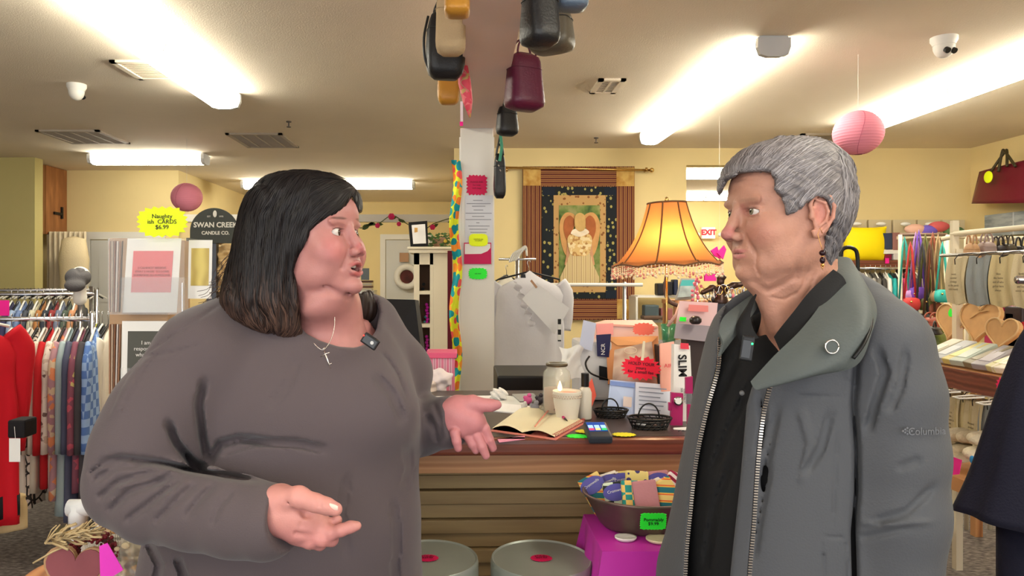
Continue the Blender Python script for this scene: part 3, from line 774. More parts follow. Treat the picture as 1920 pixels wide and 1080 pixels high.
    # curling ends
    G.fun(folds_fn([([(470, 560), (500, 600), (520, 640)], 9, .005), ([(430, 520), (455, 575), (470, 620)], 8, .005), ([(512, 540), (535, 590), (545, 630)], 7, .004), ([(540, 470), (538, 540), (548, 600)], 6, .006),
                    ([(600, 340), (540, 400), (520, 470), (500, 540)], 9, .004), ([(560, 335), (500, 400), (480, 500)], 9, .004), ([(640, 352), (590, 395), (556, 450)], 8, .003)], 1.4, 1.6), *BIG, .01, 'd')
    V, Q = G.mesh(0.0026)
    u, v = to_px(V); rs = np.random.RandomState(1)
    br = smooth_step((v-480)/130)*.5
    C = np.array(rgb((27, 22, 23)))*(1-br[:, None])+np.array(rgb((64, 46, 38)))*br[:, None]
    np_object('hair', V, Q, M_hair1, T, C)
    def flow(p):
        uu = VX+p.x*FPX/p.y; vv = VY-(p.z-EYE)*FPX/p.y
        if uu > 540 and vv < 455: return (-.62, -.1, -.5) if uu > 585 else (-.35, 0, -.9)
        if vv < 400: return (-.45+(uu-500)*.004, 0, -.7)
        if vv > 560: return (.35*math.sin(vv*.05+uu*.02)-.05, 0, -1)
        return (-.06, 0, -1)
    def keep(p):
        uu = np.array([VX+p.x*FPX/p.y]); vv = np.array([VY-(p.z-EYE)*FPX/p.y]); return poly_sd(uu, vv, poly)[0] > -2
    def colr(r, p):
        vv = VY-(p.z-EYE)*FPX/p.y; t = r.rand(); b = max(0, min(1, (vv-470)/130))*r.uniform(.2, 1)
        a = np.array(rgb((24, 20, 21)))*(.6+.7*t); return a*(1-b)+np.array(rgb((105, 78, 66)))*b
    strands('hair_strands', V, Q, flow, 2600, .13, .00075, colr, T, M_hair1, 2, keep=keep, region=lambda v: v[:, 1] < 1.52)
    # loose wisps at the back
    wsp = MB(); rnd = random.Random(4)
    for i in range(46):
        x0 = rnd.uniform(425, 470); y0 = rnd.uniform(470, 560); L = rnd.uniform(30, 80); cv = rnd.uniform(-14, 10)
        wsp.tube([tuple(x) for x in cr([Pn(x0, y0, 1.44), Pn(x0-L*.25+cv, y0+L*.5, 1.44), Pn(x0-L*.55, y0+L*.9, 1.43), Pn(x0-L*.75+cv*.6, y0+L, 1.42)], 4)], 0.0006, 3)
    wsp.build('loose_wisps', mat('brown_hair', (70, 50, 42), .45), T, smooth=True)
    # ---- top
    W = SDF()
    Z = 1.52
    W.loft(rowsecs([(545, 520, 668, Z, .04), (556, 470, 690, Z, .08), (575, 425, 706, Z, .11), (605, 385, 724, Z, .135), (650, 350, 748, Z, .16), (700, 328, 769, Z, .18), (760, 315, 784, Z, .195), (810, 308, 789, Z, .20), (850, 306, 787, Z, .197), (900, 300, 783, Z, .19),
                    (960, 290, 785, Z, .19), (1020, 276, 789, Z, .2), (1085, 266, 792, Z, .205), (1190, 262, 795, Z, .2)]), .03, n=2.2)
    W.ell(Pn(610, 775, 1.40), (.165, .085, .085), .09)                     # bust
    W.ell(Pn(560, 980, 1.42), (.20, .12, .13), .10)                       # belly
    W.chain([Pn(430, 625, 1.46), Pn(385, 670, 1.40), Pn(302, 775, 1.35), Pn(262, 850, 1.32), Pn(239, 905, 1.30)], [.075, .087, .083, .077, .070], .05)
    W.chain([Pn(238, 918, 1.30), Pn(290, 938, 1.275), Pn(370, 952, 1.24), Pn(440, 967, 1.215), Pn(497, 978, 1.195)], [.069, .071, .068, .065, .0635], .02)
    W.ell(Pn(560, 968, 1.165), (.049, .064, .063), .006, 's')
    W.chain([Pn(690, 610, 1.60), Pn(745, 700, 1.66), Pn(735, 805, 1.74)], [.07, .07, .068], .05)
    W.chain([Pn(735, 805, 1.74), Pn(790, 798, 1.63), Pn(838, 792, 1.545)], [.066, .060, .056], .03)
    W.ell(Pn(872, 785, 1.49), (.042, .055, .050), .006, 's')
    # neckline
    nl = [(552, 560), (556, 605), (575, 626), (600, 639), (635, 650), (665, 652), (688, 645), (706, 618), (712, 585), (700, 540), (560, 530)]
    W.fun(prism_fn(nl, 1.4, 1.56), Pn(500, 700, 1.2), Pn(760, 480, 1.8), .01, 's')
    W.chain([H.w(-1.5, 0, -4), Pn(608, 580, 1.50), Pn(622, 625, 1.52)], [0.078, 0.084, 0.085], .012, 's')
    fo = [([(310, 780), (330, 830), (362, 868), (392, 880)], 13, .014), ([(385, 700), (372, 760), (380, 820), (392, 872)], 12, .010), ([(388, 874), (412, 832), (450, 822), (520, 830)], 9, .012), ([(400, 850), (480, 828), (560, 832), (620, 845)], 20, .007),
          ([(172, 868), (230, 858), (300, 868), (370, 884), (430, 893), (500, 905)], 5.5, .012), ([(168, 905), (210, 880), (290, 872)], 6, .006), ([(178, 940), (220, 905), (300, 885)], 6, .006), ([(196, 965), (245, 920), (330, 893)], 6, .006),
          ([(225, 985), (290, 935), (345, 897)], 6, .006), ([(285, 985), (330, 940), (372, 902)], 6, .005), ([(345, 975), (375, 935), (405, 905)], 6, .0045), ([(395, 990), (410, 950), (440, 915)], 6, .0035), ([(165, 890), (190, 872), (240, 868)], 4, .006),
          ([(200, 885), (280, 876), (340, 884)], 6, -.005), ([(200, 925), (260, 897), (320, 884)], 6, -.004), ([(300, 940), (350, 897)], 7, -.003),
          ([(300, 640), (262, 690), (235, 735), (205, 800)], 14, -.003), ([(395, 640), (330, 660), (270, 668), (255, 690)], 3, .0025), ([(462, 552), (450, 566), (425, 580)], 3, .003), ([(430, 560), (330, 625), (262, 672)], 2.2, .0022),
          ([(700, 700), (735, 740), (760, 800)], 14, .004), ([(715, 655), (745, 700), (768, 760)], 3, .0025), ([(760, 830), (768, 880), (755, 925)], 12, .002), ([(275, 1010), (300, 1060), (290, 1100)], 10, .006), ([(330, 1040), (345, 1080), (340, 1120)], 16, .008),
          ([(735, 930), (745, 1000), (738, 1110)], 20, .0035), ([(560, 660), (540, 720), (500, 770)], 26, .002), ([(655, 880), (640, 960), (650, 1060)], 34, .0025), ([(798, 775), (815, 800), (822, 835)], 5, .005), ([(812, 750), (826, 790), (828, 830)], 4, .003)]
    W.fun(folds_fn(fo, 1.35, 1.62, 1.9), *BIG, .01, 'd')
    V, Q = W.mesh(0.0042); V = relax(V, Q, 1, .5)
    np_object('sweater', V, Q, M_sweater, T)
    # seams: cuff hem lines, shoulder seam
    tr = SDF(); 
    tr.loft([(.70, -.375, 1.52, .25, .17), (.6, -.375, 1.52, .24, .17), (.5, -.375, 1.52, .2, .14)], .03)
    for a, e in (((-.47, 1.52, .55), (-.47, 1.53, .1)), ((-.26, 1.54, .55), (-.26, 1.56, .1))): tr.cone(a, e, .12, .075, .05)
    V, Q = tr.mesh(0.01); np_object('trousers', V, Q, M_trouser, T)
    for x, y in ((-.45, 1.47), (-.24, 1.50)):
        s = SDF(); s.ell((x, y+.05, .055), (.05, .06, .055), .02); s.ell((x+.05, y-.05, .04), (.06, .11, .04), .04); s.fun(lambda q: -q[:, 2], *BIG, .004, 's') if False else None
        V, Q = s.mesh(.006); V[:, 2] = np.maximum(V[:, 2], 0.0); np_object('shoe', V, Q, M_shoe, T)
    # necklace and cross pendant
    ch = MB(); pts = [Pn(627, 590, 1.388), Pn(627, 612, 1.378), Pn(622, 632, 1.366), Pn(614, 648, 1.350), Pn(606, 656, 1.343), Pn(597, 652, 1.345), Pn(588, 643, 1.352)]
    ch.tube([tuple(x) for x in cr(pts, 5)], 0.0008, 6); ch.build('necklace_chain', M_silver, T, smooth=True)
    cp = MB(); cp.tube([P(607, 657, 1.335), P(614, 675, 1.332), P(620, 691, 1.329)], [.0016, .0013, .001], 6).tube([P(601, 669, 1.333), P(612, 663, 1.333), P(618, 661, 1.333)], [.0008, .0013, .0008], 6).tube([P(605, 655, 1.335), P(609, 652, 1.337)], .0012, 6).tube([P(615, 684, 1.331), P(622, 681, 1.331)], .0009, 6)
    cp.build('cross_pendant', M_silver, T, smooth=True)
    # ring
    rg = MB(); c0 = Vector(Pn(586, 1013, 1.180)); ax = Vector((.9, 0, -.35)).normalized(); u_ = ax.orthogonal().normalized(); v_ = ax.cross(u_)
    rg.tube([c0+(u_*math.cos(a)+v_*math.sin(a))*.0128 for a in [2*math.pi*i/24 for i in range(25)]], .0013, 6); rg.ball(c0+Vector((-.004, -.003, -.0135)), .0026, 6)
    rg.build('ring', M_silver, T, smooth=True)
    # wireless microphone clip
    F = frame(P(694, 640, 1.355), (.85, -.2, -.55), (.5, 0, .85))
    mc = thing_part('microphone_clip', T)
    MB().box(-.0165, .0165, -.004, .006, -.0105, .0105, F).build('clip_body', M_black, mc, bevel=.0025)
    MB().box(-.013, .0145, -.0052, -.004, -.0075, .0075, F).build('face_plate', mat('mic_plate', (50, 52, 56), .3), mc, bevel=.0008)
    MB().tube([F @ Vector((.006, -.0053, .0005)), F @ Vector((.006, -.006, .0005))], .0034, 16).build('emblem', mat('mic_mark', (190, 190, 190), .4), mc)
    MB().ball(F @ Vector((-.0155, -.004, .003)), .0014, 6).build('red_indicator', mat('red_led', (255, 40, 40), .4, emit=(255, 40, 30), es=4), mc)
    return T
def thing_part(name, parent):
    o = bpy.data.objects.new(name, None); COL.objects.link(o); o.empty_display_size = .02; o.location = parent.location
    adopt(o, parent); return o
def thing_part(name, parent):
    o = bpy.data.objects.new(name, None); COL.objects.link(o); o.empty_display_size = .02
    o.parent = parent; o.matrix_parent_inverse = WM(parent).inverted(); return o
import time as _t; _t0 = _t.time()
woman_left(); print('woman left', _t.time()-_t0)

# ---------------------------------------------------------------- grey-haired woman (right)
def woman_right():
    T = thing('person', 'older woman with short grey hair in an open slate-grey jacket over black, facing left', 'person', (0.6, 1.3, 0))
    H = Head(P(1470, 397, 1.22), math.radians(10.5), -1, math.radians(-3), 1.0)
    S_ = SDF(); base_head(S_, H, age=True, brow=.4, lip=.66, nose=.1, slit=.46)
    # near ear
    for y, dy in ((1, 0),(-1, 0)):
        H.ell(S_, (-1.2, 7.75*y, -1.3), (1.7, .5, 3.0), .5)
        H.ell(S_, (-.7, 8.45*y, -1.0), (1.15, .55, 1.9), .3, 's')
        ro = [(.5, -1.0), (.75, .4), (.3, 1.5), (-.9, 2.1), (-2.3, 1.5), (-2.9, 0), (-2.6, -1.8), (-1.7, -3.2), (-.6, -4.3), (.2, -4.5), (.5, -3.8)]
        pts = [(x, (8.0-x*.22)*y, z) for x, z in ro]
        for a, b in zip(pts[:-1], pts[1:]): H.cone(S_, a, b, .3, .3, .25)
        H.ell(S_, (-.3, 7.9*y, -4.1), (.75, .38, .9), .3)
        H.ell(S_, (.55, 7.75*y, -1.4), (.45, .45, .6), .3)
        an = [(-.3, 1.1), (-1.5, .6), (-1.9, -.8), (-1.4, -2.3), (-.5, -3.0)]
        pts = [(x, (8.1-x*.2)*y, z) for x, z in an]
        for a, b in zip(pts[:-1], pts[1:]): H.cone(S_, a, b, .22, .22, .3)
    # jowls, under-chin, neck
    H.ell(S_, (5.6, 3.2, -8.6), (1.9, 1.5, 1.7), 1.6); H.ell(S_, (5.6, -3.2, -8.6), (1.9, 1.5, 1.7), 1.6)
    H.ell(S_, (3.0, 0, -11.2), (4.0, 3.6, 1.7), 2.0)
    S_.chain([H.w(-2.5, 0, -5), Pn(1496, 540, 1.245), Pn(1490, 640, 1.27)], [.062, .057, .056], .025)
    H.cone(S_, (5, 0, -12), (1.5, 0, -19), 1.6, 2.4, 2.5)
    S_.ell(Pn(1478, 672, 1.27), (.055, .09, .055), .03)
    # wrinkles
    S_.fun(folds_fn([([(1420, 470), (1417, 500), (1426, 520)], 3, .0022), ([(1440, 500), (1436, 515), (1430, 524)], 2, .0015), ([(1368, 377), (1358, 372)], 2, .001), ([(1396, 405), (1410, 410), (1424, 402)], 3, .0018), ([(1425, 388), (1438, 384)], 1.5, .001), ([(1425, 395), (1440, 398)], 1.5, .001),
                     ([(1518, 500), (1505, 535), (1488, 560)], 3, .0022), ([(1530, 505), (1520, 540), (1500, 570)], 3, .0022), ([(1540, 515), (1532, 545), (1512, 575)], 3, .002), ([(1400, 520), (1440, 545), (1490, 520), (1500, 480)], 7, .003), ([(1437, 555), (1470, 562), (1500, 545)], 3, .0018), ([(1370, 352), (1400, 347), (1430, 350)], 2, .0009), ([(1372, 340), (1400, 335), (1432, 339)], 2, .0008)], 1.2, 1.27), *BIG, .01, 'd')
    V, Q = S_.mesh(0.0017); V = relax(V, Q, 1, .35)
    base = (188, 138, 118)
    C = tones(H, V, base, [((6.5, 4.0, -3.5), (3, 2.6, 2.6), (188, 126, 110), .6), ((10.8, 0, -3.4), (1.6, 1.6, 1.6), (186, 112, 112), .65), ((8.9, 0, -6.3), (1.2, 2.3, .4), (190, 118, 118), .8), ((8.9, 0, -7.15), (1.2, 2.1, .42), (192, 120, 118), .8),
        ((8.9, 0, -6.68), (1.1, 1.6, .12), (80, 30, 30), .9), ((8.4, 3.1, .6), (1.4, 1.8, .25), (110, 72, 64), .85), ((8.4, -3.1, .6), (1.4, 1.8, .25), (110, 72, 64), .85), ((8.2, 3.2, 1.2), (1.4, 1.7, .5), (168, 116, 102), .5), ((8.2, 3.1, -.5), (1.2, 1.5, .2), (160, 100, 92), .6), ((8.2, -3.1, -.5), (1.2, 1.5, .2), (160, 100, 92), .6),
        ((8.6, 3.0, 2.0), (1.2, 1.9, .3), (150, 118, 100), .35), ((8.6, 1.6, .4), (.9, .7, 1.2), (170, 104, 96), .5), ((-.7, 8.1, -1.0), (1.0, .8, 1.6), (190, 112, 104), .6), ((-1.2, 8.6, -1), (2.4, 1.2, 4), (196, 134, 120), .4)])
    parts = [(V, Q, C)]
    b = SDF()
    b.loft(rowsecs([(640, 1420, 1620, 1.32, .07), (720, 1370, 1660, 1.32, .13), (1000, 1340, 1660, 1.32, .14), (1150, 1340, 1650, 1.32, .14)]), .03)
    for x, y in ((.55, 1.22), (.56, 1.42)): b.cone((x, y, .85), (x, y, .08), .075, .04, .04)
    for dz in (-.13, .18): b.chain([Pn(1640, 640, 1.31+dz), Pn(1690, 900, 1.31+dz), (Pn(1690, 1150, 1.31+dz))], [.05, .04, .03], .03)
    V, Q = b.mesh(.008); parts.append((V, Q, np.tile(np.array(rgb(base)), (len(V), 1))))
    for cx, cy in ((Pn(1690, 1150, 1.18)[0], 1.18), (Pn(1690, 1150, 1.49)[0], 1.49)):     # hands hang below the sleeves, out of frame
        z0 = .80; h = SDF(); h.ell((cx, cy, z0-.03), (.038, .018, .05), .01)
        for i in range(4):
            x = cx-.03+.02*i; L = (.065, .075, .07, .055)[i]; h.chain([(x, cy, z0-.06), (x-.006, cy, z0-.06-L*.5), (x-.02, cy, z0-.06-L)], [.0095, .0085, .007], .004)
        h.chain([(cx-.03, cy, z0-.01), (cx-.05, cy-.005, z0-.045), (cx-.055, cy-.005, z0-.08)], [.013, .010, .008], .01)
        h.cone((cx, cy, z0+.08), (cx, cy, z0-.02), .028, .028, .01)
        V, Q = h.mesh(.004); parts.append((V, Q, np.tile(np.array(rgb(base)), (len(V), 1))))
    V, Q, C = join_np(parts); np_object('body', V, Q, M_skin2, T, C)
    for y in (-1, 1): eyeball(H, y, (-1, -.22, .02), (112, 104, 84), T)
    # earring
    e0 = H.w(-.5, 8.5, -4.6); er = thing_part('earring', T); X, Y_, Z_ = e0
    M_gold = mat('gold_wire', (212, 160, 92), .3, 1.0)
    MB().tube([(X+.001, Y_-.001, Z_+.004), (X-.004, Y_-.003, Z_+.012), (X-.007, Y_-.002, Z_+.002), (X-.002, Y_-.003, Z_-.016), (X, Y_-.003, Z_-.024)], .0006, 6).build('ear_wire', M_gold, er, smooth=True)
    zz = Z_-.027
    MB().ball((X, Y_-.003, zz), (.0052, .0052, .0045), 8).ball((X, Y_-.003, zz-.0115), (.0042, .0042, .0055), 8).build('dark_beads', mat('dark_bead', (36, 12, 22), .1), er, smooth=True)
    MB().ball((X, Y_-.003, zz-.0055), (.0022, .0022, .0015), 6).ball((X, Y_-.003, zz-.019), (.0028, .0028, .003), 6).tube([(X-.003, Y_-.003, zz-.019), (X, Y_-.003, zz-.026), (X+.003, Y_-.003, zz-.019)], .0008, 5).build('gold_drop', M_gold, er, smooth=True)
    # hair
    G = SDF()
    H.loft(G, [(12.3, .5, -3, 1.5), (11.7, 4.2, -6.4, 4.6), (10.2, 7.2, -9.0, 6.6), (8.0, 9.4, -10.8, 8.0), (5.5, 10.5, -11.6, 8.6), (3.0, 10.4, -11.9, 8.8), (0.5, 9.6, -11.7, 8.7), (-2, 8.8, -11.0, 8.3), (-4.5, 8.5, -9.6, 7.6), (-7, 4, -8.0, 6.4), (-8.8, 1, -7.4, 5.2), (-10.2, 0, -6.9, 4.2)], 1.0)
    poly = [(1310, 620), (1310, 372), (1350, 366), (1354, 352), (1364, 336), (1385, 325), (1420, 320), (1446, 322), (1454, 336), (1452, 350), (1474, 382), (1474, 404), (1500, 390), (1518, 374), (1532, 366), (1548, 370), (1558, 388), (1560, 420), (1550, 440), (1544, 462), (1550, 492), (1550, 620)]
    G.fun(prism_fn(poly, 1.2), Pn(1300, 640, 1.0), Pn(1570, 310, 1.5), .005, 's')
    rn = np.random.RandomState(8); fr = [(rn.uniform(60, 260), rn.uniform(0, 6.28), rn.uniform(.5, 1.1)) for _ in range(12)]
    def groove(q):
        l = H.loc(q); a = (l[:, 2]*.75-l[:, 0]*.62)*.01; d = np.zeros(len(q))
        a = a+0.002*np.sin(l[:, 0]*.9+l[:, 2]*.7)
        for f, ph, sk in fr: d += np.sin(a*f*3.0+ph+l[:, 0]*.25*sk)
        return d*.00038
    G.fun(groove, *BIG, .01, 'd')
    V, Q = G.mesh(.0022)
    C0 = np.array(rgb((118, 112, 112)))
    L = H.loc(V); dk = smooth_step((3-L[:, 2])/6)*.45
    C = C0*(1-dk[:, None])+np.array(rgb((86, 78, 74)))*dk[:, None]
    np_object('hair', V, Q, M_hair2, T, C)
    R = H.R; Cw = Vector(H.w(-5, 1, 10))
    def flow(p):
        uu = VX+p.x*FPX/p.y; vv = VY-(p.z-EYE)*FPX/p.y
        lx, ly, lz = H.loc(np.array([p]))[0]
        if lx > -5: d = np.array([.8-.09*max(0, 3-lz), .25, -.30-.06*max(0, 8-lz)])
        else: d = np.array([.15, 0, -1])
        return Vector(d@R)
    def keep(p):
        uu = np.array([VX+p.x*FPX/p.y]); vv = np.array([VY-(p.z-EYE)*FPX/p.y]); return poly_sd(uu, vv, poly)[0] > -5
    def colr(r, p):
        t = r.rand(); lz = H.loc(np.array([p]))[0][2]
        a = np.array(rgb((98, 92, 93))) if t < .25 else (np.array(rgb((150, 145, 147))) if t > .72 else np.array(rgb((124, 119, 121))))
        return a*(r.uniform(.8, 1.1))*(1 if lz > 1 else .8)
    strands('hair_strands', V, Q, flow, 3600, .062, .00058, colr, T, M_hair2, 3, step=.005, lift=.0008, keep=keep, wob=.10, region=lambda v: v[:, 1] < 1.27)
    # ---- black polo
    B = SDF(); Zb = 1.31
    B.loft(rowsecs([(585, 1430, 1590, Zb, .05), (612, 1385, 1630, Zb, .09), (650, 1362, 1660, Zb, .12), (720, 1338, 1675, Zb, .145), (800, 1322, 1680, Zb, .155), (900, 1305, 1680, Zb, .16), (1000, 1292, 1680, Zb, .165), (1100, 1285, 1680, Zb, .165), (1200, 1290, 1680, Zb, .16)]), .03, n=2.2)
    nk = [(1405, 560), (1413, 610), (1418, 632), (1436, 627), (1458, 622), (1485, 592), (1515, 560), (1560, 520), (1540, 480), (1400, 480)]
    B.fun(prism_fn(nk, 1.2, 1.33), *BIG, .004, 's')
    B.chain([H.w(-2.5, 0, -5), Pn(1496, 540, 1.26), Pn(1492, 585, 1.27)], [.064, .060, .058], .01, 's')
    B.fun(folds_fn([([(1395, 640), (1380, 680), (1340, 760)], 12, .006), ([(1420, 700), (1370, 800), (1330, 900)], 14, .006), ([(1380, 850), (1340, 960), (1320, 1080)], 12, .006), ([(1400, 655), (1390, 700), (1388, 760), (1380, 860)], 2.5, .0022)], 1.2, 1.3), *BIG, .01, 'd')
    V, Q = B.mesh(.004); V = relax(V, Q, 1, .5); np_object('polo_shirt', V, Q, M_blackknit, T)
    def sheet(name, rows, th, m, parent, n=8, smooth=True):
        """thick cloth sheet through rows of (px, py, Z) control points"""
        R_ = [cr([Pn(*p) for p in r], n) for r in rows]; k = len(R_[0])
        cols = [cr([R_[i][j] for i in range(len(R_))], n) for j in range(k)]
        A = np.array(cols); du = np.gradient(A, axis=0); dv = np.gradient(A, axis=1); N = np.cross(du, dv); N /= np.linalg.norm(N, axis=2)[:, :, None]+1e-9
        a, b_ = A-N*th/2, A+N*th/2; mb = MB(); m_, n_ = A.shape[:2]
        mb.grid([[tuple(p) for p in r] for r in a]); mb.grid([[tuple(p) for p in r] for r in b_][::-1])
        lp = [(i, 0) for i in range(m_)]+[(m_-1, j) for j in range(1, n_)]+[(i, n_-1) for i in range(m_-2, -1, -1)]+[(0, j) for j in range(n_-2, 0, -1)]
        mb.grid([[tuple(a[i, j]) for i, j in lp], [tuple(b_[i, j]) for i, j in lp]], closed_v=True)
        o = mb.build(name, m, parent); me = o.data; bm = bmesh.new(); bm.from_mesh(me); bmesh.ops.remove_doubles(bm, verts=bm.verts, dist=1e-5); bm.to_mesh(me); bm.free()
        me.shade_smooth(); me.set_sharp_from_angle(angle=1.0); return o
    # polo collar: near leaf and far leaf
    sheet('polo_collar', [[(1562, 506, 1.17), (1520, 545, 1.155), (1488, 585, 1.15), (1462, 618, 1.155), (1452, 632, 1.16)], [(1580, 520, 1.16), (1545, 575, 1.135), (1520, 610, 1.13), (1490, 640, 1.13), (1462, 655, 1.145)], [(1590, 545, 1.16), (1570, 600, 1.135), (1545, 640, 1.125), (1505, 668, 1.12), (1470, 670, 1.14)]], .003, M_blackknit, T)
    sheet('polo_collar', [[(1418, 552, 1.20), (1407, 590, 1.175), (1412, 618, 1.165), (1422, 634, 1.162)], [(1410, 560, 1.20), (1395, 596, 1.175), (1392, 622, 1.16), (1402, 640, 1.155)], [(1404, 570, 1.20), (1384, 604, 1.18), (1382, 625, 1.165), (1390, 645, 1.16)]], .003, M_blackknit, T)
    MB().ball(P(1391, 737, 1.135), (.0042, .003, .0042), 8).build('button', mat('button', (90, 90, 92), .15), T, smooth=True)
    # ---- jacket
    J = SDF(); Zj = 1.31
    J.loft(rowsecs([(500, 1520, 1595, 1.30, .03), (530, 1440, 1625, Zj, .08), (560, 1385, 1655, Zj, .12), (600, 1350, 1690, Zj, .15), (650, 1334, 1705, Zj, .168), (720, 1318, 1712, Zj, .178), (800, 1302, 1716, Zj, .182), (850, 1293, 1716, Zj, .184), (900, 1283, 1716, Zj, .186), (960, 1272, 1718, Zj, .188), (1020, 1258, 1720, Zj, .19), (1090, 1240, 1722, Zj, .195), (1180, 1236, 1724, Zj, .195)]), .03, n=2.3)
    J.loft(rowsecs([(480, 1525, 1590, 1.30, .02), (530, 1450, 1610, Zb, .06), (600, 1372, 1660, Zb, .128), (650, 1350, 1680, Zb, .146), (800, 1316, 1695, Zb, .163), (900, 1298, 1695, Zb, .168), (1000, 1284, 1695, Zb, .172), (1100, 1276, 1695, Zb, .172), (1250, 1276, 1695, Zb, .172)]), .004, 's', n=2.3)
    op = [(1380, 520), (1352, 600), (1349, 630), (1343, 690), (1325, 760), (1310, 830), (1300, 890), (1292, 960), (1286, 1030), (1282, 1110), (1282, 1300), (1360, 1300), (1366, 1110), (1374, 1030), (1386, 920), (1394, 830), (1400, 760), (1410, 725), (1440, 695), (1500, 660), (1560, 600), (1592, 540), (1580, 460), (1400, 460)]
    J.fun(prism_fn(op, 1.2, 1.36), *BIG, .004, 's')
    J.chain([Pn(1600, 600, 1.25), Pn(1640, 652, 1.19), Pn(1664, 740, 1.175), Pn(1672, 850, 1.17), Pn(1674, 960, 1.165), Pn(1672, 1120, 1.16)], [.072, .080, .078, .077, .076, .070], .025)
    J.chain([Pn(1600, 600, 1.40), Pn(1640, 660, 1.46), Pn(1660, 850, 1.49), Pn(1660, 1200, 1.49)], [.07, .075, .07, .065], .03)
    fo = [([(1640, 600), (1605, 680), (1600, 760), (1606, 840), (1606, 920), (1600, 1000), (1605, 1180), (1605, 1300)], 6, .009), ([(1600, 1010), (1660, 1000), (1720, 985)], 6, .003), ([(1760, 900), (1700, 960), (1620, 985)], 9, .004),
          ([(1640, 640), (1660, 700), (1640, 760), (1625, 820)], 12, .006), ([(1700, 640), (1690, 720), (1665, 780)], 14, .004), ([(1425, 720), (1432, 800), (1420, 860)], 9, .005), ([(1460, 750), (1440, 850), (1420, 930)], 10, .004), ([(1445, 860), (1425, 960), (1410, 1060)], 9, .004), ([(1560, 760), (1540, 840), (1500, 900)], 14, .004),
          ([(1500, 760), (1520, 830), (1500, 920)], 14, -.003), ([(1570, 800), (1566, 900), (1560, 1000)], 2, .003), ([(1452, 735), (1520, 742), (1612, 748)], 1.6, .0025), ([(1570, 712), (1600, 716), (1615, 718)], 1.6, .0022),
          ([(1540, 1008), (1545, 1060), (1548, 1100)], 1.8, .003), ([(1540, 1008), (1585, 1008)], 1.8, .003), ([(1585, 1008), (1590, 1060), (1590, 1100)], 1.8, .003), ([(1600, 980), (1680, 984), (1760, 976)], 5, -.003), ([(1680, 880), (1730, 860)], 10, .003)]
    J.fun(folds_fn(fo, 1.2, 1.30, 1.5), *BIG, .01, 'd')
    V, Q = J.mesh(.0034); V = relax(V, Q, 1, .5); np_object('jacket', V, Q, M_jacket, T)
    # folded-out collar flap with its snap ring
    sheet('collar_flap', [[(1548, 486, 1.25), (1562, 520, 1.185), (1540, 570, 1.14), (1500, 622, 1.115), (1452, 668, 1.105), (1408, 716, 1.11)],
                          [(1570, 483, 1.26), (1592, 528, 1.165), (1582, 590, 1.105), (1540, 640, 1.085), (1480, 690, 1.085), (1413, 726, 1.105)],
                          [(1592, 486, 1.26), (1622, 545, 1.15), (1618, 605, 1.085), (1580, 668, 1.07), (1505, 705, 1.075), (1420, 730, 1.102)],
                          [(1600, 500, 1.25), (1640, 570, 1.14), (1632, 625, 1.085), (1604, 684, 1.078), (1530, 702, 1.078), (1436, 724, 1.10)]], .004, M_lining, T)
    sheet('collar_flap', [[(1424, 545, 1.26), (1390, 568, 1.23), (1356, 596, 1.19), (1347, 625, 1.165)], [(1428, 552, 1.25), (1402, 580, 1.215), (1376, 608, 1.18), (1354, 645, 1.155)], [(1424, 566, 1.245), (1408, 592, 1.215), (1384, 622, 1.18), (1348, 668, 1.155)]], .004, M_lining, T)
    MB().tube([tuple(v) for v in cr([Pn(1624, 560, 1.135), Pn(1634, 600, 1.098), Pn(1622, 640, 1.070), Pn(1600, 672, 1.066)], 6)], .0028, 6).build('flap_zip', M_black, T, smooth=True)
    rg = MB(); c0 = P(1558, 650, 1.069)
    rg.tube([c0+Vector((math.cos(a)*.0098, -.003+.0035*math.cos(a)*0, math.sin(a)*.0098)) for a in [2*math.pi*i/28 for i in range(29)]], .0013, 8)
    rg.build('snap_ring', M_silver, T, smooth=True); MB().tube([c0+Vector((0, -.0035, 0)), c0+Vector((0, .004, 0))], .0085, 24).build('snap_disc', M_lining, T)
    # zip: two runs of metal teeth
    def zipp(pts, ymin_off, wd):
        pp = cr([Pn(*p) for p in pts], 12); tp = MB(); te = MB(); acc = 0
        tp.tube([tuple(p) for p in pp], wd*.9, 6, flat=.4)
        L = [0]
        for a, b_ in zip(pp[:-1], pp[1:]): L.append(L[-1]+np.linalg.norm(b_-a))
        n = int(L[-1]/.0042)
        for i in range(n):
            s = i*.0042; j = min(len(pp)-2, np.searchsorted(L, s, side='right')-1); t = (s-L[j])/(L[j+1]-L[j]+1e-9); p = Vector(pp[j]*(1-t)+pp[j+1]*t)
            d = Vector(pp[j+1]-pp[j]).normalized(); M = frame(p+Vector((0, -.0015, 0)), d.cross(Vector((0, 1, 0))), d)
            te.box(-.0030, .0030, -.0012, .0012, -.0011, .0011, M)
        tp.build('zip_tape', mat('zip_tape', (38, 38, 42), .8), T); te.build('zip_teeth', M_silver, T)
    zipp([(1446, 716, 1.100), (1432, 770, 1.112), (1424, 830, 1.112), (1418, 900, 1.112), (1413, 980, 1.112), (1406, 1060, 1.112), (1402, 1130, 1.112)], 0, .004)
    zipp([(1349, 634, 1.165), (1346, 690, 1.185), (1327, 760, 1.19), (1311, 830, 1.195), (1301, 890, 1.20), (1294, 960, 1.20), (1287, 1030, 1.20), (1283, 1110, 1.20)], 0, .0022)
    # faint sleeve emblem
    M_em = mat('sleeve_thread', (104, 106, 111), .6); em = thing_part('sleeve_emblem', T)
    dm = MB()
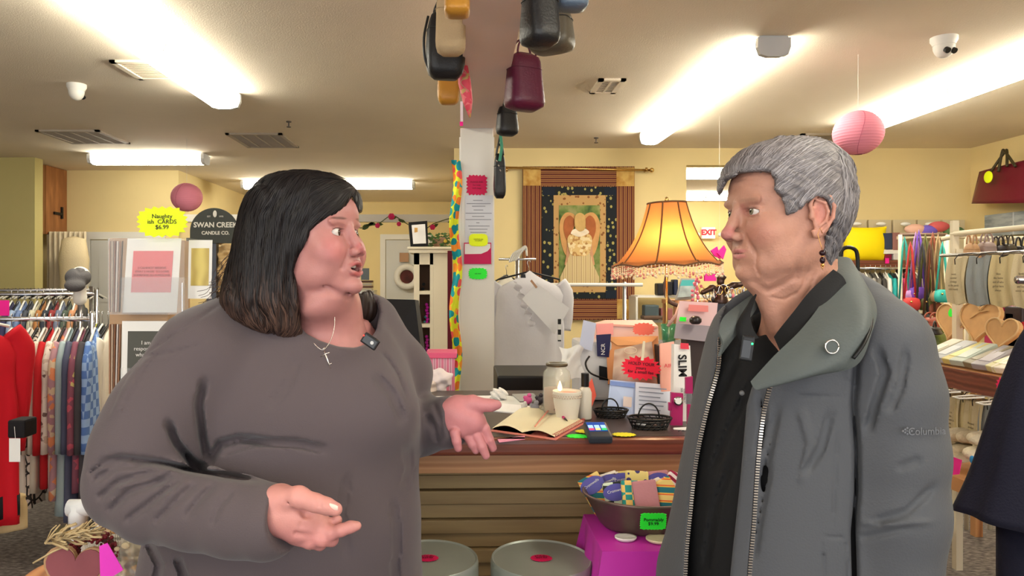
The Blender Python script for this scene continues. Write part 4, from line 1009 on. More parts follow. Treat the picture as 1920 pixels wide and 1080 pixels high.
    for a, b_ in ((-1, 0), (0, 1), (1, 0), (0, -1), (-.5, .5), (.5, .5), (.5, -.5), (-.5, -.5), (0, 0)):
        c0 = P(1701+a*8, 808+b_*8*.7, 1.086); M = frame(c0, (1, 0, 1), (-1, 0, 1)); dm.box(-.0014, .0014, -.0006, .0006, -.0014, .0014, M)
    dm.build('diamond_mark', M_em, em)
    text_mesh('Columbia', .016, tframe(P(1738, 809, 1.0875), (1, .12, 0), (0, 0, 1)), M_em, em)
    # microphone clip
    F = frame(P(1401, 652, 1.125), (.8, -.3, -.12), (.1, 0, 1)); mc = thing_part('microphone_clip', T)
    MB().box(-.0095, .0095, -.005, .006, -.021, .019, F).build('clip_body', M_black, mc, bevel=.003)
    MB().box(-.0075, .0055, -.0062, -.005, -.016, .012, F).build('face_plate', mat('mic_plate', (50, 52, 56), .3), mc, bevel=.001)
    MB().ball(F @ Vector((.0062, -.0058, .0075)), .0016, 6).build('green_indicator', mat('green_led', (40, 255, 90), .4, emit=(30, 255, 90), es=5), mc)
    # trousers and shoes
    tr = SDF(); tr.loft([(.84, .57, 1.32, .18, .165), (.7, .57, 1.32, .17, .165), (.6, .57, 1.32, .15, .15)], .03)
    for x, y in ((.55, 1.22), (.56, 1.42)): tr.cone((x, y, .7), (x, y, .1), .10, .07, .04)
    V, Q = tr.mesh(.01); np_object('trousers', V, Q, M_trouser, T)
    for x, y in ((.55, 1.22), (.56, 1.42)):
        s = SDF(); s.ell((x+.02, y, .055), (.06, .045, .055), .02); s.ell((x-.08, y, .04), (.11, .045, .04), .04)
        V, Q = s.mesh(.006); V[:, 2] = np.maximum(V[:, 2], 0); np_object('shoe', V, Q, M_shoe, T)
    return T
woman_right(); print('people', _t.time()-_t0)
# ================================================================ goods: shared builders
def sheet_rect(px0, py0, px1, py1, Z, th, m, name, parent=None, lean=0.0, bevel=0):
    """flat upright slab filling a picture rectangle at distance Z"""
    a = P(px0, py1, Z); b = P(px1, py0, Z); w_ = b.x-a.x; h = b.z-a.z
    M = Matrix.Translation(a) @ Matrix.Rotation(lean, 4, 'X')
    return MB().box(0, w_, 0, th, 0, h, M).build(name, m, parent, bevel=bevel)
PAL = {}
def cm(c, rough=.8, **k):
    key = 'cloth_%02x%02x%02x' % tuple(c)
    return mat(key, c, rough, bump=.1, bscale=150, **k)
def garment(loc, ang, color_m, w_=.42, L=.70, label='', group=None, sleeves=.55, th=.035, hang=True, name='hanging_shirt', cat='shirt', parts=None, seed=0, neck=.07, flare=1.0, hem=None):
    """garment on a hanger; loc = top of the hanger hook; local x across the shoulders"""
    rnd = random.Random(seed); t = thing(name, label, cat, loc, ang, group)
    M = Matrix.Translation(loc) @ Matrix.Rotation(ang, 4, 'Z')
    rows = []; nz = 14; ns = 28
    ph = [rnd.uniform(0, 6) for _ in range(4)]
    for i in range(nz+1):
        f = i/nz; z = -.10-L*f
        hw = (w_/2)*(neck/(w_/2)+(1-neck/(w_/2))*min(1, f/.10)**.6) if f < .10 else (w_/2)*(1-.10*math.sin(min(1, (f-.1)/.3)*math.pi)*.6+(flare-1)*max(0, f-.3))
        tt = th*(.45+.55*min(1, f/.15))*(1+.25*f)
        row = []
        for k in range(ns):
            a = 2*math.pi*k/ns; x = hw*math.copysign(abs(math.cos(a))**.7, math.cos(a)); y = tt*math.copysign(abs(math.sin(a))**.7, math.sin(a))
            y += f*.014*math.sin(x*38+ph[0])+f*.010*math.sin(x*61+ph[1]); row.append(M @ Vector((x, y, z+.045*(1-abs(x)/max(hw, .01))*(f < .05)-0.012*abs(x)/(w_/2)*(f < .2))))
        rows.append(row)
    MB().grid(rows, closed_v=True, cap=True).build('cloth_body', color_m, t, smooth=True)
    if hem is not None:
        MB().grid([[v+(v-M @ Vector((0, 0, -.10-L))).normalized()*.003-Vector((0, 0, dz)) for v in rows[-3]] for dz in (0, .09)], closed_v=True, cap=True).build('hem_band', hem, t, smooth=True)
    if sleeves:
        for s in (-1, 1):
            p = [(s*(w_/2-.025), 0, -.135), (s*(w_/2+.012), .004, -.20), (s*(w_/2+.015+rnd.uniform(-.01, .02)), .01, -.35), (s*(w_/2+.0+rnd.uniform(-.03, .02)), .016, -.12-sleeves)]
            MB().tube([M @ Vector(tuple(q)) for q in cr(p, 4)], [.045]*4+[.052]*3+[.048]*3+[.045]*3, 10, flat=.45).build('sleeve', color_m, t, smooth=True)
    if hang:
        h = MB().tube([M @ Vector(q) for q in ((.012, 0, .0), (.006, 0, .012), (-.008, 0, .010), (-.012, 0, -.004), (-.002, 0, -.03), (0, 0, -.06))], .0022, 6)
        h.build('hook', M_chrome, t, smooth=True)
        MB().tube([M @ Vector(q) for q in ((-w_/2+.03, 0, -.115), (-.05, 0, -.075), (0, 0, -.06), (.05, 0, -.075), (w_/2-.03, 0, -.115))], .006, 6).build('hanger_arm', M_black if seed % 2 else M_white, t, smooth=True)
    return t
def burst_sign(name, label, c, rx, rz, m, text=None, tsize=.02, xdir=(1, 0, 0), up=(0, 0, 1), n=16, depth=.14, power=3, parent=None, th=.0015, tm=None, seed=1, cat='sign', group=None):
    o = MB().prism(burst(rx, rz, n, depth, seed, power), th, frame(c, xdir, up)).build(name, m, parent)
    if parent is None: tag(o, label, cat, group)
    if text:
        X = Vector(xdir).normalized(); U = Vector(up); U = (U-X*U.dot(X)).normalized(); N = U.cross(X)
        text_mesh(text, tsize, tframe(Vector(c)-N*.0012, xdir, up), tm or M_ink, o, 'handwriting', space=.9)
    return o
M_ink = mat('marker_ink', (30, 26, 30), .6)
M_paper = mat('white_paper', (232, 230, 226), .7)
M_neony = mat('neon_yellow_card', (232, 250, 20), .6, emit=(232, 250, 20), es=0.0)
M_neong = mat('neon_green_card', (50, 250, 60), .6)
M_neonp = mat('neon_pink_card', (240, 30, 150), .6)
M_magcard = mat('raspberry_card', (205, 8, 78), .6)
M_redcard = mat('scarlet_card', (240, 30, 60), .6)
M_kraft = mat('kraft_paper', (176, 138, 108), .75)
M_cream = mat('cream_paint', (226, 214, 186), .55)
M_clearp = mat('clear_plastic', (240, 244, 246), .08, alpha=.09, spec=.6)

# ---------------------------------------------------------------- left clothes racks
def rack(name, label, x0, x1, y, z, posts=True, m=M_chrome):
    t = thing(name, label, 'rack', ((x0+x1)/2, y, 0))
    MB().tube([(x0, y, z), (x1, y, z)], .012, 10).build('rail', m, t, smooth=True)
    for x in (x0, x1):
        MB().tube([(x, y, 0.04), (x, y, z+.03)], .014, 10).build('post', m, t, smooth=True)
        MB().tube([(x, y-.28, .03), (x, y+.28, .03)], .013, 8).build('foot', m, t, smooth=True)
    return t
rack('clothes_rack', 'chrome clothes rack at far left, nearer one, hung with mixed coloured tops', -3.0, -1.87, 3.62, 1.19)
M_trel = ramp_mat('trellis_print', 'vedge', [(0, (40, 32, 30)), (.10, (214, 200, 186))], .8, (1, 1, 1), 22)
M_floral = ramp_mat('pink_floral_print', 'voronoi', [(0, (196, 150, 150)), (.45, (172, 118, 128)), (.6, (214, 170, 120)), (.75, (200, 150, 150)), (.9, (140, 150, 120))], .8, (1, 1, 1), 45)
M_plaid = ramp_mat('blue_plaid', 'checker', [(0, (84, 120, 186)), (.5, (150, 180, 222))], .8, (1, 1, 1), 26)
gl = [(28, M_floral, 'dusty pink floral top, leftmost on the near chrome rack behind the red dress', .62, .0), (46, cm((92, 18, 34)), 'dark maroon top on the near chrome rack beside the red dress', .80, 0), (62, cm((222, 210, 196)), 'cream white long-sleeved top on the near rack left of the trellis print', .86, 0),
      (76, M_trel, 'top with black trellis print on cream on the near chrome rack', .88, 0), (90, cm((206, 196, 180)), 'oatmeal top directly right of the trellis print top', .80, 0), (101, cm((190, 26, 34)), 'bright red top in the middle of the near chrome rack', .78, 0), (114, ramp_mat('cream_speckle', 'voronoi', [(0, (224, 212, 200)), (.8, (196, 176, 160)), (.93, (120, 96, 90))], .8, (1, 1, 1), 60), 'cream top with small speckles right of the bright red top', .80, 0),
      (126, ramp_mat('mauve_floral_print', 'voronoi', [(0, (176, 132, 142)), (.6, (214, 190, 160)), (.8, (226, 140, 96))], .8, (1, 1, 1), 34), 'mauve and peach floral top on the near chrome rack', .84, 0), (138, cm((160, 178, 182)), 'pale blue-grey top on the near rack left of the slate one', .92, 0), (149, cm((84, 88, 112)), 'slate blue top on the near chrome rack', .95, 0),
      (161, ramp_mat('plum_print', 'voronoi', [(0, (136, 78, 96)), (.85, (200, 90, 110)), (.94, (210, 190, 120))], .8, (1, 1, 1), 38), 'plum top with a patterned placket on the near chrome rack', .80, 0), (172, cm((74, 70, 74)), 'charcoal top between the plum top and the blue plaid shirt', .84, 0), (184, M_plaid, 'blue plaid shirt at the right end of the near chrome rack', .80, 0)]
for i, (px, m, lb, L, _) in enumerate(gl):
    Z = 3.62; x = (px-6-VX)*Z/FPX
    garment(Vector((x, Z+.0, 1.205)), math.radians(110), m, .40, L*.92, lb, 'tops on the near chrome rack', .52, .022, seed=i)
# front red dress
t = garment(P(-84, 560, 2.75), math.radians(46), mat('red_dress_cloth', (186, 0, 24), .8, bump=.08), .42, .80, 'bright red dress with black trim hanging at the left picture edge', None, .50, .04, name='hanging_dress', cat='dress', seed=40, hem=cm((18, 14, 18)))
MB().box(P(20, 0, 2.6).x, P(52, 0, 2.6).x, 2.58, 2.66, P(0, 820, 2.6).z, P(0, 786, 2.6).z).build('black_cuff', cm((18, 14, 18)), t, bevel=.008)
sheet_rect(17, 822, 38, 866, 2.56, .001, M_paper, 'price_tag', t); MB().tube([P(27, 800, 2.57), P(29, 826, 2.558)], .0008, 4).build('tag_string', M_paper, t)
rack('clothes_rack', 'chrome clothes rack at the left edge carrying the red dress', -2.6, -1.86, 2.78, 1.33)
for i, (px, c, lb) in enumerate([(10, (200, 176, 132), 'beige fringed garment hanging below the red dress hem'), ]):
    garment(P(px-22, 925, 2.95)+Vector((0, 0, .1)), math.radians(40), cm(c), .24, .16, lb, None, 0, .03, False, 'hanging_scarf', 'scarf', seed=60)
o = sheet_rect(-12, 563, 17, 592, 3.3, .002, M_neonp, 'price_card'); tag(o, 'bright pink card at the left edge above the red dress', 'card')
# second and third rails behind
rack('clothes_rack', 'chrome clothes rack behind the near one at far left', -3.9, -2.4, 4.7, 1.29)
cols2 = [(60, 58, 92), (150, 168, 196), (110, 130, 170), (70, 74, 84), (200, 196, 170), (176, 120, 70), (54, 60, 70), (150, 60, 60), (120, 128, 150), (84, 96, 84), (206, 150, 110), (60, 60, 60)]
nm2 = ['navy', 'pale denim', 'mid blue', 'dark slate', 'stone', 'tan', 'blue-black', 'brick red', 'steel blue', 'moss green', 'peach', 'charcoal']
for i, c in enumerate(cols2):
    Z = 4.7; x = (22+i*12-VX)*Z/FPX
    garment(Vector((x, Z, 1.305)), math.radians(112), cm(c), .38, .62, '%s top on the rack behind the near chrome rack' % nm2[i], 'tops on the second rack', .4, .02, seed=70+i)
rack('clothes_rack', 'farthest chrome rail at left carrying a close row of hangers', -4.6, -2.9, 5.6, 1.30)
for i in range(26):
    x = (8+i*7.0-VX)*5.6/FPX
    t = thing('clothes_hanger', 'hanger in the close row on the farthest left rail', 'hanger', (x, 5.6, 1.31), 0, 'hangers on the farthest left rail')
    MB().tube([(x, 5.6, 1.318), (x+.008, 5.6, 1.31), (x, 5.6, 1.28)], .003, 5).build('hook', M_chrome, t)
    MB().tube([(x-.02, 5.52, 1.235), (x, 5.6, 1.275), (x+.02, 5.7, 1.235)], .006, 5).build('hanger_arm', M_white if i % 3 else M_dark_metal, t)
# garments between the rack and the card stand
for i, (px, Z, c, lb) in enumerate([(178, 4.3, (198, 196, 60), 'chartreuse top just right of the blue plaid shirt'), (186, 4.15, (60, 112, 126), 'teal top behind the card stand'), (192, 4.05, (24, 26, 30), 'black top behind the card stand'), (203, 3.8, (222, 214, 200), 'ivory jacket hanging directly left of the card stand'), (170, 4.45, (206, 196, 176), 'cream blouse behind the blue plaid shirt')]):
    garment(P(px, 588, Z), math.radians(104), cm(c), .40, .82, lb, None, .52, .022, seed=90+i)
# stand with grey felt hat
t = thing('hat_stand', 'white mannequin head on a pole beside the left racks', 'mannequin head', P(150, 1000, 4.0)*1)
t.location.z = 0; c0 = P(150, 520, 4.0)
s = SDF(); s.ell(c0, (.052, .062, .06), .02); s.chain([tuple(c0-Vector((0, 0, .04))), tuple(c0-Vector((0, 0, .12)))], [.03, .036], .02)
V, Q = s.mesh(.006); np_object('head_form', V, Q, M_white, t)
MB().tube([c0-Vector((0, 0, .14)), (c0.x, c0.y, 0.01)], .012, 8).lathe([(.12, 0), (.12, .012), (.02, .03)], (c0.x, c0.y, 0), 20).build('pole', M_chrome, t, smooth=True)
s = SDF(); s.ell(c0+Vector((0, -.02, .0)), (.062, .075, .055), .02); s.ell(c0+Vector((.012, -.075, -.045)), (.052, .05, .034), .02); s.fun(folds_fn([([(136, 500), (150, 512), (166, 506)], 3, .006)], 4, 5), *BIG, .01, 'd')
V, Q = s.mesh(.005); o = np_object('flat_cap', V, Q, mat('tweed_grey', (88, 86, 88), .9, bump=.3, bscale=200)); tag(o, 'grey tweed flat cap on the white mannequin head', 'cap')
# curtain and white door at far left
rows = []
for i in range(14):
    z = 1.93-1.9*i/13; rows.append([(-4.84+.46*k/40, 8.35+.03*math.sin(k*1.25)+.004*math.sin(k*2.7+i*.5), z) for k in range(41)])
rows2 = [[(x, y+.006, z) for x, y, z in r] for r in rows]
mb = MB().grid(rows).grid(rows2); o = mb.build('curtain', mat('linen_curtain', (228, 212, 180), .9, bump=.2), smooth=True); tag(o, 'beige pleated curtain hanging below the knotty pine panel', 'curtain')
t = thing('display_dress', 'pale dress form behind the curtain gap at far left', 'dress', (-4.33, 8.1, 0))
MB().lathe([(.03, 1.86), (.13, 1.83), (.17, 1.6), (.15, 1.38), (.16, 1.2), (.2, .5), (.22, .3)], (-4.40, 8.12, 0), 20, sy=.6).build('dress_cloth', mat('champagne_lace', (222, 204, 166), .8, bump=.4, bscale=80), t, smooth=True)
MB().tube([(-4.40, 8.12, .01), (-4.40, 8.12, .5)], .02, 8).lathe([(.18, 0), (.18, .02), (.02, .03)], (-4.40, 8.12, 0), 20).build('stand', M_dark_metal, t)
def door(n, x0, x1, y, ztop, m=M_white):
    o = bpy.data.objects.new('door_%d' % n, None); COL.objects.link(o); o.location = ((x0+x1)/2, y, 0); structure(o)
    structure(MB().box(x0, x0+.09, y-.03, y, 0, ztop+.09).box(x1-.09, x1, y-.03, y, 0, ztop+.09).box(x0+.09, x1-.09, y-.03, y, ztop, ztop+.09).build('door_frame', m, o))
    MB().box(x0+.1, x1-.1, y-.018, y-.001, 0.01, ztop-.01).box(x0+.2, x1-.2, y-.026, y-.018, 1.1, ztop-.15).build('door_leaf', mat('door_grey', (206, 206, 202), .5), o)
    MB().ball((x1-.17, y-.06, 1.0), .03, 8).build('door_knob', M_chrome, o, smooth=True); return o
door(1, -4.62, -3.62, 8.74, 1.86)
door(2, -1.44, -.55, 12.39, 2.05)
# wreath on the far door
c0 = P(763, 519, 12.3); R_ = .17
t = thing('wreath', 'round white wreath with a dark red centre on the far door', 'wreath', c0)
ring = [c0+Vector((math.cos(a)*R_, -.02, math.sin(a)*R_)) for a in [2*math.pi*i/32 for i in range(33)]]
MB().tube(ring, .055, 10).build('wreath_ring', mat('white_floss', (224, 222, 216), .9, bump=.6, bscale=60), t, smooth=True)
MB().tube([c0+Vector((0, 0.02, 0)), c0+Vector((0, -.02, 0))], .13, 24).build('centre_disc', mat('dark_maroon', (78, 30, 26), .7, var=.4), t)
o = sheet_rect(749, 474, 766, 491, 12.3, .02, M_kraft, 'paper_notice'); tag(o, 'brown paper notice on the far door above the wreath', 'notice')
# stack of framed goods by the far wall
t = thing('display_shelf', 'small white shelf with goods against the far wall right of the woman’s face', 'shelf', P(686, 600, 8.2)); 
for k, (a, b) in enumerate(((560, 556), (549, 546), (640, 634))): sheet_rect(672, b, 700, a, 8.2, .3, M_white, 'shelf_board', t)
sheet_rect(671, 520, 673, 1, 8.2, .3, M_white, 'side', t) if False else MB().box(P(671, 0, 8.2).x, P(673, 0, 8.2).x, 8.2, 8.5, 0, 1.25).build('side_panel', M_white, t)
MB().box(P(699, 0, 8.2).x, P(701, 0, 8.2).x, 8.2, 8.5, 0, 1.25).build('side_panel', M_white, t)
o = sheet_rect(677, 503, 692, 525, 8.25, .02, mat('blue_grey_frame', (112, 122, 128), .5), 'picture_frame'); tag(o, 'small blue-grey framed picture on the far white shelf', 'frame')
for i, (c, nm) in enumerate([((96, 66, 58), 'dark brown'), ((198, 190, 176), 'cream'), ((120, 92, 84), 'brown'), ((206, 200, 186), 'pale')]):
    o = sheet_rect(676+i, 528+i*5-2, 697, 532+i*5-2, 8.25, .15, mat('book_%d' % i, c, .7), 'book'); tag(o, '%s book, %s in the small stack on the far white shelf' % (nm, ['topmost', 'second from top', 'third from top', 'lowest'][i]), 'book', 'books on the far shelf')
# garland under the header beam
t = thing('flower_garland', 'garland of pink flowers and leaves strung under the white header beam', 'garland', P(740, 430, 8.7))
gp = [P(x, y, 8.7) for x, y in ((600, 408), (640, 412), (672, 427), (690, 424), (712, 418), (735, 404), (760, 418), (790, 432), (812, 420), (835, 412), (850, 408))]
MB().tube([tuple(p) for p in cr([tuple(g) for g in gp], 4)], .006, 5).build('vine', mat('vine_green', (84, 96, 52), .8), t, smooth=True)
for x, y, r in ((708, 423, 5), (734, 406, 6.5), (748, 420, 4.5), (811, 426, 5.5), (662, 422, 4)):
    c0 = P(x, y, 8.65); f = MB()
    for k in range(6):
        a = k*math.pi/3; f.ball(c0+Vector((math.cos(a)*S(r, 8.65)*.5, -.005, math.sin(a)*S(r, 8.65)*.5)), (S(r, 8.65)*.5, .02, S(r, 8.65)*.5), 6)
    f.ball(c0+Vector((0, -.015, 0)), S(r, 8.65)*.4, 6); f.build('flower', mat('flower_pink', (216, 44, 104), .7), t, smooth=True)
rnd = random.Random(5)
for k in range(16):
    q = gp[k % len(gp)]+Vector((rnd.uniform(-.1, .1), 0, rnd.uniform(-.03, .03))); a = rnd.uniform(-.6, .6)
    MB().prism([(-.05, 0), (-.02, .018), (.02, .018), (.05, 0), (.02, -.018), (-.02, -.018)], .003, Matrix.Translation(q) @ Matrix.Rotation(a, 4, 'Y')).build('leaf', mat('leaf_dark', (66, 88, 46), .7), t)

# ---------------------------------------------------------------- greeting card spinner
Z = 2.05
t = thing('card_spinner', 'clear-pocket greeting card stand with a wooden core behind the dark-haired woman', 'card stand', (P(285, 0, Z).x, Z+.12, 0))
cx = P(285, 0, 2.17).x
MB().box(cx-.085, cx+.085, Z+.03, Z+.20, .25, P(0, 449, Z+.1).z).build('wooden_core', mat('core_wood', (176, 142, 108), .6, var=.1), t, bevel=.003)
MB().tube([(cx, Z+.12, 0.02), (cx, Z+.12, .3)], .02, 10).lathe([(.24, 0), (.24, .015), (.05, .03), (.02, .05)], (cx, Z+.12, 0), 30).build('base', M_dark_metal, t, smooth=True)
sheet_rect(203, 446, 352, 449.5, Z-.0, .16, M_clearp, 'top_cap', t)
def pocket(x0, y0, x1, y1, zz, nm='card_pocket'):
    a = P(x0, y1, zz); b = P(x1, y0, zz); d = .028
    MB().box(a.x, b.x, zz-.002, zz-.0005, a.z, b.z).box(a.x, a.x+.0015, zz-.0005, zz+d, a.z, b.z).box(b.x-.0015, b.x, zz-.0005, zz+d, a.z, b.z).box(a.x, b.x, zz-.0005, zz+d, a.z, a.z+.0015).build(nm, M_clearp, t)
pocket(228, 520, 346, 588, Z-.01); pocket(226, 690, 346, 750, Z-.01)
pocket(203, 448, 346, 590, Z-.014, 'card_pocket')
MB().tube([P(342, 595, Z-.01), P(342, 530, Z-.01)], .002, 6).build('wire_upright', M_chrome, t)
def card(px0, py0, px1, py1, zz, skew, sq, sqm, label, lines=None):
    """white greeting card, leaning a little"""
    g = thing('greeting_card', label, 'greeting card', P((px0+px1)/2, py1, zz), 0, 'greeting cards in the stand')
    A, B, C_, D = P(px0, py1, zz), P(px1-skew, py1, zz), P(px1, py0, zz+.012), P(px0+skew, py0, zz+.012)
    MB().add([A, B, C_, D]+[v+Vector((0, .002, 0)) for v in (A, B, C_, D)], [(0, 1, 2, 3), (7, 6, 5, 4), (0, 4, 5, 1), (1, 5, 6, 2), (2, 6, 7, 3), (3, 7, 4, 0)]).build('card_sheet', M_paper, g)
    def at(u, v): return (A*(1-u)+B*u)*(1-v)+(D*(1-u)+C_*u)*v
    u0, v0, u1, v1 = sq; q = [at(u0, v0), at(u1, v0), at(u1, v1), at(u0, v1)]; q = [p-Vector((0, .0012, 0)) for p in q]
    MB().add(q+[p+Vector((0, .0008, 0)) for p in q], [(0, 1, 2, 3), (7, 6, 5, 4), (0, 4, 5, 1), (1, 5, 6, 2), (2, 6, 7, 3), (3, 7, 4, 0)]).build('printed_square', sqm, g)
    if lines:
        body, size, col = lines; c0 = at((u0+u1)/2, (v0+v1)/2)-Vector((0, .0028, 0))
        text_mesh(body, size, tframe(c0, B-A, D-A), col, g, 'printed_verse', space=1.1)
    return g
M_redfoil = ramp_mat('red_foil', 'checker', [(0, (206, 70, 84)), (.5, (222, 92, 84))], .35, (1, 1, 1), 330)
card(230, 447, 340, 586, Z, 9, (.13, .27, .87, .83), M_redfoil, 'white card with a red foil square, front of the upper pocket', ('I CANNOT BELIEVE\nTHAT I HAVE TO LOVE\nSOMEONE AS AWESOME', .0095, mat('dark_red_ink', (150, 40, 50), .5)))
card(226, 602, 334, 748, Z, 3, (.11, .34, .93, .87), mat('slate_print', (82, 82, 76), .7), 'white card with a dark grey square of verse, front of the lower pocket', ('I am not\nresponsible for\nwhat my face\ndoes when', .0155, mat('white_ink', (226, 224, 220), .6)))
M_env = [mat('envelope_a', (160, 118, 92), .8), mat('envelope_b', (196, 172, 150), .8), mat('envelope_c', (134, 92, 68), .8), mat('envelope_d', (216, 206, 198), .8)]
for (y0, y1), lv in (((452, 585), 'upper'), ((608, 738), 'lower')):
    for i in range(7):
        x = 204+i*4.2; A = P(x-(0 if i < 3 else 0)-i*.3, y1, Z+.01+i*.004); D = P(x+i*.8, y0, Z+.01+i*.004)
        MB().add([A, A+Vector((.0035, 0, 0)), D+Vector((.0035, 0, 0)), D, A+Vector((0, .1, 0)), A+Vector((.0035, .1, 0)), D+Vector((.0035, .1, 0)), D+Vector((0, .1, 0))], [(0, 1, 2, 3), (7, 6, 5, 4), (0, 4, 5, 1), (1, 5, 6, 2), (2, 6, 7, 3), (3, 7, 4, 0)]).build('envelope', M_env[i % 4])
        o = COL.objects[-1]; tag(o, 'edge-on brown envelope in the %s left side pocket of the card stand' % lv, 'envelope', 'envelopes in the %s pocket' % lv)
card(352, 450, 398, 560, Z+.03, 2, (.12, .22, .88, .86), ramp_mat('gold_foil', 'wave', [(0, (176, 150, 50)), (1, (206, 184, 84))], .35, (1, 1, 1), 8, interp='LINEAR', distort=5), 'card with a gold printed panel at the right side of the stand')
g = MB(); rnd = random.Random(2)
s = SDF(); s.ell(P(412, 500, 3.0), (.06, .06, .12), .03); s.cone(tuple(P(412, 520, 3.0)), (P(412, 0, 3.0).x, 3.0, P(0, 620, 2.9).z+.045), .05, .045, .03); s.fun(lambda q: .008*np.sin(q[:, 0]*160+q[:, 2]*90)+.006*np.sin(q[:, 2]*210-q[:, 0]*80), *BIG, .01, 'd')
V, Q = s.mesh(.005); o = np_object('tissue_bundle', V, Q, mat('gold_tissue', (206, 176, 124), .4, bump=.3)); tag(o, 'crumpled gold cellophane bundle between the card stand and the black hair', 'gift wrap')
o = burst_sign('sale_sign', 'neon yellow burst sign reading Naughty cards on top of the card stand', P(304, 416, Z-.02), S(48, Z), S(29, Z), M_neony, 'Naughty\nish  CARDS\n$6.99', .017, n=20, depth=.14, power=3.2)
t = thing('arched_sign', 'dark arched candle company sign standing behind the card stand', 'sign', P(398, 460, 2.9))
R0 = S(45, 2.9); pts = [(R0*math.cos(a), S(18, 2.9)+R0*.98*math.sin(a)) for a in [math.pi*i/24 for i in range(25)]]+[(-S(45, 2.9), S(6, 2.9)), (-S(52, 2.9), S(6, 2.9)), (-S(52, 2.9), -S(4, 2.9)), (S(52, 2.9), -S(4, 2.9)), (S(52, 2.9), S(6, 2.9)), (S(45, 2.9), S(6, 2.9))]
MB().prism(pts, .012, frame(P(401, 452, 2.9), (1, 0, 0), (0, 0, 1))).build('sign_board', mat('arch_board', (60, 62, 54), .6), t, bevel=.001)
M_lett = mat('sign_letter', (220, 216, 200), .6)
for tx, sz, py, bd in (('SWAN CREEK', .0285, 422, .0008), ('CANDLE CO.', .019, 437, .0006)): text_mesh(tx, sz, tframe(P(404, py, 2.897), (1, 0, 0), (0, 0, 1)), M_lett, t, 'lettering', bold=bd)
MB().ball(P(403, 401, 2.896), (.008, .002, .014), 8).build('drop_mark', M_lett, t, smooth=True)
for x in (392, 415): text_mesh('EST' if x < 400 else '1978', .009, tframe(P(x-.5, 406, 2.897), (1, 0, 0), (0, 0, 1)), M_lett, t, 'lettering')
MB().box(P(392, 0, 2.95).x, P(410, 0, 2.95).x, 2.92, 2.95, P(0, 620, 2.9).z, P(0, 455, 2.9).z).build('support', M_dark_metal, t)
t2 = thing('candle_table', 'low table carrying the arched sign behind the card stand', 'table', (P(400, 0, 3).x, 3.1, 0)); zt = P(0, 620, 2.9).z
MB().box(P(340, 0, 3).x, P(470, 0, 3).x, 2.8, 3.4, zt-.04, zt).build('table_top', M_wood, t2)
for x in (345, 465):
    for y in (2.85, 3.35): MB().box(P(x, 0, 3).x-.02, P(x, 0, 3).x+.02, y-.02, y+.02, 0, zt-.04).build('leg', M_wood, t2)

# ---------------------------------------------------------------- near left corner: white pipe frame, hearts, dried-flower basket
t = thing('pipe_frame', 'white plastic pipe frame behind the dark-haired woman’s elbow', 'frame', P(150, 1080, 1.95)); t.location.z = 0
c0 = P(146, 952, 1.95); M_pvc = mat('white_pvc', (222, 224, 226), .3)
MB().tube([c0, c0+Vector((.28, .0, 0))], .017, 14).build('top_rail', M_pvc, t, smooth=True)
MB().tube([c0+Vector((-.0, 0, -.01)), (c0.x, c0.y, 0)], .017, 14).build('post', M_pvc, t, smooth=True)
MB().tube([c0+Vector((.28, 0, -.01)), (c0.x+.28, c0.y, 0)], .017, 14).build('post', M_pvc, t, smooth=True)
MB().tube([c0+Vector((0, 0, .008)), c0+Vector((0, 0, -.045))], .0235, 14).tube([c0+Vector((-.024, 0, 0)), c0+Vector((.045, 0, 0))], .0225, 14).build('elbow_joint', M_pvc, t, smooth=True)
MB().ball(c0+Vector((.052, -.018, 0)), .003, 6).build('screw', M_dark_metal, t, smooth=True)
zt = .66
t = thing('display_stand', 'low round table of dried-flower crafts at the lower left corner', 'table', (P(190, 0, 1.78).x, 1.80, 0))
MB().lathe([(.165, zt-.03), (.175, zt-.02), (.175, zt-.005), (.165, zt)], (P(178, 0, 1.80).x, 1.82, 0), 40).build('table_top', M_wood, t, auto=.6)
MB().lathe([(.13, 0), (.13, .02), (.03, .05), (.03, zt-.03)], (P(178, 0, 1.80).x, 1.82, 0), 24).build('pedestal', M_wood, t, auto=.6)
def heart_outline(w_, h, n=36):
    out = []
    for i in range(n):
        a = 2*math.pi*i/n; x = 16*math.sin(a)**3; z = 13*math.cos(a)-5*math.cos(2*a)-2*math.cos(3*a)-math.cos(4*a); out.append((x/16*w_, (z-2)/14.5*h))
    return out[::-1]
t = thing('heart_plaque', 'dusty red wooden heart with a tan edge and twig bow at lower left', 'heart ornament', P(138, 1080, 1.66))
F = frame(P(140, 1062, 1.66), (1, .1, -.10), (-.05, .15, 1))
MB().prism(heart_outline(S(57, 1.66), S(52, 1.66)), .016, F).build('heart_board', mat('tan_edge', (176, 138, 100), .7), t, bevel=.003)
MB().prism(heart_outline(S(52, 1.66), S(47, 1.66)), .003, F @ Matrix.Translation((0, -.003, 0))).build('heart_face', mat('dusty_red_felt', (140, 78, 84), .85, var=.12), t, bevel=.001)
tw = MB(); rnd = random.Random(9)
for i in range(60):
    a = rnd.uniform(0, 1); p0 = P(82+a*80, 1018-a*22-rnd.uniform(-5, 6), 1.64+rnd.uniform(-.02, .02)); d = Vector((rnd.uniform(.4, 1), rnd.uniform(-.3, .3), rnd.uniform(-.2, .7))).normalized()*.05
    tw.tube([p0, p0+d*.5+Vector((0, 0, rnd.uniform(-.006, .008))), p0+d], rnd.uniform(.0012, .003), 5)
tw.tube([P(62, 1056, 1.63), P(100, 1034, 1.63), P(124, 1024, 1.64)], .0022, 6); tw.build('raffia_bow', mat('raffia', (196, 172, 128), .9), t, smooth=True)
t = thing('berry_wreath', 'small wreath of dark red berries behind the heart plaque', 'wreath', P(185, 1040, 1.72))
bb = MB()
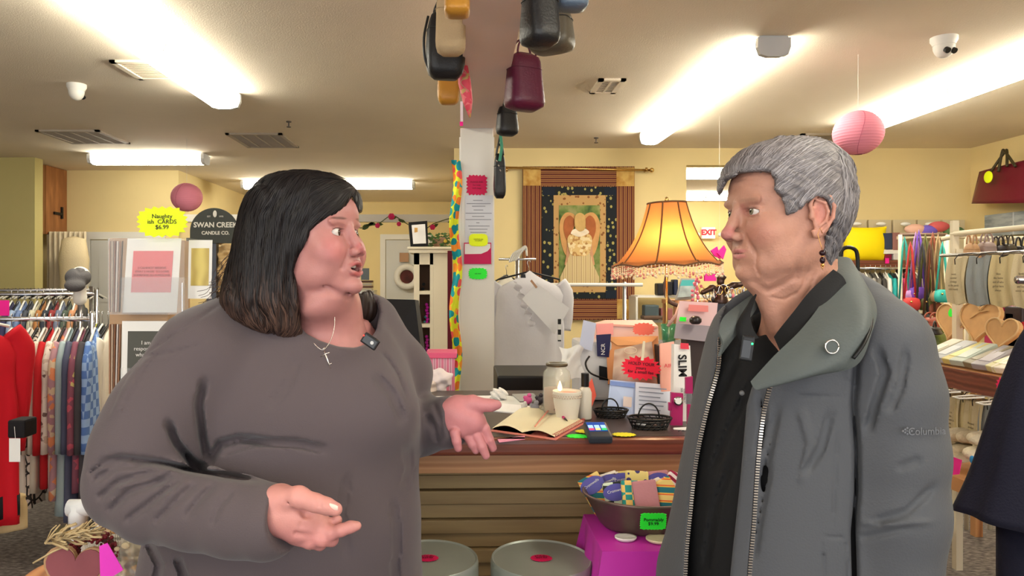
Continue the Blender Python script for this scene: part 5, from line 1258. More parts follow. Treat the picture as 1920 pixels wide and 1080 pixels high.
for i in range(130):
    a = rnd.uniform(.1, math.pi-.15); c0 = P(178+math.cos(a)*40, 1046-math.sin(a)*40, 1.71); bb.ball(c0+Vector((rnd.uniform(-.01, .01), rnd.uniform(-.012, .012), rnd.uniform(-.01, .01))), rnd.uniform(.003, .006), 5)
bb.build('berries', mat('wreath_berry', (112, 24, 34), .5), t, smooth=True); MB().tube([P(178+math.cos(a)*40, 1046-math.sin(a)*40, 1.715) for a in [math.pi*2*i/24 for i in range(25)]], .009, 8).build('twig_ring', mat('twig_brown', (84, 52, 44), .9), t, smooth=True)
o = MB().prism([(-.018, -.045), (.034, -.02), (.006, .045), (-.012, .04)], .0015, frame(P(200, 1056, 1.62), (1, .1, .1), (0, 0, 1))).build('price_card', mat('magenta_card', (232, 60, 196), .6)); tag(o, 'magenta price card tucked between the heart plaque and the potpourri bag', 'card')
s = SDF(); s.ell(P(243, 1062, 1.73), (.046, .04, .075), .02); s.fun(lambda q: .003*np.sin(q[:, 0]*260+q[:, 2]*60)+.002*np.sin(q[:, 2]*240), *BIG, .01, 'd')
t = thing('potpourri_bag', 'clear bag of dried flower potpourri between the heart plaque and the sweater', 'bag', P(243, 1080, 1.73))
V, Q = s.mesh(.004); np_object('bag_film', V, Q, mat('film_plastic', (232, 226, 206), .12, alpha=.35, spec=.7), t)
for nm, c, k in (('dried_petals', (206, 150, 70), 26), ('dried_berries', (92, 44, 52), 12), ('dried_leaves', (104, 112, 84), 14), ('wood_shavings', (216, 200, 160), 60)):
    bb = MB()
    for i in range(k):
        a = rnd.uniform(0, 6.28); r_ = rnd.uniform(0, 1)**.5; bb.ball(P(243, 1062, 1.73)+Vector((math.cos(a)*r_*.036, rnd.uniform(-.028, .028), math.sin(a)*r_*.062)), (rnd.uniform(.004, .011), .004, rnd.uniform(.003, .009)), 5)
    bb.build(nm, mat(nm, c, .8), t)['kind'] = 'stuff'
t = thing('flower_basket', 'white wicker basket of dried roses partly behind the sweater sleeve', 'basket', P(215, 1010, 1.86))
rows = [[P(215, 1000, 1.86)+Vector((math.cos(a)*r_, math.sin(a)*r_*.8, z)) for a in [2*math.pi*i/30 for i in range(30)]] for r_, z in ((.05, -.09), (.075, -.04), (.085, .0), (.083, .002), (.07, -.03))]
MB().grid(rows, closed_v=True).build('basket_weave', ramp_mat('white_wicker', 'wave', [(0, (150, 142, 130)), (.3, (226, 222, 212))], .7, (1, 1, 1), 60, interp='LINEAR', bump=.6), t, smooth=True)
for i, (x, y, c) in enumerate(((198, 984, (104, 56, 58)), (214, 990, (196, 140, 80)), (226, 992, (176, 110, 60)), (206, 994, (206, 178, 140)), (188, 975, (214, 180, 160)))):
    bb = MB(); q = P(x, y, 1.84); bb.ball(q, .011, 7); [bb.ball(q+Vector((math.cos(k)*.008, -.004, math.sin(k)*.008)), .006, 5) for k in range(6)]; bb.build('dried_rose', mat('dried_rose_%d' % i, c, .8), t, smooth=True)
# ================================================================ counter
CT = .95
M_top = mat('counter_top_dark', (70, 60, 58), .35, var=.15, vscale=12)
M_lip = ramp_mat('red_brown_wood', 'wave', [(0, (92, 44, 32)), (.5, (128, 68, 50)), (1, (110, 56, 42))], .3, (.25, 1, 1), 8, interp='LINEAR', distort=3, detail=3, wave='Z')
M_apron = ramp_mat('light_pine', 'wave', [(0, (170, 118, 78)), (.5, (196, 146, 102)), (1, (182, 132, 90))], .5, (.2, 1, 1), 9, interp='LINEAR', distort=3, detail=3, wave='Z')
M_ship = ramp_mat('panel_boards', 'noise', [(.3, (148, 122, 84)), (.7, (182, 158, 112))], .7, (.3, 1, 4), 6, interp='LINEAR', detail=4)
t = thing('sales_counter', 'long sales counter with dark top, red-brown edge and boarded front between the women', 'counter', (.3, 2.45, 0))
def skew(x, y): return y-.03*(x)   # the counter runs very slightly away to the right
X0, X1 = -.52, 1.15; A_ = math.atan(.025)
MC = Matrix.Translation((0, 0, 0)) @ Matrix.Rotation(A_, 4, 'Z')
MB().box(X0, X1, 2.03, 2.86, CT-.035, CT, MC).build('counter_top', M_top, t)
MB().box(X0, X1, 1.985, 2.03, CT-.045, CT+.001, MC).build('front_edge', M_lip, t, bevel=.012)
MB().box(X0, X1, 2.02, 2.05, CT-.10, CT-.045, MC).build('apron_board', M_apron, t, bevel=.002)
b = MB(); z = CT-.10; k = 0
while z > .1:
    b.box(X0+.03, X1, 2.155+(.012 if k % 2 else 0), 2.19, z-.042, z-.002, MC); z -= .044; k += 1
b.build('front_boards', M_ship, t, bevel=.003)
MB().box(X0+.03, X1, 2.19, 2.84, .0, CT-.036, MC).build('carcass', M_apron, t)
MB().box(X0+.02, X0+.05, 2.05, 2.84, 0, CT-.036, MC).build('end_panel', M_apron, t)
# desk behind the counter
t = thing('back_desk', 'black-topped work desk behind the counter carrying the monitor', 'desk', (-.1, 3.4, 0))
MB().box(-.75, 1.4, 2.95, 3.75, .72, .76).build('desk_top', M_black, t, bevel=.004)
for x in (-.70, 1.33):
    for y in (3.0, 3.7): MB().box(x-.02, x+.04, y-.02, y+.02, 0, .72).build('leg', M_dark_metal, t)

def on(px, py, z=CT):
    """point where the line of sight meets the counter top"""
    Z = (EYE-z)*FPX/(py-VY); return Vector(((px-VX)*Z/FPX, Z, z))
def poly_on(name, pts, th, m, parent=None, z=CT, bevel=0):
    q = [on(*p, z) for p in pts]; mb = MB(); n = len(q)
    mb.add(q+[v+Vector((0, 0, th)) for v in q], [tuple(range(n)), tuple(range(2*n-1, n-1, -1))]+[(i, (i+1) % n, (i+1) % n+n, i+n) for i in range(n)])
    return mb.build(name, m, parent, bevel=bevel)
# notebook, pen
t = thing('notebook', 'open spiral notebook with cream pages on the counter beside the outstretched hand', 'notebook', on(1010, 800))
M_page = mat('cream_page', (232, 222, 188), .7)
L0, L1, L2, L3 = on(922, 806), on(1040, 822), on(1095, 792), on(975, 768)
mid0, mid1 = L0.lerp(L1, .5), L3.lerp(L2, .5)
def leaf(a, b, c, d, h, nm):
    rows = []
    for i in range(9):
        u = i/8; p = a.lerp(b, u); q = d.lerp(c, u); zz = Vector((0, 0, .004+h*math.sin(math.pi*u)))
        rows.append([p.lerp(q, j/6)+zz for j in range(7)])
    g = MB().grid(rows).grid([[v-Vector((0, 0, .004+h*math.sin(math.pi*i/8)-.0015)) for v in r] for i, r in enumerate(rows)])
    return g.build(nm, M_page, t, smooth=True)
leaf(L0, mid0, mid1, L3, .014, 'left_page'); leaf(mid0, L1, L2, mid1, .012, 'right_page')
poly_on('cover', [(919, 809), (1042, 826), (1099, 793), (975, 766)], .0015, mat('salmon_cover', (214, 128, 116), .6), t)
sp = MB(); [sp.tube([L1.lerp(L2, k/22)+Vector((.0, 0, .0)), L1.lerp(L2, k/22)+Vector((.003, 0, .010)), L1.lerp(L2, k/22)+Vector((-.006, 0, .012))], .0011, 5) for k in range(23)]; sp.build('spiral_binding', mat('rose_wire', (206, 112, 110), .3, .8), t)
MB().tube([on(1003, 812)+Vector((0, 0, .019)), on(1031, 776)+Vector((0, 0, .018))], .0022, 6).build('ribbon_marker', mat('salmon_ribbon', (226, 150, 130), .7), t)
a, b = on(1042, 783)+Vector((0, 0, .024)), on(1064, 800)+Vector((0, 0, .017))
t = thing('pen', 'pink pen with a dark tip lying on the open notebook', 'pen', b)
MB().tube([a, a.lerp(b, .8)], .0038, 10).build('barrel', mat('pen_pink', (206, 70, 120), .35), t, smooth=True); MB().tube([a.lerp(b, .8), b], [.0036, .001], 10).build('tip', M_black, t, smooth=True); MB().tube([a-(b-a)*.35, a], .004, 10).build('cap', M_black, t, smooth=True)
# flat cards on the counter
for nm, lb, c, rx, m, k in (('price_card', 'neon green burst card lying at the counter edge below the notebook', (1083, 819), .032, M_neong, 1), ('price_card', 'yellow burst card lying left of the card reader', (1100, 811), .034, mat('lemon_card', (236, 226, 30), .6), 2), ('price_card', 'yellow burst card lying right of the card reader', (1170, 818), .034, mat('lemon_card', (236, 226, 30), .6), 3)):
    q = on(*c); o = MB().prism(burst(rx, .026, 16, .16, k, 2.2), .0012, frame(q+Vector((0, 0, .0014+.0014*k)), (1, 0, 0), (0, 1, 0.001))).build(nm, m); tag(o, lb, 'card')
o = poly_on('paper_note', [(932, 823), (984, 818), (984, 824), (936, 830)], .001, mat('pale_pink_note', (234, 150, 180), .7)); tag(o, 'pale pink paper slip at the counter edge below the hand', 'note')
# card reader
q = on(1127, 826); M = frame(q+Vector((0, .0, .012)), (1, .05, 0), (0, .93, .28))
t = thing('card_reader', 'small dark card reader with a blue lit screen at the counter front', 'card reader', q)
MB().box(-.033, .033, 0, .022, -.005, .085, M).build('reader_body', mat('reader_grey', (52, 58, 68), .4), t, bevel=.006)
MB().box(-.026, .026, -.0012, 0, .028, .078, M).build('screen', mat('screen_blue', (24, 60, 130), .2, emit=(30, 70, 150), es=.5), t)
for i, (c, x) in enumerate((((150, 190, 240), -.018), ((150, 190, 240), 0), ((150, 190, 240), .018))): MB().box(x-.007, x+.007, -.002, -.0012, .044, .06, M).build('screen_tile', mat('tile_pale', c, .3, emit=c, es=.5), t)
for c, x in (((230, 60, 90), -.018), ((240, 200, 120), 0), ((40, 190, 90), .018)): MB().box(x-.007, x+.007, -.002, -.0012, .032, .042, M).build('screen_tile', mat('tile_%d' % c[0], c, .3, emit=c, es=.5), t)
# big glass jar candle
def jar_at(px, py): return on(px, py)
q = jar_at(1044, 778); s_ = q.y/FPX
t = thing('jar_candle', 'tall clear glass jar half filled with pinkish wax behind the white cup', 'candle', q)
R = 26*s_
MB().lathe([(R*.85, 0.001), (R*.98, .01), (R, .04), (R, .128), (R*.93, .142), (R*.72, .152), (R*.70, .160), (R*.74, .164), (R*.74, .172), (R*.66, .172), (R*.64, .155), (R*.88, .138), (R*.95, .12), (R*.95, .012), (0.002, .008)], q, 32, cap=False).build('glass_jar', mat('jar_glass', (222, 226, 216), .06, alpha=.32, spec=.8), t, smooth=True)
MB().lathe([(R*.90, .012), (R*.92, .05), (R*.92, .088), (0.001, .090)], q, 28).build('wax', mat('pink_wax', (226, 168, 140), .4), t, smooth=True)
MB().lathe([(R*.92, .012), (R*.93, .03), (R*.93, .035), (.001, .035)], q, 28).build('leaf_layer', mat('green_band', (120, 130, 104), .6), t, smooth=True) if False else None
MB().tube([q+Vector((0, 0, .162)), q+Vector((0, 0, .170))], R*.76, 28).build('rim_band', mat('rim_wire', (84, 74, 62), .4, .7), t) if False else MB().lathe([(R*.75, .160), (R*.79, .162), (R*.79, .168), (R*.75, .170)], q, 28).build('rim_band', mat('rim_wire', (104, 94, 78), .4, .7), t, smooth=True)
# white cup candle with flame
q = on(1063, 790)-Vector((0, 0, 0)); s_ = q.y/FPX; R = 27*s_
t = thing('cup_candle', 'white dotted ceramic cup candle with a lit flame on the counter', 'candle', q)
MB().lathe([(R*.66, 0.001), (R*.72, .006), (R*.92, .06), (R*.99, .092), (R, .096), (R*.93, .096), (R*.84, .06), (R*.2, .04)], q, 32).build('ceramic_cup', mat('white_ceramic', (228, 222, 210), .3), t, smooth=True)
d = MB(); [d.ball(q+Vector((math.cos(a)*R*.985, math.sin(a)*R*.985, zz)), .0022, 5) for zz, o_ in ((.078, 0), (.084, .09)) for a in [2*math.pi*i/34+o_ for i in range(34)]]; d.build('raised_dots', mat('dot_shadow', (206, 186, 170), .4), t, smooth=True)  # dots in a darker beige than the cup
MB().lathe([(R*.91, .082), (R*.91, .088), (.001, .088)], q, 24).build('melted_wax', mat('peach_wax', (228, 160, 136), .3, emit=(240, 150, 110), es=.12), t, smooth=True)
fq = q+Vector((-.022, 0, .088)); MB().tube([fq, fq+Vector((0, 0, .01))], .001, 5).build('wick', M_black, t)
MB().lathe([(.001, .006), (.0062, .012), (.0068, .018), (.004, .028), (.0005, .038)], fq, 12).build('flame', mat('flame', (255, 220, 160), .5, emit=(255, 206, 130), es=9), t, smooth=True)
# bottle, orange card
q = on(1097, 786)
t = thing('spray_bottle', 'small white bottle with a black cap right of the white cup', 'bottle', q)
MB().lathe([(.019, .001), (.021, .005), (.021, .085), (.016, .098), (.009, .104), (.009, .108)], q, 24).build('bottle_body', mat('milky_bottle', (214, 208, 196), .25), t, smooth=True)
MB().lathe([(.0125, .104), (.0125, .146)], q, 20).build('cap', M_black, t, auto=.6)
q = on(1110, 770); o = MB().prism([(-.024, .03), (-.006, .0), (.018, .05), (.004, .108), (-.014, .085)], .002, frame(q, (1, .3, 0), (.1, .1, 1))).build('folded_card', mat('coral_card', (240, 104, 84), .6)); tag(o, 'coral folded card standing right of the black-capped bottle', 'card')
# black wire baskets
def wire_basket(q, rx, ry, h, label, handle=.05):
    t = thing('wire_basket', label, 'basket', q, 0, 'black wire baskets'); mb = MB()
    for k, zz in enumerate((.002, h*.35, h*.7, h)):
        f = .78+.22*zz/h; mb.tube([q+Vector((math.cos(a)*rx*f, math.sin(a)*ry*f, zz+.002)) for a in [2*math.pi*i/32 for i in range(33)]], .0022 if k < 3 else .0034, 6)
    for i in range(20):
        a = 2*math.pi*i/20; mb.tube([q+Vector((math.cos(a+j*.16)*rx*(.78+.22*j/3), math.sin(a+j*.16)*ry*(.78+.22*j/3), h*j/3)) for j in range(4)], .0016, 5)
    for i in range(-3, 4): mb.tube([q+Vector((-rx*.7, i*ry*.2, .003)), q+Vector((rx*.7, i*ry*.2, .003))], .0014, 5)
    mb.build('wire_weave', M_black, t, smooth=True)
    MB().tube([q+Vector((.0+math.cos(a)*handle*.75, ry*.2, h+math.sin(a)*handle)) for a in [math.pi*i/16 for i in range(17)]], .0024, 6).build('handle', M_black, t, smooth=True)
    return t
wire_basket(on(1218, 803), .064, .045, .030, 'larger black wire basket with a loop handle in front of the flyers', .042)
wire_basket(on(1145, 782), .055, .04, .022, 'smaller black wire basket behind the card reader', .036)
for i in range(7):
    q = on(1218, 803)+Vector((random.Random(i).uniform(-.04, .04), random.Random(i+9).uniform(-.02, .02), .006)); o = MB().ball(q+Vector((0, 0, .006)), (.009, .007, .006), 6).build('wrapped_sweet', mat('sweet_dark_%d' % (i % 3), [(60, 60, 66), (196, 196, 200), (96, 70, 60)][i % 3], .3), smooth=True); tag(o, '%s wrapped sweet in the larger black wire basket' % ['dark', 'silver', 'brown'][i % 3], 'sweet', 'sweets in the wire basket')
# generic leaning sheet on the counter between picture corners
def quad(name, pts, Zs, th, m, parent=None):
    q = [P(x, y, z) for (x, y), z in zip(pts, Zs if isinstance(Zs, (list, tuple)) else [Zs]*4)]
    n = (q[1]-q[0]).cross(q[3]-q[0]).normalized(); n = n if n.y > 0 else -n
    return MB().add(q+[v+n*th for v in q], [(0, 1, 2, 3), (7, 6, 5, 4), (0, 4, 5, 1), (1, 5, 6, 2), (2, 6, 7, 3), (3, 7, 4, 0)]).build(name, m, parent)
def zc(py, z=CT): return (EYE-z)*FPX/(py-VY)
# flyers
t = thing('flyer', 'pale blue and white printed flyer leaning behind the wire baskets, left one', 'flyer', P(1165, 782, 2.32), 0, 'flyers behind the wire baskets')
quad('sheet', [(1138, 774), (1190, 780), (1192, 716), (1144, 712)], [2.36, 2.34, 2.42, 2.42], .001, mat('flyer_blue', (176, 192, 226), .5), t)
quad('heading_bar', [(1144, 722), (1190, 727), (1190, 719), (1145, 714)], [2.405, 2.40, 2.405, 2.41], .0008, mat('flyer_heading', (116, 140, 200), .5), t)
quad('picture_block', [(1168, 762), (1184, 764), (1185, 745), (1169, 743)], [2.36, 2.358, 2.37, 2.37], .0008, mat('flyer_picture', (214, 196, 190), .5), t)
t = thing('flyer', 'white printed flyer leaning behind the wire baskets, right one', 'flyer', P(1225, 782, 2.32), 0, 'flyers behind the wire baskets')
quad('sheet', [(1190, 778), (1256, 784), (1258, 722), (1192, 716)], [2.33, 2.32, 2.40, 2.41], .001, mat('flyer_white', (206, 212, 228), .5), t)
for k in range(6): quad('text_line', [(1198, 727+k*8), (1250-(k % 3)*6, 731+k*8), (1250-(k % 3)*6, 729+k*8), (1198, 725+k*8)], [2.385-.01*k]*4, .0008, mat('print_grey', (150, 158, 176), .6), t)
# framed card with scarlet burst, kraft envelope behind
t = thing('picture_frame', 'leaning framed print covered by a scarlet burst sign', 'frame', P(1190, 720, 2.5))
quad('print', [(1148, 716), (1232, 722), (1222, 640), (1152, 656)], [2.46, 2.44, 2.52, 2.54], .004, ramp_mat('brown_print', 'noise', [(.35, (96, 62, 58)), (.55, (196, 176, 160)), (.7, (150, 104, 84))], .4, (1, 1, 1), 9, interp='LINEAR'), t)
M_kr2 = mat('orange_kraft', (206, 142, 94), .7)
t = thing('kraft_envelope', 'orange-brown padded envelope standing behind the framed print', 'envelope', P(1185, 716, 2.6))
quad('envelope_body', [(1140, 720), (1238, 724), (1234, 630), (1136, 632)], [2.58, 2.56, 2.62, 2.64], .006, M_kr2, t); quad('flap', [(1136, 632), (1234, 630), (1218, 646), (1158, 648)], [2.635, 2.615, 2.605, 2.62], .002, mat('orange_kraft_flap', (220, 158, 104), .7), t)
o = burst_sign('burst_sign', 'scarlet burst sign with black handwriting clipped to the framed print', P(1202, 690, 2.40), .068, .042, M_redcard, 'HOLD YOUR\nyours\nfor a small fee', .015, xdir=(1, -.05, -.09), n=20, depth=.2, power=2.3)
t = thing('wooden_clip', 'wooden clothes peg and twine holding the scarlet burst sign', 'clip', P(1207, 660, 2.42))
quad('peg', [(1202, 676), (1207, 676), (1210, 640), (1206, 640)], 2.385, .006, M_cream, t)
MB().tube([P(1182+12*math.cos(a), 657+6*math.sin(a), 2.50) for a in [2*math.pi*i/16 for i in range(17)]], .0012, 5).build('twine', M_cream, t)
# stack of pink-white boxes with salmon burst behind
t = thing('gift_box', 'white and pink flat gift box with a salmon burst card behind the padded envelope', 'box', P(1170, 700, 2.72))
quad('box_front', [(1106, 735), (1240, 735), (1234, 612), (1112, 606)], [2.72, 2.72, 2.76, 2.76], .02, mat('pink_white', (236, 206, 200), .5), t)
quad('pink_band', [(1120, 628), (1150, 628), (1150, 606), (1118, 608)], 2.70, .012, mat('band_pink', (238, 160, 156), .5), t)
quad('box_lid', [(1112, 606), (1234, 612), (1222, 600), (1135, 600)], [2.75, 2.75, 2.82, 2.82], .008, mat('peach_lid', (240, 190, 176), .5), t)
o = burst_sign('burst_sign', 'salmon burst card on the pink and white gift box', P(1207, 617, 2.68), .042, .024, mat('salmon_card', (236, 116, 100), .6), None, n=16, depth=.15)
# white credit card machine / receipt printer with papers
t = thing('receipt_printer', 'white receipt printer with black slot and paper roll left of the envelope', 'printer', P(1110, 735, 2.65))
b0 = P(1085, 742, 2.62); b1 = P(1148, 640, 2.62)
MB().box(b0.x, b1.x, 2.62, 2.80, CT+.001, b1.z).build('printer_body', mat('printer_white', (206, 206, 208), .35), t, bevel=.012)
quad('slot', [(1124, 712), (1146, 714), (1144, 690), (1124, 686)], 2.612, .008, M_black, t); quad('blue_label', [(1120, 668), (1142, 670), (1146, 626), (1118, 628)], 2.608, .002, mat('navy_label', (34, 34, 74), .4), t)
text_mesh('NCR', .02, tframe(P(1131, 655, 2.606), (0, 0, 1), (-1, 0, 0)), M_paper, t, 'lettering')
t = thing('receipt_roll', 'crumpled white paper receipts hanging beside the printer', 'paper', P(1070, 720, 2.55))
rows = [[tuple(P(1048+u*46+6*math.sin(v*5+u*3), 650+v*62+4*math.sin(u*7), 2.58+.02*math.sin(u*6+v*4))) for u in [k/8 for k in range(9)]] for v in [k/8 for k in range(9)]]
MB().grid(rows).grid([[(x, y+.002, z) for x, y, z in r] for r in rows]).build('paper_sheet', M_paper, t, smooth=True)
quad('plastic_folder', [(1086, 652), (1110, 658), (1118, 606), (1094, 600)], 2.60, .004, mat('folder_tint', (190, 196, 216), .3), t)
MB().tube([tuple(v) for v in cr([tuple(P(1105, 668, 2.58)), tuple(P(1098, 682, 2.56)), tuple(P(1108, 700, 2.54)), tuple(P(1140, 712, 2.56))], 6)], .0035, 6).build('cable', M_black, t, smooth=True)
# SLIM box and gadgets
t = thing('slim_box', 'tall narrow white box lettered SLIM standing slanted at the right of the counter', 'box', P(1280, 780, 2.2))
quad('box_front', [(1262, 790), (1300, 790), (1294, 648), (1264, 645)], [2.25, 2.25, 2.27, 2.27], .03, M_paper, t)
text_mesh('SLIM', .036, tframe(P(1279, 686, 2.262), (.02, 0, -1), (1, 0, .02)), M_ink, t, 'lettering', bold=.0008)
text_mesh('COMPACT\n500 LUMENS', .009, tframe(P(1281, 742, 2.252), (.02, 0, -1), (1, 0, .02)), M_dark_metal, t, 'small_print')
quad('red_stamp', [(1276, 654), (1292, 655), (1291, 644), (1276, 643)], 2.262, .001, mat('stamp_red', (224, 60, 80), .5), t)
quad('tray_lip', [(1270, 823), (1300, 820), (1296, 800), (1262, 802)], [2.07, 2.07, 2.14, 2.14], .004, M_paper, t)
text_mesh('500', .021, tframe(P(1281, 812, 2.095), (1, 0, 0), (0, .3, 1)), M_dark_metal, t, 'lettering')
M_mag = mat('magenta_plastic', (170, 34, 96), .35)
t = thing('slim_torch', 'magenta slim torch with a round silver lens on the white box', 'torch', P(1268, 800, 2.17), 0, 'magenta torches')
quad('torch_body', [(1258, 799), (1280, 799), (1281, 738), (1259, 736)], 2.19, .014, M_mag, t); MB().tube([P(1272, 752, 2.194), P(1272, 752, 2.18)], .0135, 20).build('lens_ring', M_chrome, t, smooth=True); MB().tube([P(1272, 752, 2.181), P(1272, 752, 2.178)], .0095, 20).build('lens', M_paper, t); quad('side_button', [(1254, 770), (1259, 770), (1259, 755), (1254, 755)], 2.19, .01, M_mag, t)
t = thing('pen_torch', 'slimmer magenta and silver pen torch beside the round-lens torch', 'torch', P(1291, 795, 2.18), 0, 'magenta torches')
quad('torch_head', [(1286, 738), (1299, 738), (1299, 706), (1286, 708)], 2.185, .012, M_mag, t); quad('silver_band', [(1287, 758), (1298, 758), (1298, 738), (1287, 738)], 2.188, .010, M_chrome, t); quad('torch_handle', [(1289, 796), (1297, 796), (1297, 758), (1289, 758)], 2.187, .010, M_mag, t)
# pink packet, green tumbler, display box with knob
t = thing('pink_packet', 'clear-wrapped pink packet with red print left of the white SLIM box', 'packet', P(1250, 740, 2.4))
quad('wrapper', [(1240, 745), (1264, 748), (1264, 640), (1238, 644)], [2.38, 2.38, 2.42, 2.42], .012, mat('salmon_film', (232, 168, 150), .3), t); text_mesh('AIR', .018, tframe(P(1253, 686, 2.395), (1, 0, 0), (0, 0, 1)), mat('stamp_red', (224, 60, 80), .5), t, 'lettering')
q = on(1255, 733)+Vector((0, 0, .0)); q = P(1256, 745, 2.70); q.z = CT
zb = P(1256, 640, 2.7).z
t = thing('display_riser', 'dark box riser at the counter back under the green tumbler and lamp', 'riser', (P(1290, 0, 2.7).x, 2.68, CT)); MB().box(P(1228, 0, 2.6).x, P(1350, 0, 2.6).x, 2.56, 2.80, CT+.001, zb-.002).build('riser_box', mat('riser_dark', (60, 48, 46), .6), t, bevel=.004)
q = Vector((P(1254, 0, 2.62).x, 2.62, zb))
t = thing('green_tumbler', 'green glass tumbler standing on the riser at the back of the counter', 'tumbler', q)
MB().lathe([(.020, .001), (.023, .01), (.029, .070), (.0275, .070), (.021, .012), (.001, .006)], q, 24).build('glass_wall', mat('green_glass', (60, 150, 110), .05, alpha=.5, spec=.8), t, smooth=True)
t = thing('carded_package', 'pale pink carded package with a round black knob, beside the green tumbler', 'package', P(1308, 640, 2.45))
MB().box(*(P(1290, 0, 2.45).x, P(1330, 0, 2.45).x), 2.47, 2.53, CT+.001, P(0, 636, 2.45).z).build('support_box', mat('riser_dark', (60, 48, 46), .6), t)
quad('card_back', [(1264, 634), (1338, 642), (1346, 568), (1274, 564)], [2.45, 2.45, 2.48, 2.48], .004, mat('pale_rose_card', (206, 172, 172), .5), t); quad('grey_foot', [(1264, 634), (1338, 642), (1340, 612), (1268, 606)], [2.44, 2.44, 2.455, 2.455], .004, mat('mauve_grey', (140, 128, 134), .5), t)
quad('red_text_bar', [(1290, 583), (1328, 585), (1328, 573), (1292, 571)], 2.455, .002, mat('salmon_text', (224, 128, 120), .5), t); quad('green_label', [(1274, 602), (1286, 603), (1287, 595), (1275, 594)], 2.45, .002, M_neong, t)
q = P(1304, 600, 2.42); MB().lathe([(.013, -.014), (.020, -.006), (.020, .004), (.012, .012), (.004, .014)], q, 18).build('knob', mat('knob_black', (44, 36, 36), .3), t, smooth=True)

# ---------------------------------------------------------------- fringed lamp
Zl = 2.66; cx = P(1250, 0, Zl).x; zt_ = P(0, 381, Zl).z; zb_ = P(0, 500, Zl).z
t = thing('table_lamp', 'table lamp with a lit amber bell shade and beaded fringe on the counter', 'lamp', (cx, Zl, CT))
M_shade = bpy.data.materials.new('amber_shade'); M_shade.use_nodes = True; nt = M_shade.node_tree; b = nt.nodes['Principled BSDF']; b.inputs['Base Color'].default_value = (*rgb((176, 122, 76)), 1); b.inputs['Roughness'].default_value = .8
tl = nt.nodes.new('ShaderNodeBsdfTranslucent'); tl.inputs[0].default_value = (*rgb((216, 140, 74)), 1); mx = nt.nodes.new('ShaderNodeMixShader'); mx.inputs[0].default_value = .55
nt.links.new(b.outputs[0], mx.inputs[1]); nt.links.new(tl.outputs[0], mx.inputs[2]); nt.links.new(mx.outputs[0], nt.nodes['Material Output'].inputs[0])
H_ = zt_-zb_; prof = [(.070, 1.0), (.074, .93), (.083, .80), (.098, .62), (.120, .42), (.150, .22), (.183, .06), (.200, 0.0)]
prof = [(r_, zb_+h*H_) for r_, h in [tuple(v) for v in cr(prof, 4)]]
n = 64
def sh(r_, z, k, off=0):
    a = 2*math.pi*k/n+.12; g = 1-.035*(1-abs(math.cos(a*4)))*min(1, 1) ; return (cx+(r_*g+off)*math.cos(a), Zl+(r_*g+off)*math.sin(a), z+(.010*abs(math.sin(a*4)) if z < zb_+.01 else 0)+(cx*0)-.018*math.cos(a)*(r_/.2)*-1*.3)
MB().grid([[sh(r_, z, k) for k in range(n)] for r_, z in prof], closed_v=True).build('lamp_shade', M_shade, t, smooth=True)
M_tr = mat('shade_trim', (110, 74, 44), .8)
rb = MB()
for j in range(8):
    k = (j*8+2-0) % n; rb.tube([sh(r_, z, k, .001) for r_, z in prof], .0032, 5)
rb.build('panel_rib', M_tr, t, smooth=True)
MB().tube([sh(*prof[-1], k % n) for k in range(n+1)], .0035, 6).build('lower_trim', M_tr, t, smooth=True); MB().tube([sh(*prof[0], k % n) for k in range(n+1)], .0035, 6).build('upper_trim', M_tr, t, smooth=True)
M_bead = mat('crystal_bead', (244, 226, 196), .15, spec=.9, alpha=.9)
M_beadp = mat('rose_bead', (216, 140, 130), .2)
fb = MB(); fp = MB(); rnd = random.Random(6)
for i in range(96):
    k = i*n/96; a = 2*math.pi*k/n+.12; p = Vector(sh(*prof[-1], k)); L = .034+.012*(i % 3 == 0)
    for j in range(6):
        f = fb if rnd.random() < .75 else fp; f.ball(p-Vector((0, 0, .004+j*L/6)), .0028 if j < 5 else .0052, 4)
fb.build('bead_fringe', M_bead, t, smooth=True)['kind'] = 'stuff'; fp.build('rose_beads', M_beadp, t, smooth=True)['kind'] = 'stuff'
M_brass = mat('brass', (206, 168, 104), .25, 1.0)
MB().tube([(cx, Zl, CT+.02), (cx, Zl, zb_+.07)], .0042, 10).ball((cx, Zl, CT+.20), .011, 8).ball((cx, Zl, zt_+.012), (.008, .008, .012), 8).tube([(cx, Zl, zb_+.07), (cx, Zl, zt_+.01)], .0025, 8).build('pole', M_brass, t, smooth=True)
MB().lathe([(.07, .001), (.07, .008), (.045, .018), (.014, .03), (.010, .05)], (cx, Zl, CT), 28).build('base', M_brass, t, smooth=True)
MB().ball((cx, Zl, zb_+.085), .026, 10).build('bulb', mat('bulb', (255, 235, 200), .3, emit=(255, 206, 140), es=12), t, smooth=True)
l = bpy.data.lights.new('lamp_bulb_light', 'POINT'); l.energy = 1.5; l.color = (1, .74, .42); l.shadow_soft_size = .03
lo = bpy.data.objects.new('lamp_bulb_light', l); COL.objects.link(lo); lo.location = (cx, Zl-.045, zb_+.075); lo.parent = t; lo.matrix_parent_inverse = WM(t).inverted()

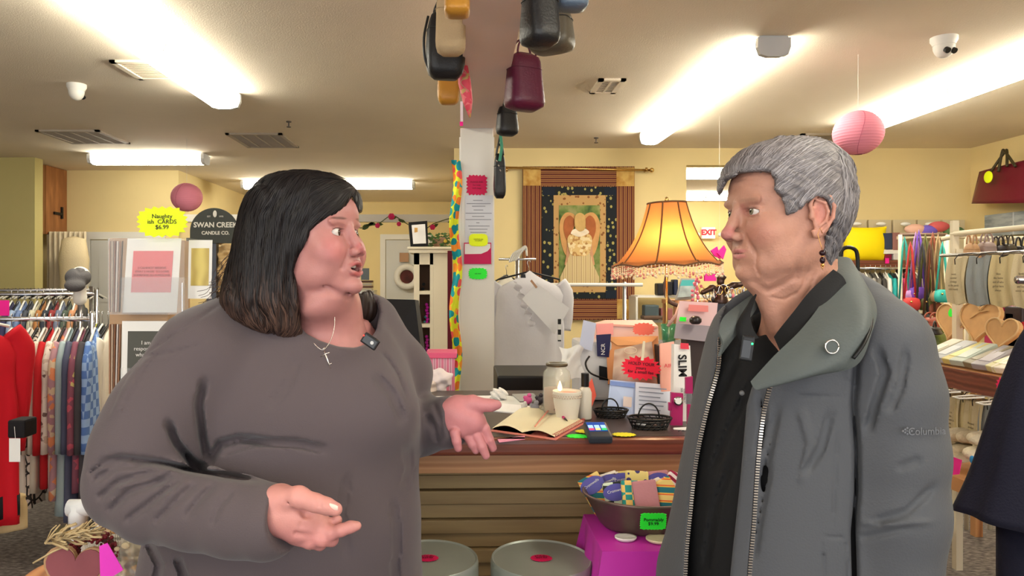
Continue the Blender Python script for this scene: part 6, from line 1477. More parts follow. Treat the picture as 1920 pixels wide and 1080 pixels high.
# ---------------------------------------------------------------- post notices
o = MB().prism(burst(S(20, 4.09), S(19.5, 4.09), 20, .14, 3, 9), .002, frame(P(894, 347, 4.092), (1, 0, 0), (0, 0, 1))).build('burst_sign', M_magcard); tag(o, 'square raspberry burst card high on the white post', 'sign'); text_mesh('PLEASE ASK\nfor help\nwith bags', .014, tframe(P(894, 347, 4.090), (1, 0, 0), (0, 0, 1)), mat('dark_rose_ink', (120, 0, 44), .6), o, 'handwriting', space=1.2)
t = thing('paper_notice', 'long white printed notice taped to the white post', 'notice', P(897, 460, 4.095)); sheet_rect(872, 366, 924, 470, 4.094, .002, mat('notice_paper', (212, 214, 220), .7), 'sheet', t)
for y, a, b in ((376, 887, 905), (382, 875, 920), (387, 885, 910), (394, 888, 906), (400, 873, 922), (406, 885, 908), (412, 873, 921), (418, 893, 899), (424, 878, 918), (430, 880, 914), (436, 882, 912)): sheet_rect(a, y-1, b, y+.4, 4.091, .001, mat('faint_print', (150, 152, 160), .7), 'text_line', t)
o = sheet_rect(870, 455, 921, 495, 4.086, .003, mat('raspberry_poster', (196, 12, 84), .6), 'poster'); tag(o, 'raspberry and white poster with a curved edge on the white post', 'poster')
q = [(871.5, 457), (919.5, 457), (919.5, 465), (914, 471), (902, 476), (871.5, 476.5)]
MB().add([P(x, y, 4.084) for x, y in q]+[P(x, y, 4.0855) for x, y in q], [tuple(range(6)), tuple(range(11, 5, -1))]+[(i, (i+1) % 6, (i+1) % 6+6, i+6) for i in range(6)]).build('white_field', M_paper, o)
o = burst_sign('burst_sign', 'neon yellow rounded card on the white post above the raspberry poster', P(897, 450, 4.078), S(18, 4.08), S(12, 4.08), M_neony, 'HANDLE with\ncare please', .009, n=26, depth=.05, power=4)
o = burst_sign('burst_sign', 'neon green burst card lowest on the white post', P(896, 513, 4.09), S(18, 4.09), S(11, 4.09), M_neong, 'sale item', .01, n=18, depth=.12, power=4)
# floral cloth strip left of the post
M_flor = bpy.data.materials.new('tropical_print'); M_flor.use_nodes = True; nt, b = nodes_of(M_flor); b.inputs['Roughness'].default_value = .8
tc = nt.nodes.new('ShaderNodeTexCoord'); v1 = nt.nodes.new('ShaderNodeTexVoronoi'); v1.inputs['Scale'].default_value = 21; nt.links.new(tc.outputs['Object'], v1.inputs[0])
mth = nt.nodes.new('ShaderNodeMath'); mth.operation = 'LESS_THAN'; mth.inputs[1].default_value = .62; nt.links.new(v1.outputs['Distance'], mth.inputs[0])
sp = nt.nodes.new('ShaderNodeSeparateColor'); nt.links.new(v1.outputs['Color'], sp.inputs[0]); crp = nt.nodes.new('ShaderNodeValToRGB'); crp.color_ramp.interpolation = 'CONSTANT'; nt.links.new(sp.outputs[0], crp.inputs[0])
el = crp.color_ramp.elements; el[0].color = (*rgb((0, 150, 156)), 1); el[1].position = .34; el[1].color = (*rgb((240, 130, 40)), 1)
for p_, c_ in ((.55, (0, 140, 150)), (.7, (232, 84, 80)), (.84, (246, 160, 50))): e = el.new(p_); e.color = (*rgb(c_), 1)
mx = nt.nodes.new('ShaderNodeMix'); mx.data_type = 'RGBA'; nt.links.new(mth.outputs[0], mx.inputs[0]); mx.inputs[6].default_value = (*rgb((226, 232, 40)), 1); nt.links.new(crp.outputs[0], mx.inputs[7]); nt.links.new(mx.outputs[2], b.inputs['Base Color'])
rows = [[tuple(P(846+4*math.sin(i*.7)+u*17, 300+i*18.2, 4.06+.016*math.sin(u*6+i*.6))) for u in [k/8 for k in range(9)]] for i in range(25)]
rows = [[(x, y, z) for x, y, z in r] for r in rows]
o = MB().grid(rows).grid([[(x, y+.004, z) for x, y, z in r] for r in rows]).build('printed_cloth', M_flor, smooth=True); tag(o, 'bright tropical flower print cloth hanging down the left side of the white post', 'cloth')
o = sheet_rect(839, 470, 848, 966, 4.2, .02, mat('dark_red_cloth', (96, 16, 34), .8), 'hanging_cloth'); tag(o, 'narrow dark red cloth hanging left of the tropical print', 'cloth')
# ---------------------------------------------------------------- behind the counter, left of post
t = thing('monitor', 'black back of a computer monitor behind the dark-haired woman', 'monitor', P(745, 720, 3.0)); z_desk = .76; t.location.z = z_desk
quad('monitor_back', [(700, 704), (795, 702), (778, 562), (703, 560)], [3.1, 3.0, 3.04, 3.14], .035, mat('monitor_black', (22, 22, 26), .45), t); quad('lower_bezel', [(700, 706), (796, 704), (793, 680), (701, 682)], [3.09, 2.99, 2.995, 3.095], .04, M_black, t)
c0 = P(750, 0, 3.12); MB().box(c0.x-.03, c0.x+.03, 3.13, 3.16, z_desk, P(0, 640, 3.1).z).box(c0.x-.12, c0.x+.12, 3.06, 3.26, z_desk+.001, z_desk+.014).build('stand', M_black, t, bevel=.002)
Zk = 4.6
t = thing('curio_cabinet', 'tall narrow cream curio cabinet with shelf windows left of the white post', 'cabinet', (P(808, 0, Zk).x, Zk+.12, 0))
def kx(px): return P(px, 0, Zk).x
zt2 = P(0, 475, Zk).z; wl, wm, wr = kx(776), kx(812), kx(846)
MB().box(wm, wr, Zk, Zk+.25, 0, zt2).build('side_panel', M_cream, t, bevel=.003)
fr = MB().box(wl, wl+.035, Zk-.0, Zk+.02, 0, zt2).box(wm-.02, wm, Zk, Zk+.02, 0, zt2).box(wl, wm, Zk, Zk+.02, P(0, 496, Zk).z, zt2).box(wl, wm, Zk, Zk+.02, 0, .25)
for y0, y1 in ((546, 552), (608, 614)): fr.box(wl+.035, wm-.02, Zk, Zk+.02, P(0, y1, Zk).z, P(0, y0, Zk).z)
fr.build('front_frame', M_cream, t); MB().box(wl, wm, Zk+.24, Zk+.25, 0, zt2).build('back_board', mat('inside_brown', (120, 92, 74), .7), t); MB().box(wl, wl+.01, Zk+.02, Zk+.24, 0, zt2).build('side_panel', M_cream, t)
MB().box(wl-.03, wr+.02, Zk-.03, Zk+.27, zt2, P(0, 468, Zk).z).box(wl-.04, wr+.03, Zk-.04, Zk+.28, P(0, 468, Zk).z+.0, P(0, 463, Zk).z).build('cornice', M_cream, t, bevel=.006)
for yy in (545, 607, 668): MB().box(wl+.01, wm-.01, Zk+.03, Zk+.24, P(0, yy+3, Zk).z, P(0, yy, Zk).z).build('shelf_board', M_cream, t)
for i, (x, y0, y1, c, lb) in enumerate(((793, 532, 545, (40, 40, 42), 'dark small figurine on the top shelf of the cream cabinet'), (800, 570, 607, (226, 40, 190), 'magenta bead string in the middle window of the cream cabinet'), (797, 593, 607, (70, 150, 160), 'small teal box on the middle shelf of the cream cabinet'), (800, 630, 668, (220, 50, 180), 'magenta bead string in the lowest window of the cream cabinet'), (795, 652, 668, (50, 52, 46), 'dark ornament on the lowest shelf of the cream cabinet'))):
    mb = MB(); k = int((y1-y0)/5) or 1
    for j in range(k): mb.ball(P(x+(j % 2)*1.5, y1-3-j*(y1-y0-4)/max(k-1, 1), Zk+.1), (S(3.4, Zk), .012, S(3.2, Zk)), 6)
    o = mb.build('bead_string' if 'bead' in lb else 'ornament', mat('orn_%d' % i, c, .4), smooth=True); tag(o, lb, 'ornament')
t = thing('picture_frame', 'black framed certificate standing on the cream cabinet', 'frame', P(785, 463, Zk-.02))
quad('frame_border', [(770, 462), (803, 461), (801, 414), (766, 417)], [Zk-.02, Zk, Zk+.03, Zk+.01], .02, M_black, t); quad('certificate', [(775, 457), (799, 456), (797, 420), (772, 422)], [Zk-.035, Zk-.015, Zk+.015, Zk-.005], .006, M_paper, t); quad('gold_seal', [(777, 436), (783, 435), (783, 427), (777, 427)], Zk-.04, .004, mat('seal_gold', (210, 160, 80), .5), t)
t = thing('trailing_plant', 'green leafy plant trailing on top of the cream cabinet', 'plant', P(825, 463, Zk+.1)); lf = MB(); rnd = random.Random(12)
for i in range(110):
    q = P(rnd.uniform(803, 850), rnd.uniform(438, 470), Zk+rnd.uniform(.0, .14)); q = P(815, 465, Zk+.1).lerp(q, 1); M = Matrix.Translation(q) @ Matrix.Rotation(rnd.uniform(0, 6), 4, 'Z') @ Matrix.Rotation(rnd.uniform(-1, 1), 4, 'X')
    lf.prism([(-.018, 0), (0, .009), (.02, 0), (0, -.009)], .001, M)
lf.build('leaves', mat('plant_green', (74, 104, 52), .6, var=.4, vscale=20), t); MB().lathe([(.04, 0.001), (.05, .05), (.05, .06)], P(825, 463, Zk+.1), 16).build('pot', M_kraft, t, smooth=True)
o = MB().ball(P(835, 452, Zk+.02), (.012, .01, .012), 6).build('plant_bloom', mat('bloom_yellow', (206, 170, 60), .6), t)
# pink striped box, wrapped goods, papers behind the hand
t = thing('striped_box', 'pink and white striped box with a pink lid behind the counter', 'box', P(825, 700, 3.0)); t.location.z = .76
a = P(803, 0, 3.0).x; b_ = P(852, 0, 3.0).x; MB().box(a, b_, 3.0, 3.14, .761, P(0, 672, 3.0).z).build('box_side', ramp_mat('pink_stripe', 'wave', [(0, (214, 120, 150)), (.5, (226, 206, 214)), (.8, (190, 130, 150))], .5, (1, 1, 1), 14), t); MB().box(a-.01, b_+.01, 2.99, 3.15, P(0, 672, 3.0).z+.001, P(0, 661, 3.0).z).build('box_lid', mat('lid_pink', (222, 90, 130), .5), t, bevel=.004)
for i, (x, y, rx, ry, Z_, c, nm, lb) in enumerate(((820, 708, 30, 16, 2.9, (226, 214, 216), 'wrapped_parcel', 'white tissue-wrapped parcel behind the counter left of the post'), (783, 712, 16, 18, 2.88, (230, 196, 170), 'wrapped_parcel', 'peach tissue parcel beside the monitor'), (800, 720, 14, 8, 2.86, (220, 206, 196), 'crumpled_paper', 'crumpled cream paper at the counter back'))):
    c0 = P(x, y, Z_); s = SDF(); s.ell(c0, (S(rx, Z_), .06, S(ry, Z_)), .02); s.cone((c0.x, c0.y, c0.z-.02), (c0.x, c0.y, .80), .04, .04, .02); s.fun(lambda q: .004*np.sin(q[:, 0]*130+q[:, 2]*90)+.003*np.sin(q[:, 2]*170-q[:, 0]*60), *BIG, .01, 'd'); V, Q = s.mesh(.006); V[:, 2] = np.maximum(V[:, 2], .762)
    o = np_object(nm, V, Q, mat('tissue_%d' % i, c, .7)); tag(o, lb, 'parcel' if i < 2 else 'paper')
for i, (pts, c, nm, lb) in enumerate((([(800, 744), (935, 742), (960, 752), (800, 762)], (232, 230, 228), 'paper_sheet', 'white papers lying along the back of the counter behind the hand'), ([(905, 755), (985, 762), (1000, 748), (930, 741)], (214, 216, 212), 'paper_sheet', 'loose white sheet on the counter right of the raised thumb'), ([(925, 772), (990, 778), (1000, 764), (940, 758)], (240, 240, 240), 'paper_sheet', 'white sheet partly under the notebook'), ([(790, 752), (812, 752), (812, 758), (790, 758)], (236, 220, 60), 'sticky_note', 'yellow sticky note on the counter beside the sleeve'), ([(960, 742), (1000, 740), (1010, 752), (975, 756)], (150, 150, 146), 'paper_sheet', 'grey printed slip on the counter below the blouse'))):
    o = poly_on(nm, pts, .0015+.0012*i, mat('sheet_%d' % i, c, .7)); tag(o, lb, 'paper')
s = SDF(); s.ell(on(936, 752)+Vector((0, .02, .02)), (.03, .03, .022), .01); s.fun(lambda q: .004*np.sin(q[:, 0]*230+q[:, 2]*290)+.003*np.sin(q[:, 1]*270-q[:, 0]*160), *BIG, .01, 'd'); V, Q = s.mesh(.003); V[:, 2] = np.maximum(V[:, 2], CT+.001); o = np_object('crumpled_tissue', V, Q, M_paper); tag(o, 'crumpled white tissue on the counter at the foot of the post', 'tissue')
for i, (x, y, r_, c, lb) in enumerate(((990, 752, 8, (214, 90, 150), 'pink trinket among the counter clutter'), (1003, 768, 9, (150, 150, 160), 'silver trinket among the counter clutter'), (1012, 752, 8, (60, 54, 60), 'dark trinket left of the glass jar'), (1020, 770, 8, (170, 160, 140), 'beige trinket at the foot of the glass jar'), (983, 762, 6, (230, 226, 222), 'white trinket among the counter clutter'))):
    q = on(x, y+6); mb = MB(); R = r_*q.y/FPX; mb.ball(q+Vector((0, 0, R)), (R, R*.8, R), 8).ball(q+Vector((R*.3, 0, R*2.1)), R*.55, 6).ball(q+Vector((-R*.7, 0, R*1.6)), R*.45, 6)
    o = mb.build('trinket', mat('trinket_%d' % i, c, .25), smooth=True); tag(o, lb, 'trinket', 'trinkets by the glass jar')

# ---------------------------------------------------------------- in front of the counter
M_tin = mat('grey_green_tin', (156, 162, 152), .35, .3, var=.06)
for px, lb, k in ((1015, 'round grey-green lidded tin stool with a raspberry sticker, right of the two', 0), (802, 'round grey-green lidded tin stool partly behind the mauve top, left of the two', 1)):
    Zc = 1.80; h = .70; c0 = Vector((P(px, 0, Zc).x, Zc-.0, 0)); R = .127
    t = thing('tin_stool', lb, 'stool', c0, 0, 'tin stools before the counter')
    MB().lathe([(R*.93, .001), (R*.95, .02), (R*.95, h-.05)], c0, 48).build('drum', M_tin, t, auto=.6)
    MB().lathe([(R*.96, h-.05), (R, h-.045), (R, h-.012), (R*.985, h-.002), (R*.97, h), (R*.94, h-.004), (R*.9, h-.004), (.002, h-.004)], c0, 56).build('lid', M_tin, t, auto=.7)
    o = MB().prism(burst(.0275, .022, 20, .08, 2, 2), .0012, frame(c0+Vector((0, 0, h-.001)), (1, 0, 0), (0, 1, .001))).build('price_sticker', M_magcard); tag(o, 'raspberry burst sticker on the %s tin stool lid' % ('right' if k == 0 else 'left'), 'sticker')
    text_mesh('STOOL\n$24.99', .010, tframe(c0+Vector((0, 0, h+.0013)), (1, 0, 0), (0, 1, 0)), mat('dark_rose_ink', (120, 0, 44), .6), o, 'handwriting')
# magenta covered table
h = .77; M_mc = mat('magenta_tablecloth', (196, 50, 170), .45, var=.05)
t = thing('display_table', 'small table fully covered by a magenta plastic cloth in front of the counter', 'table', (.55, 1.78, 0))
x0, x1, y0, y1 = .318, .80, 1.655, 1.915
MB().box(x0+.01, x1-.01, y0+.01, y1-.01, h-.03, h-.004).build('table_top', M_wood, t)
for x in (x0+.03, x1-.03):
    for y in (y0+.03, y1-.03): MB().box(x-.015, x+.015, y-.015, y+.015, 0, h-.03).build('leg', M_wood, t)
out = []
def ring_pt(u, drop):
    per = [(x0, y0), (x1, y0), (x1, y1), (x0, y1)]; e = u*4; i = int(e) % 4; f = e-int(e); a, b = per[i], per[(i+1) % 4]; x = a[0]+(b[0]-a[0])*f; y = a[1]+(b[1]-a[1])*f
    o_ = drop*.045*(abs(math.sin(u*4*math.pi*1))**.5*0+1)*(.5+.5*math.sin(u*62))+drop*.02+ (.045*drop*max(0, 1-min(f, 1-f)*9)); nx, ny = (x-(x0+x1)/2), (y-(y0+y1)/2); l = math.hypot(nx, ny); return (x+nx/l*o_, y+ny/l*o_, h-drop*.42)
N = 160
rows = [[((x0+x1)/2+(ring_pt(k/N, 0)[0]-(x0+x1)/2)*.02, (y0+y1)/2, h) for k in range(N)], [ring_pt(k/N, 0) for k in range(N)]]+[[ring_pt(k/N, d) for k in range(N)] for d in (.03, .15, .4, .7, 1.0)]
o = MB().grid(rows, closed_v=True).build('tablecloth', M_mc, None, auto=.9); tag(o, 'magenta plastic tablecloth draped over the small display table', 'tablecloth')
# galvanised tub of socks
c0 = Vector((P(1204, 0, 1.83).x, 1.83, h)); M_galv = mat('brown_galvanised', (112, 92, 86), .42, .55, var=.15, vscale=14)
t = thing('metal_tub', 'oval brown-grey metal tub full of packaged socks on the magenta table', 'tub', c0)
MB().lathe([(.100, .002), (.108, .01), (.146, .078), (.151, .082), (.151, .087), (.147, .088), (.143, .082), (.104, .012), (.002, .006)], c0, 56, sy=.86).build('tub_wall', M_galv, t, smooth=True)
pats = [ramp_mat('sock_stripe', 'wave', [(0, (30, 110, 120)), (.3, (240, 190, 70)), (.5, (226, 100, 50)), (.75, (230, 200, 120))], .8, (1, 1, 1), 9, wave='Z'), ramp_mat('sock_zig', 'checker', [(0, (240, 200, 110)), (.5, (40, 150, 140))], .8, (1, 1, 1), 60), cm((190, 130, 136)), ramp_mat('sock_chevron', 'wave', [(0, (150, 20, 60)), (.5, (240, 226, 226))], .8, (1, 1, 1), 24, wave='DIAGONAL'),
        ramp_mat('sock_dots', 'vdist', [(0, (60, 50, 110)), (.35, (226, 206, 130))], .8, (1, 1, 1), 50), ramp_mat('sock_print', 'voronoi', [(0, (226, 214, 200)), (.5, (90, 66, 84)), (.8, (214, 190, 110))], .8, (1, 1, 1), 70), ramp_mat('sock_mono', 'checker', [(0, (26, 34, 30)), (.5, (214, 226, 200))], .8, (1, 1, 1), 40)]
M_slab = mat('violet_label', (84, 80, 160), .5)
sk = [(1117, 922, -.5, 0, 1, 1.86, 'orange and teal striped', (1125, 912)), (1145, 918, -.3, 5, 1, 1.90, 'dark violet printed', (1128, 905)), (1170, 915, -.1, 5, 1, 1.90, 'navy printed', (1166, 907)), (1158, 937, -.15, 6, 1, 1.80, 'black and mint checked', (1163, 929)), (1196, 915, .05, 4, 0, 1.87, 'yellow and violet dotted', None), (1190, 935, .0, 1, 0, 1.78, 'yellow and teal zigzag', None), (1213, 935, -.1, 2, 0, 1.77, 'dusty pink', None), (1232, 934, -.45, 5, 0, 1.80, 'cream and plum printed', None), (1237, 915, -.1, 2, 1, 1.88, 'mauve', (1240, 910)), (1268, 920, .45, 3, 0, 1.82, 'crimson and white chevron', None), (1252, 932, -.5, 0, 0, 1.78, 'mustard patterned', None)]
for i, (x, y, rot, p, lab, Z_, nm, lp) in enumerate(sk):
    q = P(x, y, Z_); t = thing('packaged_socks', '%s socks packed in the metal tub' % nm, 'socks', q, 0, 'packaged socks in the tub')
    M = Matrix.Translation(q) @ Matrix.Rotation(rot, 4, 'Y') @ Matrix.Rotation(-.35, 4, 'X')
    MB().box(-.030, .030, 0, .014, -.052, .044, M).build('folded_socks', pats[p], t, bevel=.005)
    if lab: 
        M2 = M @ Matrix.Translation((.0, -.002, .018)); MB().prism([(.033*math.cos(a), .021*math.sin(a)) for a in [2*math.pi*k/20 for k in range(20)]], .0015, M2).build('oval_label', M_slab, t)
        text_mesh('Cromwells', .010, M2 @ tframe((0, -.0014, .004), (1, 0, .1), (0, 0, 1)), M_paper, t, 'lettering')
o = burst_sign('price_card', 'neon green burst price card stuck on the front of the metal tub', P(1225, 978, 1.665), S(25, 1.67), S(17, 1.67), M_neong, 'Pommably\n$9.99', .011, n=26, depth=.07, power=9, up=(0, -.2, 1))
for x, y, rx, c, lb in ((1173, 1013, .026, (232, 228, 222), 'white round trinket dish on the magenta cloth left of the cream one'), (1237, 1016, .033, (222, 212, 176), 'cream round trinket dish on the magenta cloth in front of the tub')):
    Zq = (EYE-h)*FPX/(y-VY); q = Vector(((x-VX)*Zq/FPX, Zq, h+.001)); o = MB().lathe([(rx*.8, .0), (rx, .005), (rx, .009), (rx*.85, .007), (.002, .006)], q, 28, sy=.8).build('trinket_dish', mat('dish_%d' % c[2], c, .3), smooth=True); tag(o, lb, 'dish')
# ================================================================ bags hung along the overhead beam
def bag(name, label, c, Z, w_px, h_px, depth, m, yaw=0, taper=.85, round_=.5, handle=0, cat='bag', group='bags hung along the overhead beam', strap=None, hm=None, tilt=0, hook=True, seam=True):
    """c = picture centre of the body"""
    o = P(c[0], c[1], Z); w_ = S(w_px, Z); h = S(h_px, Z)
    t = thing(name, label, cat, o, 0, group); M = Matrix.Translation(o) @ Matrix.Rotation(yaw, 4, 'Z') @ Matrix.Rotation(tilt, 4, 'Y')
    rows = []; nz = 14
    for i in range(nz+1):
        f = i/nz; zz = -h/2+h*f; e = min(f, 1-f)*2; k = (1-(1-min(1, e/round_))**2.2)**.5 if e < round_ else 1
        wd = w_/2*(1+(taper-1)*f)*(.55+.45*k); dp = depth/2*(1-.45*f)*(.35+.65*k)
        rows.append([M @ Vector((wd*math.copysign(abs(math.cos(a))**.55, math.cos(a)), dp*math.copysign(abs(math.sin(a))**.55, math.sin(a)), zz)) for a in [2*math.pi*j/32 for j in range(32)]])
    MB().grid(rows, closed_v=True, cap=True).build('bag_body', m, t, smooth=True)
    if seam:
        i = 10; MB().tube([p+(p-(M @ Vector((0, 0, -h/2+h*i/nz)))).normalized()*.001 for p in rows[i]+rows[i][:1]], .0018, 5).build('seam_piping', hm or m, t, smooth=True)
    if handle:
        for s in (-1, 1): MB().tube([M @ Vector((math.cos(a)*w_*.26, s*depth*.16, h*.46+math.sin(a)*handle)) for a in [math.pi*k/16 for k in range(17)]], .0045, 8).build('handle', hm or m, t, smooth=True)
    if strap: MB().tube([tuple(v) for v in cr([tuple(P(*p)) for p in strap], 6)], .005, 6, flat=.4).build('strap', hm or m, t, smooth=True)
    return t
L = lambda n, c, r_=.42: mat(n, c, r_, bump=.15, bscale=130, spec=.5)
M_bl = L('black_leather', (26, 26, 28)); M_mu = L('mustard_leather', (186, 130, 44)); M_bu = L('burgundy_leather', (84, 18, 48), .4); M_gr = L('olive_grey_leather', (84, 78, 66)); M_de = L('blue_grey_leather', (92, 108, 126))
M_ta = mat('tan_canvas', (184, 160, 124), .9, bump=.4, bscale=220)
bag('shoulder_bag', 'mustard box bag at the top edge left of the beam', (857, -6), 2.1, 48, 76, .10, M_mu, 0, 1, .3, .05)
bag('tote_bag', 'tan woven canvas bag hanging left of the beam', (845, 45), 2.45, 58, 118, .10, M_ta, 0, .9, .45, .05)
bag('shoulder_bag', 'round black bag with a strap hanging behind the tan canvas bag', (835, 85), 2.8, 78, 128, .12, M_bl, .2, .85, .9, .06, strap=[(803, 30, 2.8), (795, 70, 2.78), (797, 110, 2.78), (808, 135, 2.78)])
bag('shoulder_bag', 'small rounded mustard bag below the round black bag', (841, 165), 3.2, 44, 62, .09, M_mu, 0, .9, .9, .05)
t = thing('folded_umbrella', 'red-pink patterned folded umbrella hanging from the beam’s left edge', 'umbrella', P(874, 110, 2.9))
M_um = ramp_mat('red_pink_print', 'voronoi', [(0, (214, 66, 86)), (.7, (226, 110, 116)), (.9, (190, 150, 90))], .6, (1, 1, 1), 60)
MB().tube([P(866, 104, 2.9), P(868, 125, 2.9), P(871, 155, 2.9), P(877, 190, 2.9), P(881, 220, 2.9)], [.008, .020, .026, .020, .004], 14).build('furled_cloth', M_um, t, smooth=True)
MB().tube([tuple(v) for v in cr([tuple(P(862, 128, 2.88)), tuple(P(876, 140, 2.872)), tuple(P(864, 155, 2.872)), tuple(P(880, 172, 2.872))], 6)], .0015, 5).build('tie_cord', M_kraft, t)
MB().tube([P(868, 104, 2.9), P(872, 80, 2.9)], .002, 5).build('loop', M_clearp, t)
o = sheet_rect(862, 228, 877, 236, 4.08, .002, M_neonp, 'paper_tag'); tag(o, 'small pink paper tag at the top left of the white post', 'tag')
o = sheet_rect(863, 190, 877, 228, 4.07, .002, mat('pale_tag', (222, 210, 222), .7), 'paper_tag'); tag(o, 'pale paper strip above the small pink tag on the post', 'tag')
bag('shoulder_bag', 'large black bag at the top edge directly right of the beam', (1012, 30), 2.05, 66, 120, .12, M_bl, .5, .9, .5, .05)
bag('shoulder_bag', 'olive-grey leather bag hanging right of the beam', (1034, 58), 2.45, 88, 84, .14, M_gr, -.5, .8, .6, .05, hm=M_bl)
bag('shoulder_bag', 'blue-grey leather bag at the top edge far right of the beam', (1072, -8), 2.1, 60, 56, .10, M_de, .1, .9, .5, .05)
bag('tote_bag', 'burgundy leather bag hanging right of the beam', (983, 154), 2.95, 76, 108, .13, M_bu, .45, .78, .35, .07)
bag('shoulder_bag', 'small black bag below the burgundy bag at the beam end', (951, 226), 3.6, 44, 58, .09, M_bl, .4, .75, .6, .05)
bag('shoulder_bag', 'black buckled bag hanging on the right side of the white post', (937, 330), 3.95, 24, 84, .06, M_bl, .2, .8, .6, .06, strap=[(930, 292, 3.95), (936, 262, 3.95), (941, 240, 3.95)])
o = MB().tube([P(938, 248, 3.9), P(941, 275, 3.9), P(937, 302, 3.9)], .008, 6, flat=.4).build('green_strap', mat('green_strap', (60, 140, 110), .6)); tag(o, 'green strap hanging above the black buckled bag', 'strap')
for k in range(3): MB().tube([P(931+k*3, 300+k*9, 3.92), P(933+k*3, 303+k*9, 3.92)], .004, 8).build('buckle', M_silver if 'M_silver' in globals() else M_chrome, [ob for ob in COL.objects if ob.get('label', '').startswith('black buckled')][0])

# ---------------------------------------------------------------- angel tapestry on its rod
Zt = 7.2; t = thing('wall_tapestry', 'wall tapestry of a winged woman in a cream gown within a dark patterned border', 'tapestry', P(1085, 600, Zt))
def tr(x0, y0, x1, y1, m, nm, k=0, th=.004): return sheet_rect(x0, y0, x1, y1, Zt-.004*k-.001, th, m, nm, t)
M_tb = ramp_mat('tapestry_border', 'wave', [(0, (96, 44, 34)), (.35, (150, 100, 54)), (.6, (176, 130, 74)), (.85, (104, 52, 38))], .9, (1, 1, 1), 7.5, wave='X', bump=.3); M_tb2 = ramp_mat('tapestry_border_h', 'wave', [(0, (96, 44, 34)), (.35, (150, 100, 54)), (.6, (176, 130, 74)), (.85, (104, 52, 38))], .9, (1, 1, 1), 7.5, wave='Z', bump=.3)
M_dk = ramp_mat('tapestry_dark', 'vdist', [(0, (160, 150, 84)), (.30, (18, 24, 30))], .9, (1, 1, .8), 23); M_gd = ramp_mat('tapestry_gold', 'vdist', [(0, (130, 84, 44)), (.3, (186, 148, 94))], .9, (1, 1, 1), 24)
M_sq = ramp_mat('tapestry_square', 'noise', [(.35, (176, 128, 56)), (.65, (206, 170, 96))], .9, (1, 1, 1), 12, interp='LINEAR'); M_navy = mat('tapestry_navy', (26, 34, 48), .9)
tr(980, 312, 1190, 600, M_tb, 'border_field', 0, .012); tr(1014, 314, 1157, 348, M_tb2, 'border_band', 1); tr(1014, 562, 1157, 598, M_tb2, 'border_band', 1)
for a in ((981, 314, 1014, 348), (1156, 314, 1189, 349), (1157, 561, 1189, 598), (981, 562, 1014, 598)): tr(*a, M_sq, 'corner_square', 2)
tr(1016, 350, 1156, 560, M_dk, 'dark_field', 2)
for a in ((1017, 351, 1040, 366), (1133, 351, 1156, 366), (1135, 545, 1156, 560), (1017, 545, 1040, 560)): tr(*a, M_navy, 'navy_square', 3)
tr(1038, 366, 1136, 548, M_gd, 'gold_band', 3)
tr(1048, 385, 1125, 530, ramp_mat('tapestry_garden', 'noise', [(.3, (54, 82, 40)), (.5, (112, 130, 66)), (.7, (150, 146, 96))], .9, (1, 1, 1), 10, interp='LINEAR', detail=6), 'garden_field', 4)
def tshape(pts, c, nm, k, pat=None):
    q = [P(x, y, Zt-.004*k-.003) for x, y in pts]; n = len(q); m = pat or mat('tp_%02x%02x%02x' % c, c, .9, var=.12, vscale=14)
    return MB().add(q+[v+Vector((0, .003, 0)) for v in q], [tuple(range(n)), tuple(range(2*n-1, n-1, -1))]+[(i, (i+1) % n, (i+1) % n+n, i+n) for i in range(n)]).build(nm, m, t)
def sm(pts, n=5): return [tuple(v) for v in cr(pts+[pts[0]], n)][:-1]
for s in (-1, 1):
    X = lambda x: 1087+s*(x)
    tshape(sm([(X(4), 412), (X(12), 401), (X(26), 399), (X(36), 412), (X(38), 432), (X(33), 462), (X(24), 480), (X(20), 450), (X(12), 430)]), (200, 150, 94), 'wing', 5)
    tshape(sm([(X(8), 414), (X(18), 404), (X(28), 412), (X(30), 432), (X(22), 452), (X(14), 432)]), (166, 96, 56), 'inner_wing', 6)
    tshape(sm([(X(17), 440), (X(22), 452), (X(25), 478), (X(28), 496), (X(22), 494), (X(17), 470)]), (196, 146, 110), 'arm', 7)
M_gown = ramp_mat('gown_pleats', 'wave', [(0, (172, 142, 98)), (.3, (222, 204, 160)), (.7, (200, 176, 128))], .9, (1, 1, 1), 7, wave='X', interp='LINEAR')
tshape(sm([(1069, 474), (1087, 470), (1105, 474), (1112, 495), (1124, 529), (1087, 531), (1050, 529), (1062, 495)], 3), (214, 196, 150), 'gown_skirt', 8, M_gown)
tshape(sm([(1068, 440), (1078, 436), (1096, 436), (1106, 440), (1110, 450), (1104, 476), (1087, 480), (1070, 476), (1064, 450)]), (190, 150, 92), 'bodice', 9, ramp_mat('bodice_lace', 'voronoi', [(0, (214, 180, 120)), (.5, (176, 130, 76)), (.75, (226, 206, 160))], .9, (1, 1, 1), 40))
tshape(sm([(1070, 438), (1086, 444), (1104, 437), (1100, 430), (1087, 427), (1074, 431)]), (232, 216, 190), 'shoulder', 10)
tshape(sm([(1079, 428), (1077, 415), (1080, 403), (1088, 399), (1096, 404), (1098, 416), (1096, 430), (1087, 434)]), (196, 160, 100), 'hair_shape', 11)
t2 = thing('curtain_rod', 'thin brass rod with a finial carrying the angel tapestry', 'rod', P(1085, 316, 7.2)); a, b = P(944, 314, 7.17), P(1222, 319, 7.17)
MB().tube([a, b], .011, 10).build('rod', M_brass, t2, smooth=True); MB().ball(b, .024, 8).ball(a, .02, 8).build('finial', M_brass, t2, smooth=True)
for x in (1212, 950): q = P(x, 318, 7.17); MB().tube([q, q+Vector((0, .08, -.01))], .008, 8).lathe([(.012, -.02), (.012, .02)], q, 10).build('bracket', M_brass, t2, smooth=True)

